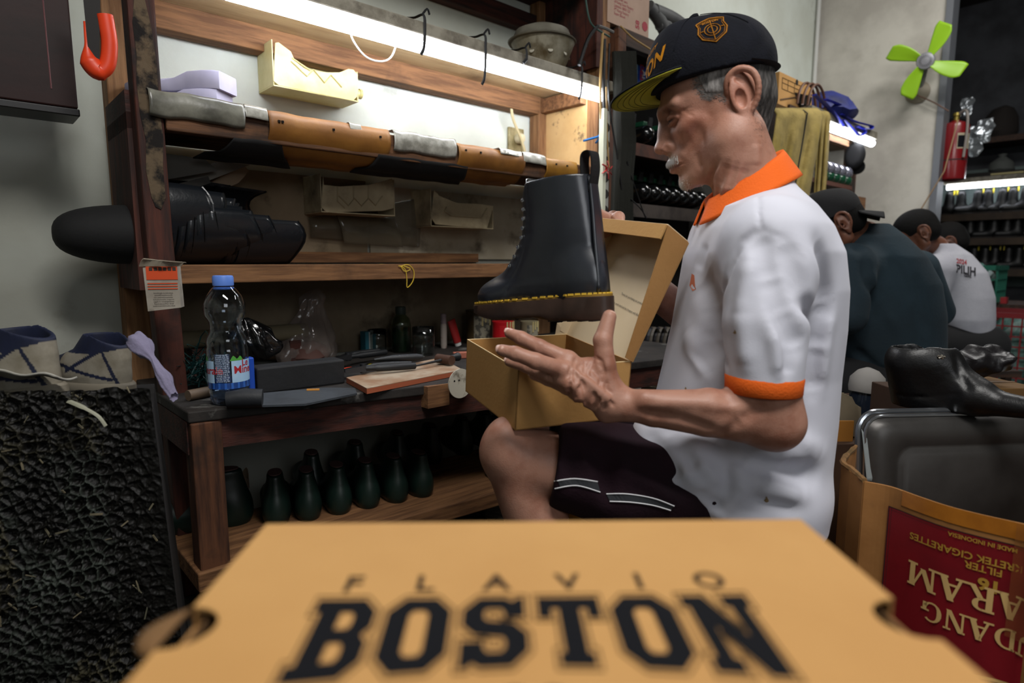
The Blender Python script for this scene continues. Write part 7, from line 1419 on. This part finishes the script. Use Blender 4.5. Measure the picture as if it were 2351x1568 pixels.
def dome(sx0, zc_, rx, rz, off, m_, nm): obj(nm, MB().grid(lambda u, v: tuple(fw_(sx0+rx*(1-v)*math.cos(math.pi*u)*1.0, zc_+rz*(1-v)*math.sin(math.pi*u), off)), 24, 6), m_, crt, CI, smooth='all')
dome(sG+.10, zG-.055, .125, .055, .0046, M_cream, 'emblem'); dome(sG+.10, zG-.055, .121, .051, .0050, M_dg, 'emblem'); dome(sG+.12, zG-.072, .115, .040, .0054, M_cream, 'emblem_arc'); dome(sG+.12, zG-.072, .110, .035, .0058, M_dg, 'emblem_arc')
for k in range(9): panel('emblem_rail', sG+.03+.022*k, sG+.034+.022*k, zG-.095, zG-.062+.01*math.sin(k), .0062, M_cream)
tpq = MB().grid(lambda u, v: tuple(fw_(S_[-1]*(.42+.16*u), ZR+.002-.16*v, .0068)), 8, 8); obj('clear_tape', tpq, mat('glossy_tape', '8f5a30', .1, alpha=.3, spec=1, bump=1, bsc=20), crt, CI, smooth='all')
panel('orange_tape', sA+.02, sE, ZR-.022, ZR+.001, .0032, mat('orange_tape', 'a8681f', .35, c2='94591a', sc=20))
# metal tray leaning in the carton
TLp = P(2000, 962, 1.09); TRp = P(2480, 925, 1.16); rx_ = (TRp-TLp); rx_.z = 0; wt_ = rx_.length; rx_ = rx_.normalized(); dy = Vector((-.02, -.10, -.96)).normalized(); nz_ = rx_.cross(dy).normalized(); nz_ = nz_ if nz_.y < 0 else -nz_
tray = thing('metal_tray', 'dark metal pan standing in the cigarette carton with its underside showing', 'tray', axes(TLp, rx_, dy, nz_))
def rr2(x0, y0, x1, y1, r, n=5):
    out = []
    for cx_, cy_, a0 in ((x1-r, y1-r, 0), (x0+r, y1-r, 90), (x0+r, y0+r, 180), (x1-r, y0+r, 270)):
        for i in range(n+1): a = math.radians(a0+90*i/n); out.append((cx_+r*math.cos(a), cy_+r*math.sin(a)))
    return out
ht = .38; rings = [[(x, y, z) for x, y in rr2(-.0+o, o, wt_-o, ht-o, .03)] for o, z in ((-.010, -.022), (-.010, -.018), (-.002, -.016), (.004, -.004), (.012, .004), (.026, .006), (.044, .006), (.050, .002), (.056, .002), (.062, .0055))]
M_pan = mat('dark_pan_metal', '4c4a48', .42, metal=.6, c2='3a3836', sc=4, bump=.15, bsc=30)
pm_ = MB().loft(rings, caps=False); nr_ = len(rings[0]); pm_.f.append(tuple(range(nr_*(len(rings)-1), nr_*len(rings)))); obj('pan', pm_, M_pan, tray, smooth=True, solid=.0012); obj('rolled_rim', MB().tube([(x, y, -.021) for x, y in rr2(-.010, -.010, wt_+.01, ht+.01, .036)]+[(wt_+.01, ht-.026, -.021)], .0055, 8), mat('bright_rim', '9fa3a8', .2, metal=.9), tray, smooth=True)
obj('rim_step', MB().tube([(x, y, -.012) for x, y in rr2(-.003, -.003, wt_+.003, ht, .034)], .003, 6), mat('bright_rim', '9fa3a8', .2, metal=.9), tray, smooth=True)
# plastic bag beside the tray
solo('plastic_sheet', 'dusty clear plastic sheet edge between the tray and the carton rim', 'plastic sheet', MB().grid(lambda u, v: (lambda p: (p.x, p.y, p.z))(P(1978+22*v*math.sin(2.6*u)+12*u, 985+120*u, 1.10-.02*u)), 14, 5), mat('pale_film', '8d9494', .25, alpha=.7, bump=1, bsc=20), smooth='all', solid=.001)
# boxes behind: carton stack under the boots, cards, jar
def crate(label, c, d_, m_, rz=0, name='carton'):
    g = thing(name, label, 'carton', T(c[0], c[1], c[2]) @ RZ(rz)); obj('body', B((0, 0, d_[2]/2), d_, ), m_, g, bevel=.002); obj('flap_seam', B((0, 0, d_[2]+.0006), (d_[0], .012, .001)), mat('seam_tape', '5a4020', .6), g); return g
M_dc = mat('dark_brown_card', '3a2413', .8, c2='2c1b0e', sc=5)
crate('dark brown closed carton supporting the boots behind the metal tray', (.97, 1.32, 0), (.20, .26, .452), M_dc, 0)
crate('narrow upright carton under the crumpled leather upper', (1.145, 1.44, 0), (.13, .14, .452), mat('ochre_brown_card', '5f4420', .8), 4)
crate('dark carton behind the old man\'s back carrying the jar', (1.03, 1.68, 0), (.36, .34, .335), M_dc, 8)
bx0 = P(1925, 1010, 1.32); crate('tall dark carton with an orange lid edge between his back and the cigarette carton', (bx0.x-.02, 1.40, 0), (.20, .22, .345), M_dc, 3)
cg = thing('card_templates', 'grey card templates standing behind the old man\'s back', 'cards', T(P(1935, 1000, 1.36).x, 1.36, .347))
for k in range(4):
    pts = [(1860+k*7, 1005), (1860+k*7, 898+2*k), (1938+k*6, 902+3*k), (1946+k*6, 918+3*k), (1962+k*5, 930+2*k), (1968+k*3, 934), (1968+k*3, 1002)]
    v = [P(x, y, 1.33+.012*k) for x, y in pts]; n = len(v); th_ = Vector((0, .003, 0)); ci = cg.matrix_basis.inverted()
    obj('card', MB().add([ci @ p for p in v]+[ci @ (p+th_) for p in v], [tuple(range(n)), tuple(range(n, 2*n))[::-1]]+[(i, n+i, n+(i+1) % n, (i+1) % n) for i in range(n)]), mat('grey_card', '6e6350', .85, c2='5f5544', sc=6), cg)
obj('slot', B(tuple(cg.matrix_basis.inverted() @ P(1925, 960, 1.328)), (.004, .001, .018)), M_dark, cg)
oc = P(1925, 985, 1.315); solo('orange_card', 'orange-brown folded card in front of the grey templates', 'card', MB().box((0, 0, .022), (.10, .004, .05)), mat('orange_card', '8a5a1c', .8), T(oc.x-.02, 1.31, .345), bevel=.001)
jp = P(1995, 958, 1.56); g = thing('glass_jar', 'glass jar topped with a white cloth standing behind the boots', 'jar', T(jp.x, 1.58, .337)); obj('jar', MB().lathe([(.036, 0), (.04, .004), (.04, .05), (.036, .06), (.036, .07)], 24), mat('dark_jar_glass', '151b24', .08), g, smooth=True); obj('thread_ring', MB().lathe([(.0372, .062), (.0372, .066)], 24, caps=False), mat('jar_rim', '4a5560', .2), g)
obj('cloth_cover', MB().lathe([(.042, .064), (.044, .078), (.04, .1), (.026, .118), (.01, .124)], 20).noise(.005, 30), mat('greyish_cloth', '7d7a76', .9), g, smooth=True)
# boots on the tray and carton
F = Field(); W3 = lambda x, y, d: P(x, y, d)
F.cap(W3(2100, 920, 1.20), W3(2092, 830, 1.19), .040, .046, k=.02); F.cap(W3(2140, 905, 1.19), W3(2142, 830, 1.18), .046, .044, k=.03); F.cap(W3(2170, 915, 1.17), W3(2235, 915, 1.12), .038, .026, k=.03); F.cap(W3(2235, 918, 1.12), W3(2380, 940, 1.04), .027, .018, k=.02); F.cap(W3(2165, 850, 1.17), W3(2240, 900, 1.12), .032, .024, k=.03)
F.plane(W3(2110, 790, 1.19), (-.12, 0, 1)); F.cap(W3(2098, 770, 1.19), W3(2098, 803, 1.19), .034, .034, k=.004, op='s'); F.cap(W3(2140, 770, 1.185), W3(2140, 803, 1.185), .034, .032, k=.01, op='s'); zb_ = .454; F.plane((0, 0, zb_), (0, 0, -1)); SPb = surf(F, .006); F.ribs([SPb(2195, 815), SPb(2205, 860), SPb(2225, 895)], .006, .005); F.ribs([SPb(2060, 905), SPb(2130, 912), SPb(2200, 905)], .004, .003); F.ribs([SPb(2078, 800), SPb(2068, 850)], .003, .002)
nb = thing('leather_boot', 'large dull black boot upper standing on top of the metal tray', 'boot', T(P(2110, 930, 1.19).x, 1.19, zb_)); bvv = F.mesh(.003); bvv = relax(*bvv, 1); obj('upper', (bvv[0]-np.array(nb.location), bvv[1]), mat('dull_black_leather', '0a0a0b', .42, bump=.5, bsc=70, spec=.5), nb, smooth='all')
bb = BVHTree.FromPolygons([tuple(v) for v in bvv[0]], [tuple(int(i) for i in f) for f in bvv[1]]); em = onto(bb, 2160, 819); rg = random.Random(3); emb = MB()
for k in range(5): a = k*1.3; emb.tube([em+Vector((.007*math.cos(a)*t, -.001, .004*math.sin(a)*t)) for t in (0, .6, 1)], .0022, 6)
obj('metal_emblem', emb, mat('worn_silver', 'a39c90', .3, metal=.8), nb, T(*(-nb.location)), smooth=True)
g = thing('crumpled_upper', 'crumpled dark leather upper lying behind the large black boot', 'leather upper', T(1.08, 1.42, .455) @ Matrix.Scale(.8, 4)); F = Field(); F.cap((-.1, 0, .05), (.02, 0, .06), .045, .04, k=.02); F.cap((.02, 0, .05), (.09, -.02, .07), .035, .03, k=.02); F.cap((.0, 0, .09), (.08, 0, .1), .02, .014, k=.01); F.ribs([(-.05, -.05, .03), (0, -.05, .08), (.05, -.04, .1)], .01, .008); F.ribs([(.04, -.05, .03), (.06, -.04, .08)], .008, .008)
V, Q = relax(*F.mesh(.005), 1); V = np.array([tuple(Vector(v)+.012*nzz.noise_vector(Vector(v)*28)) for v in V]); V[:, 2] = np.maximum(V[:, 2], 0); obj('upper', (V, Q), mat('dark_worn_leather', '121012', .4, bump=1, bsc=25), g, smooth='all')
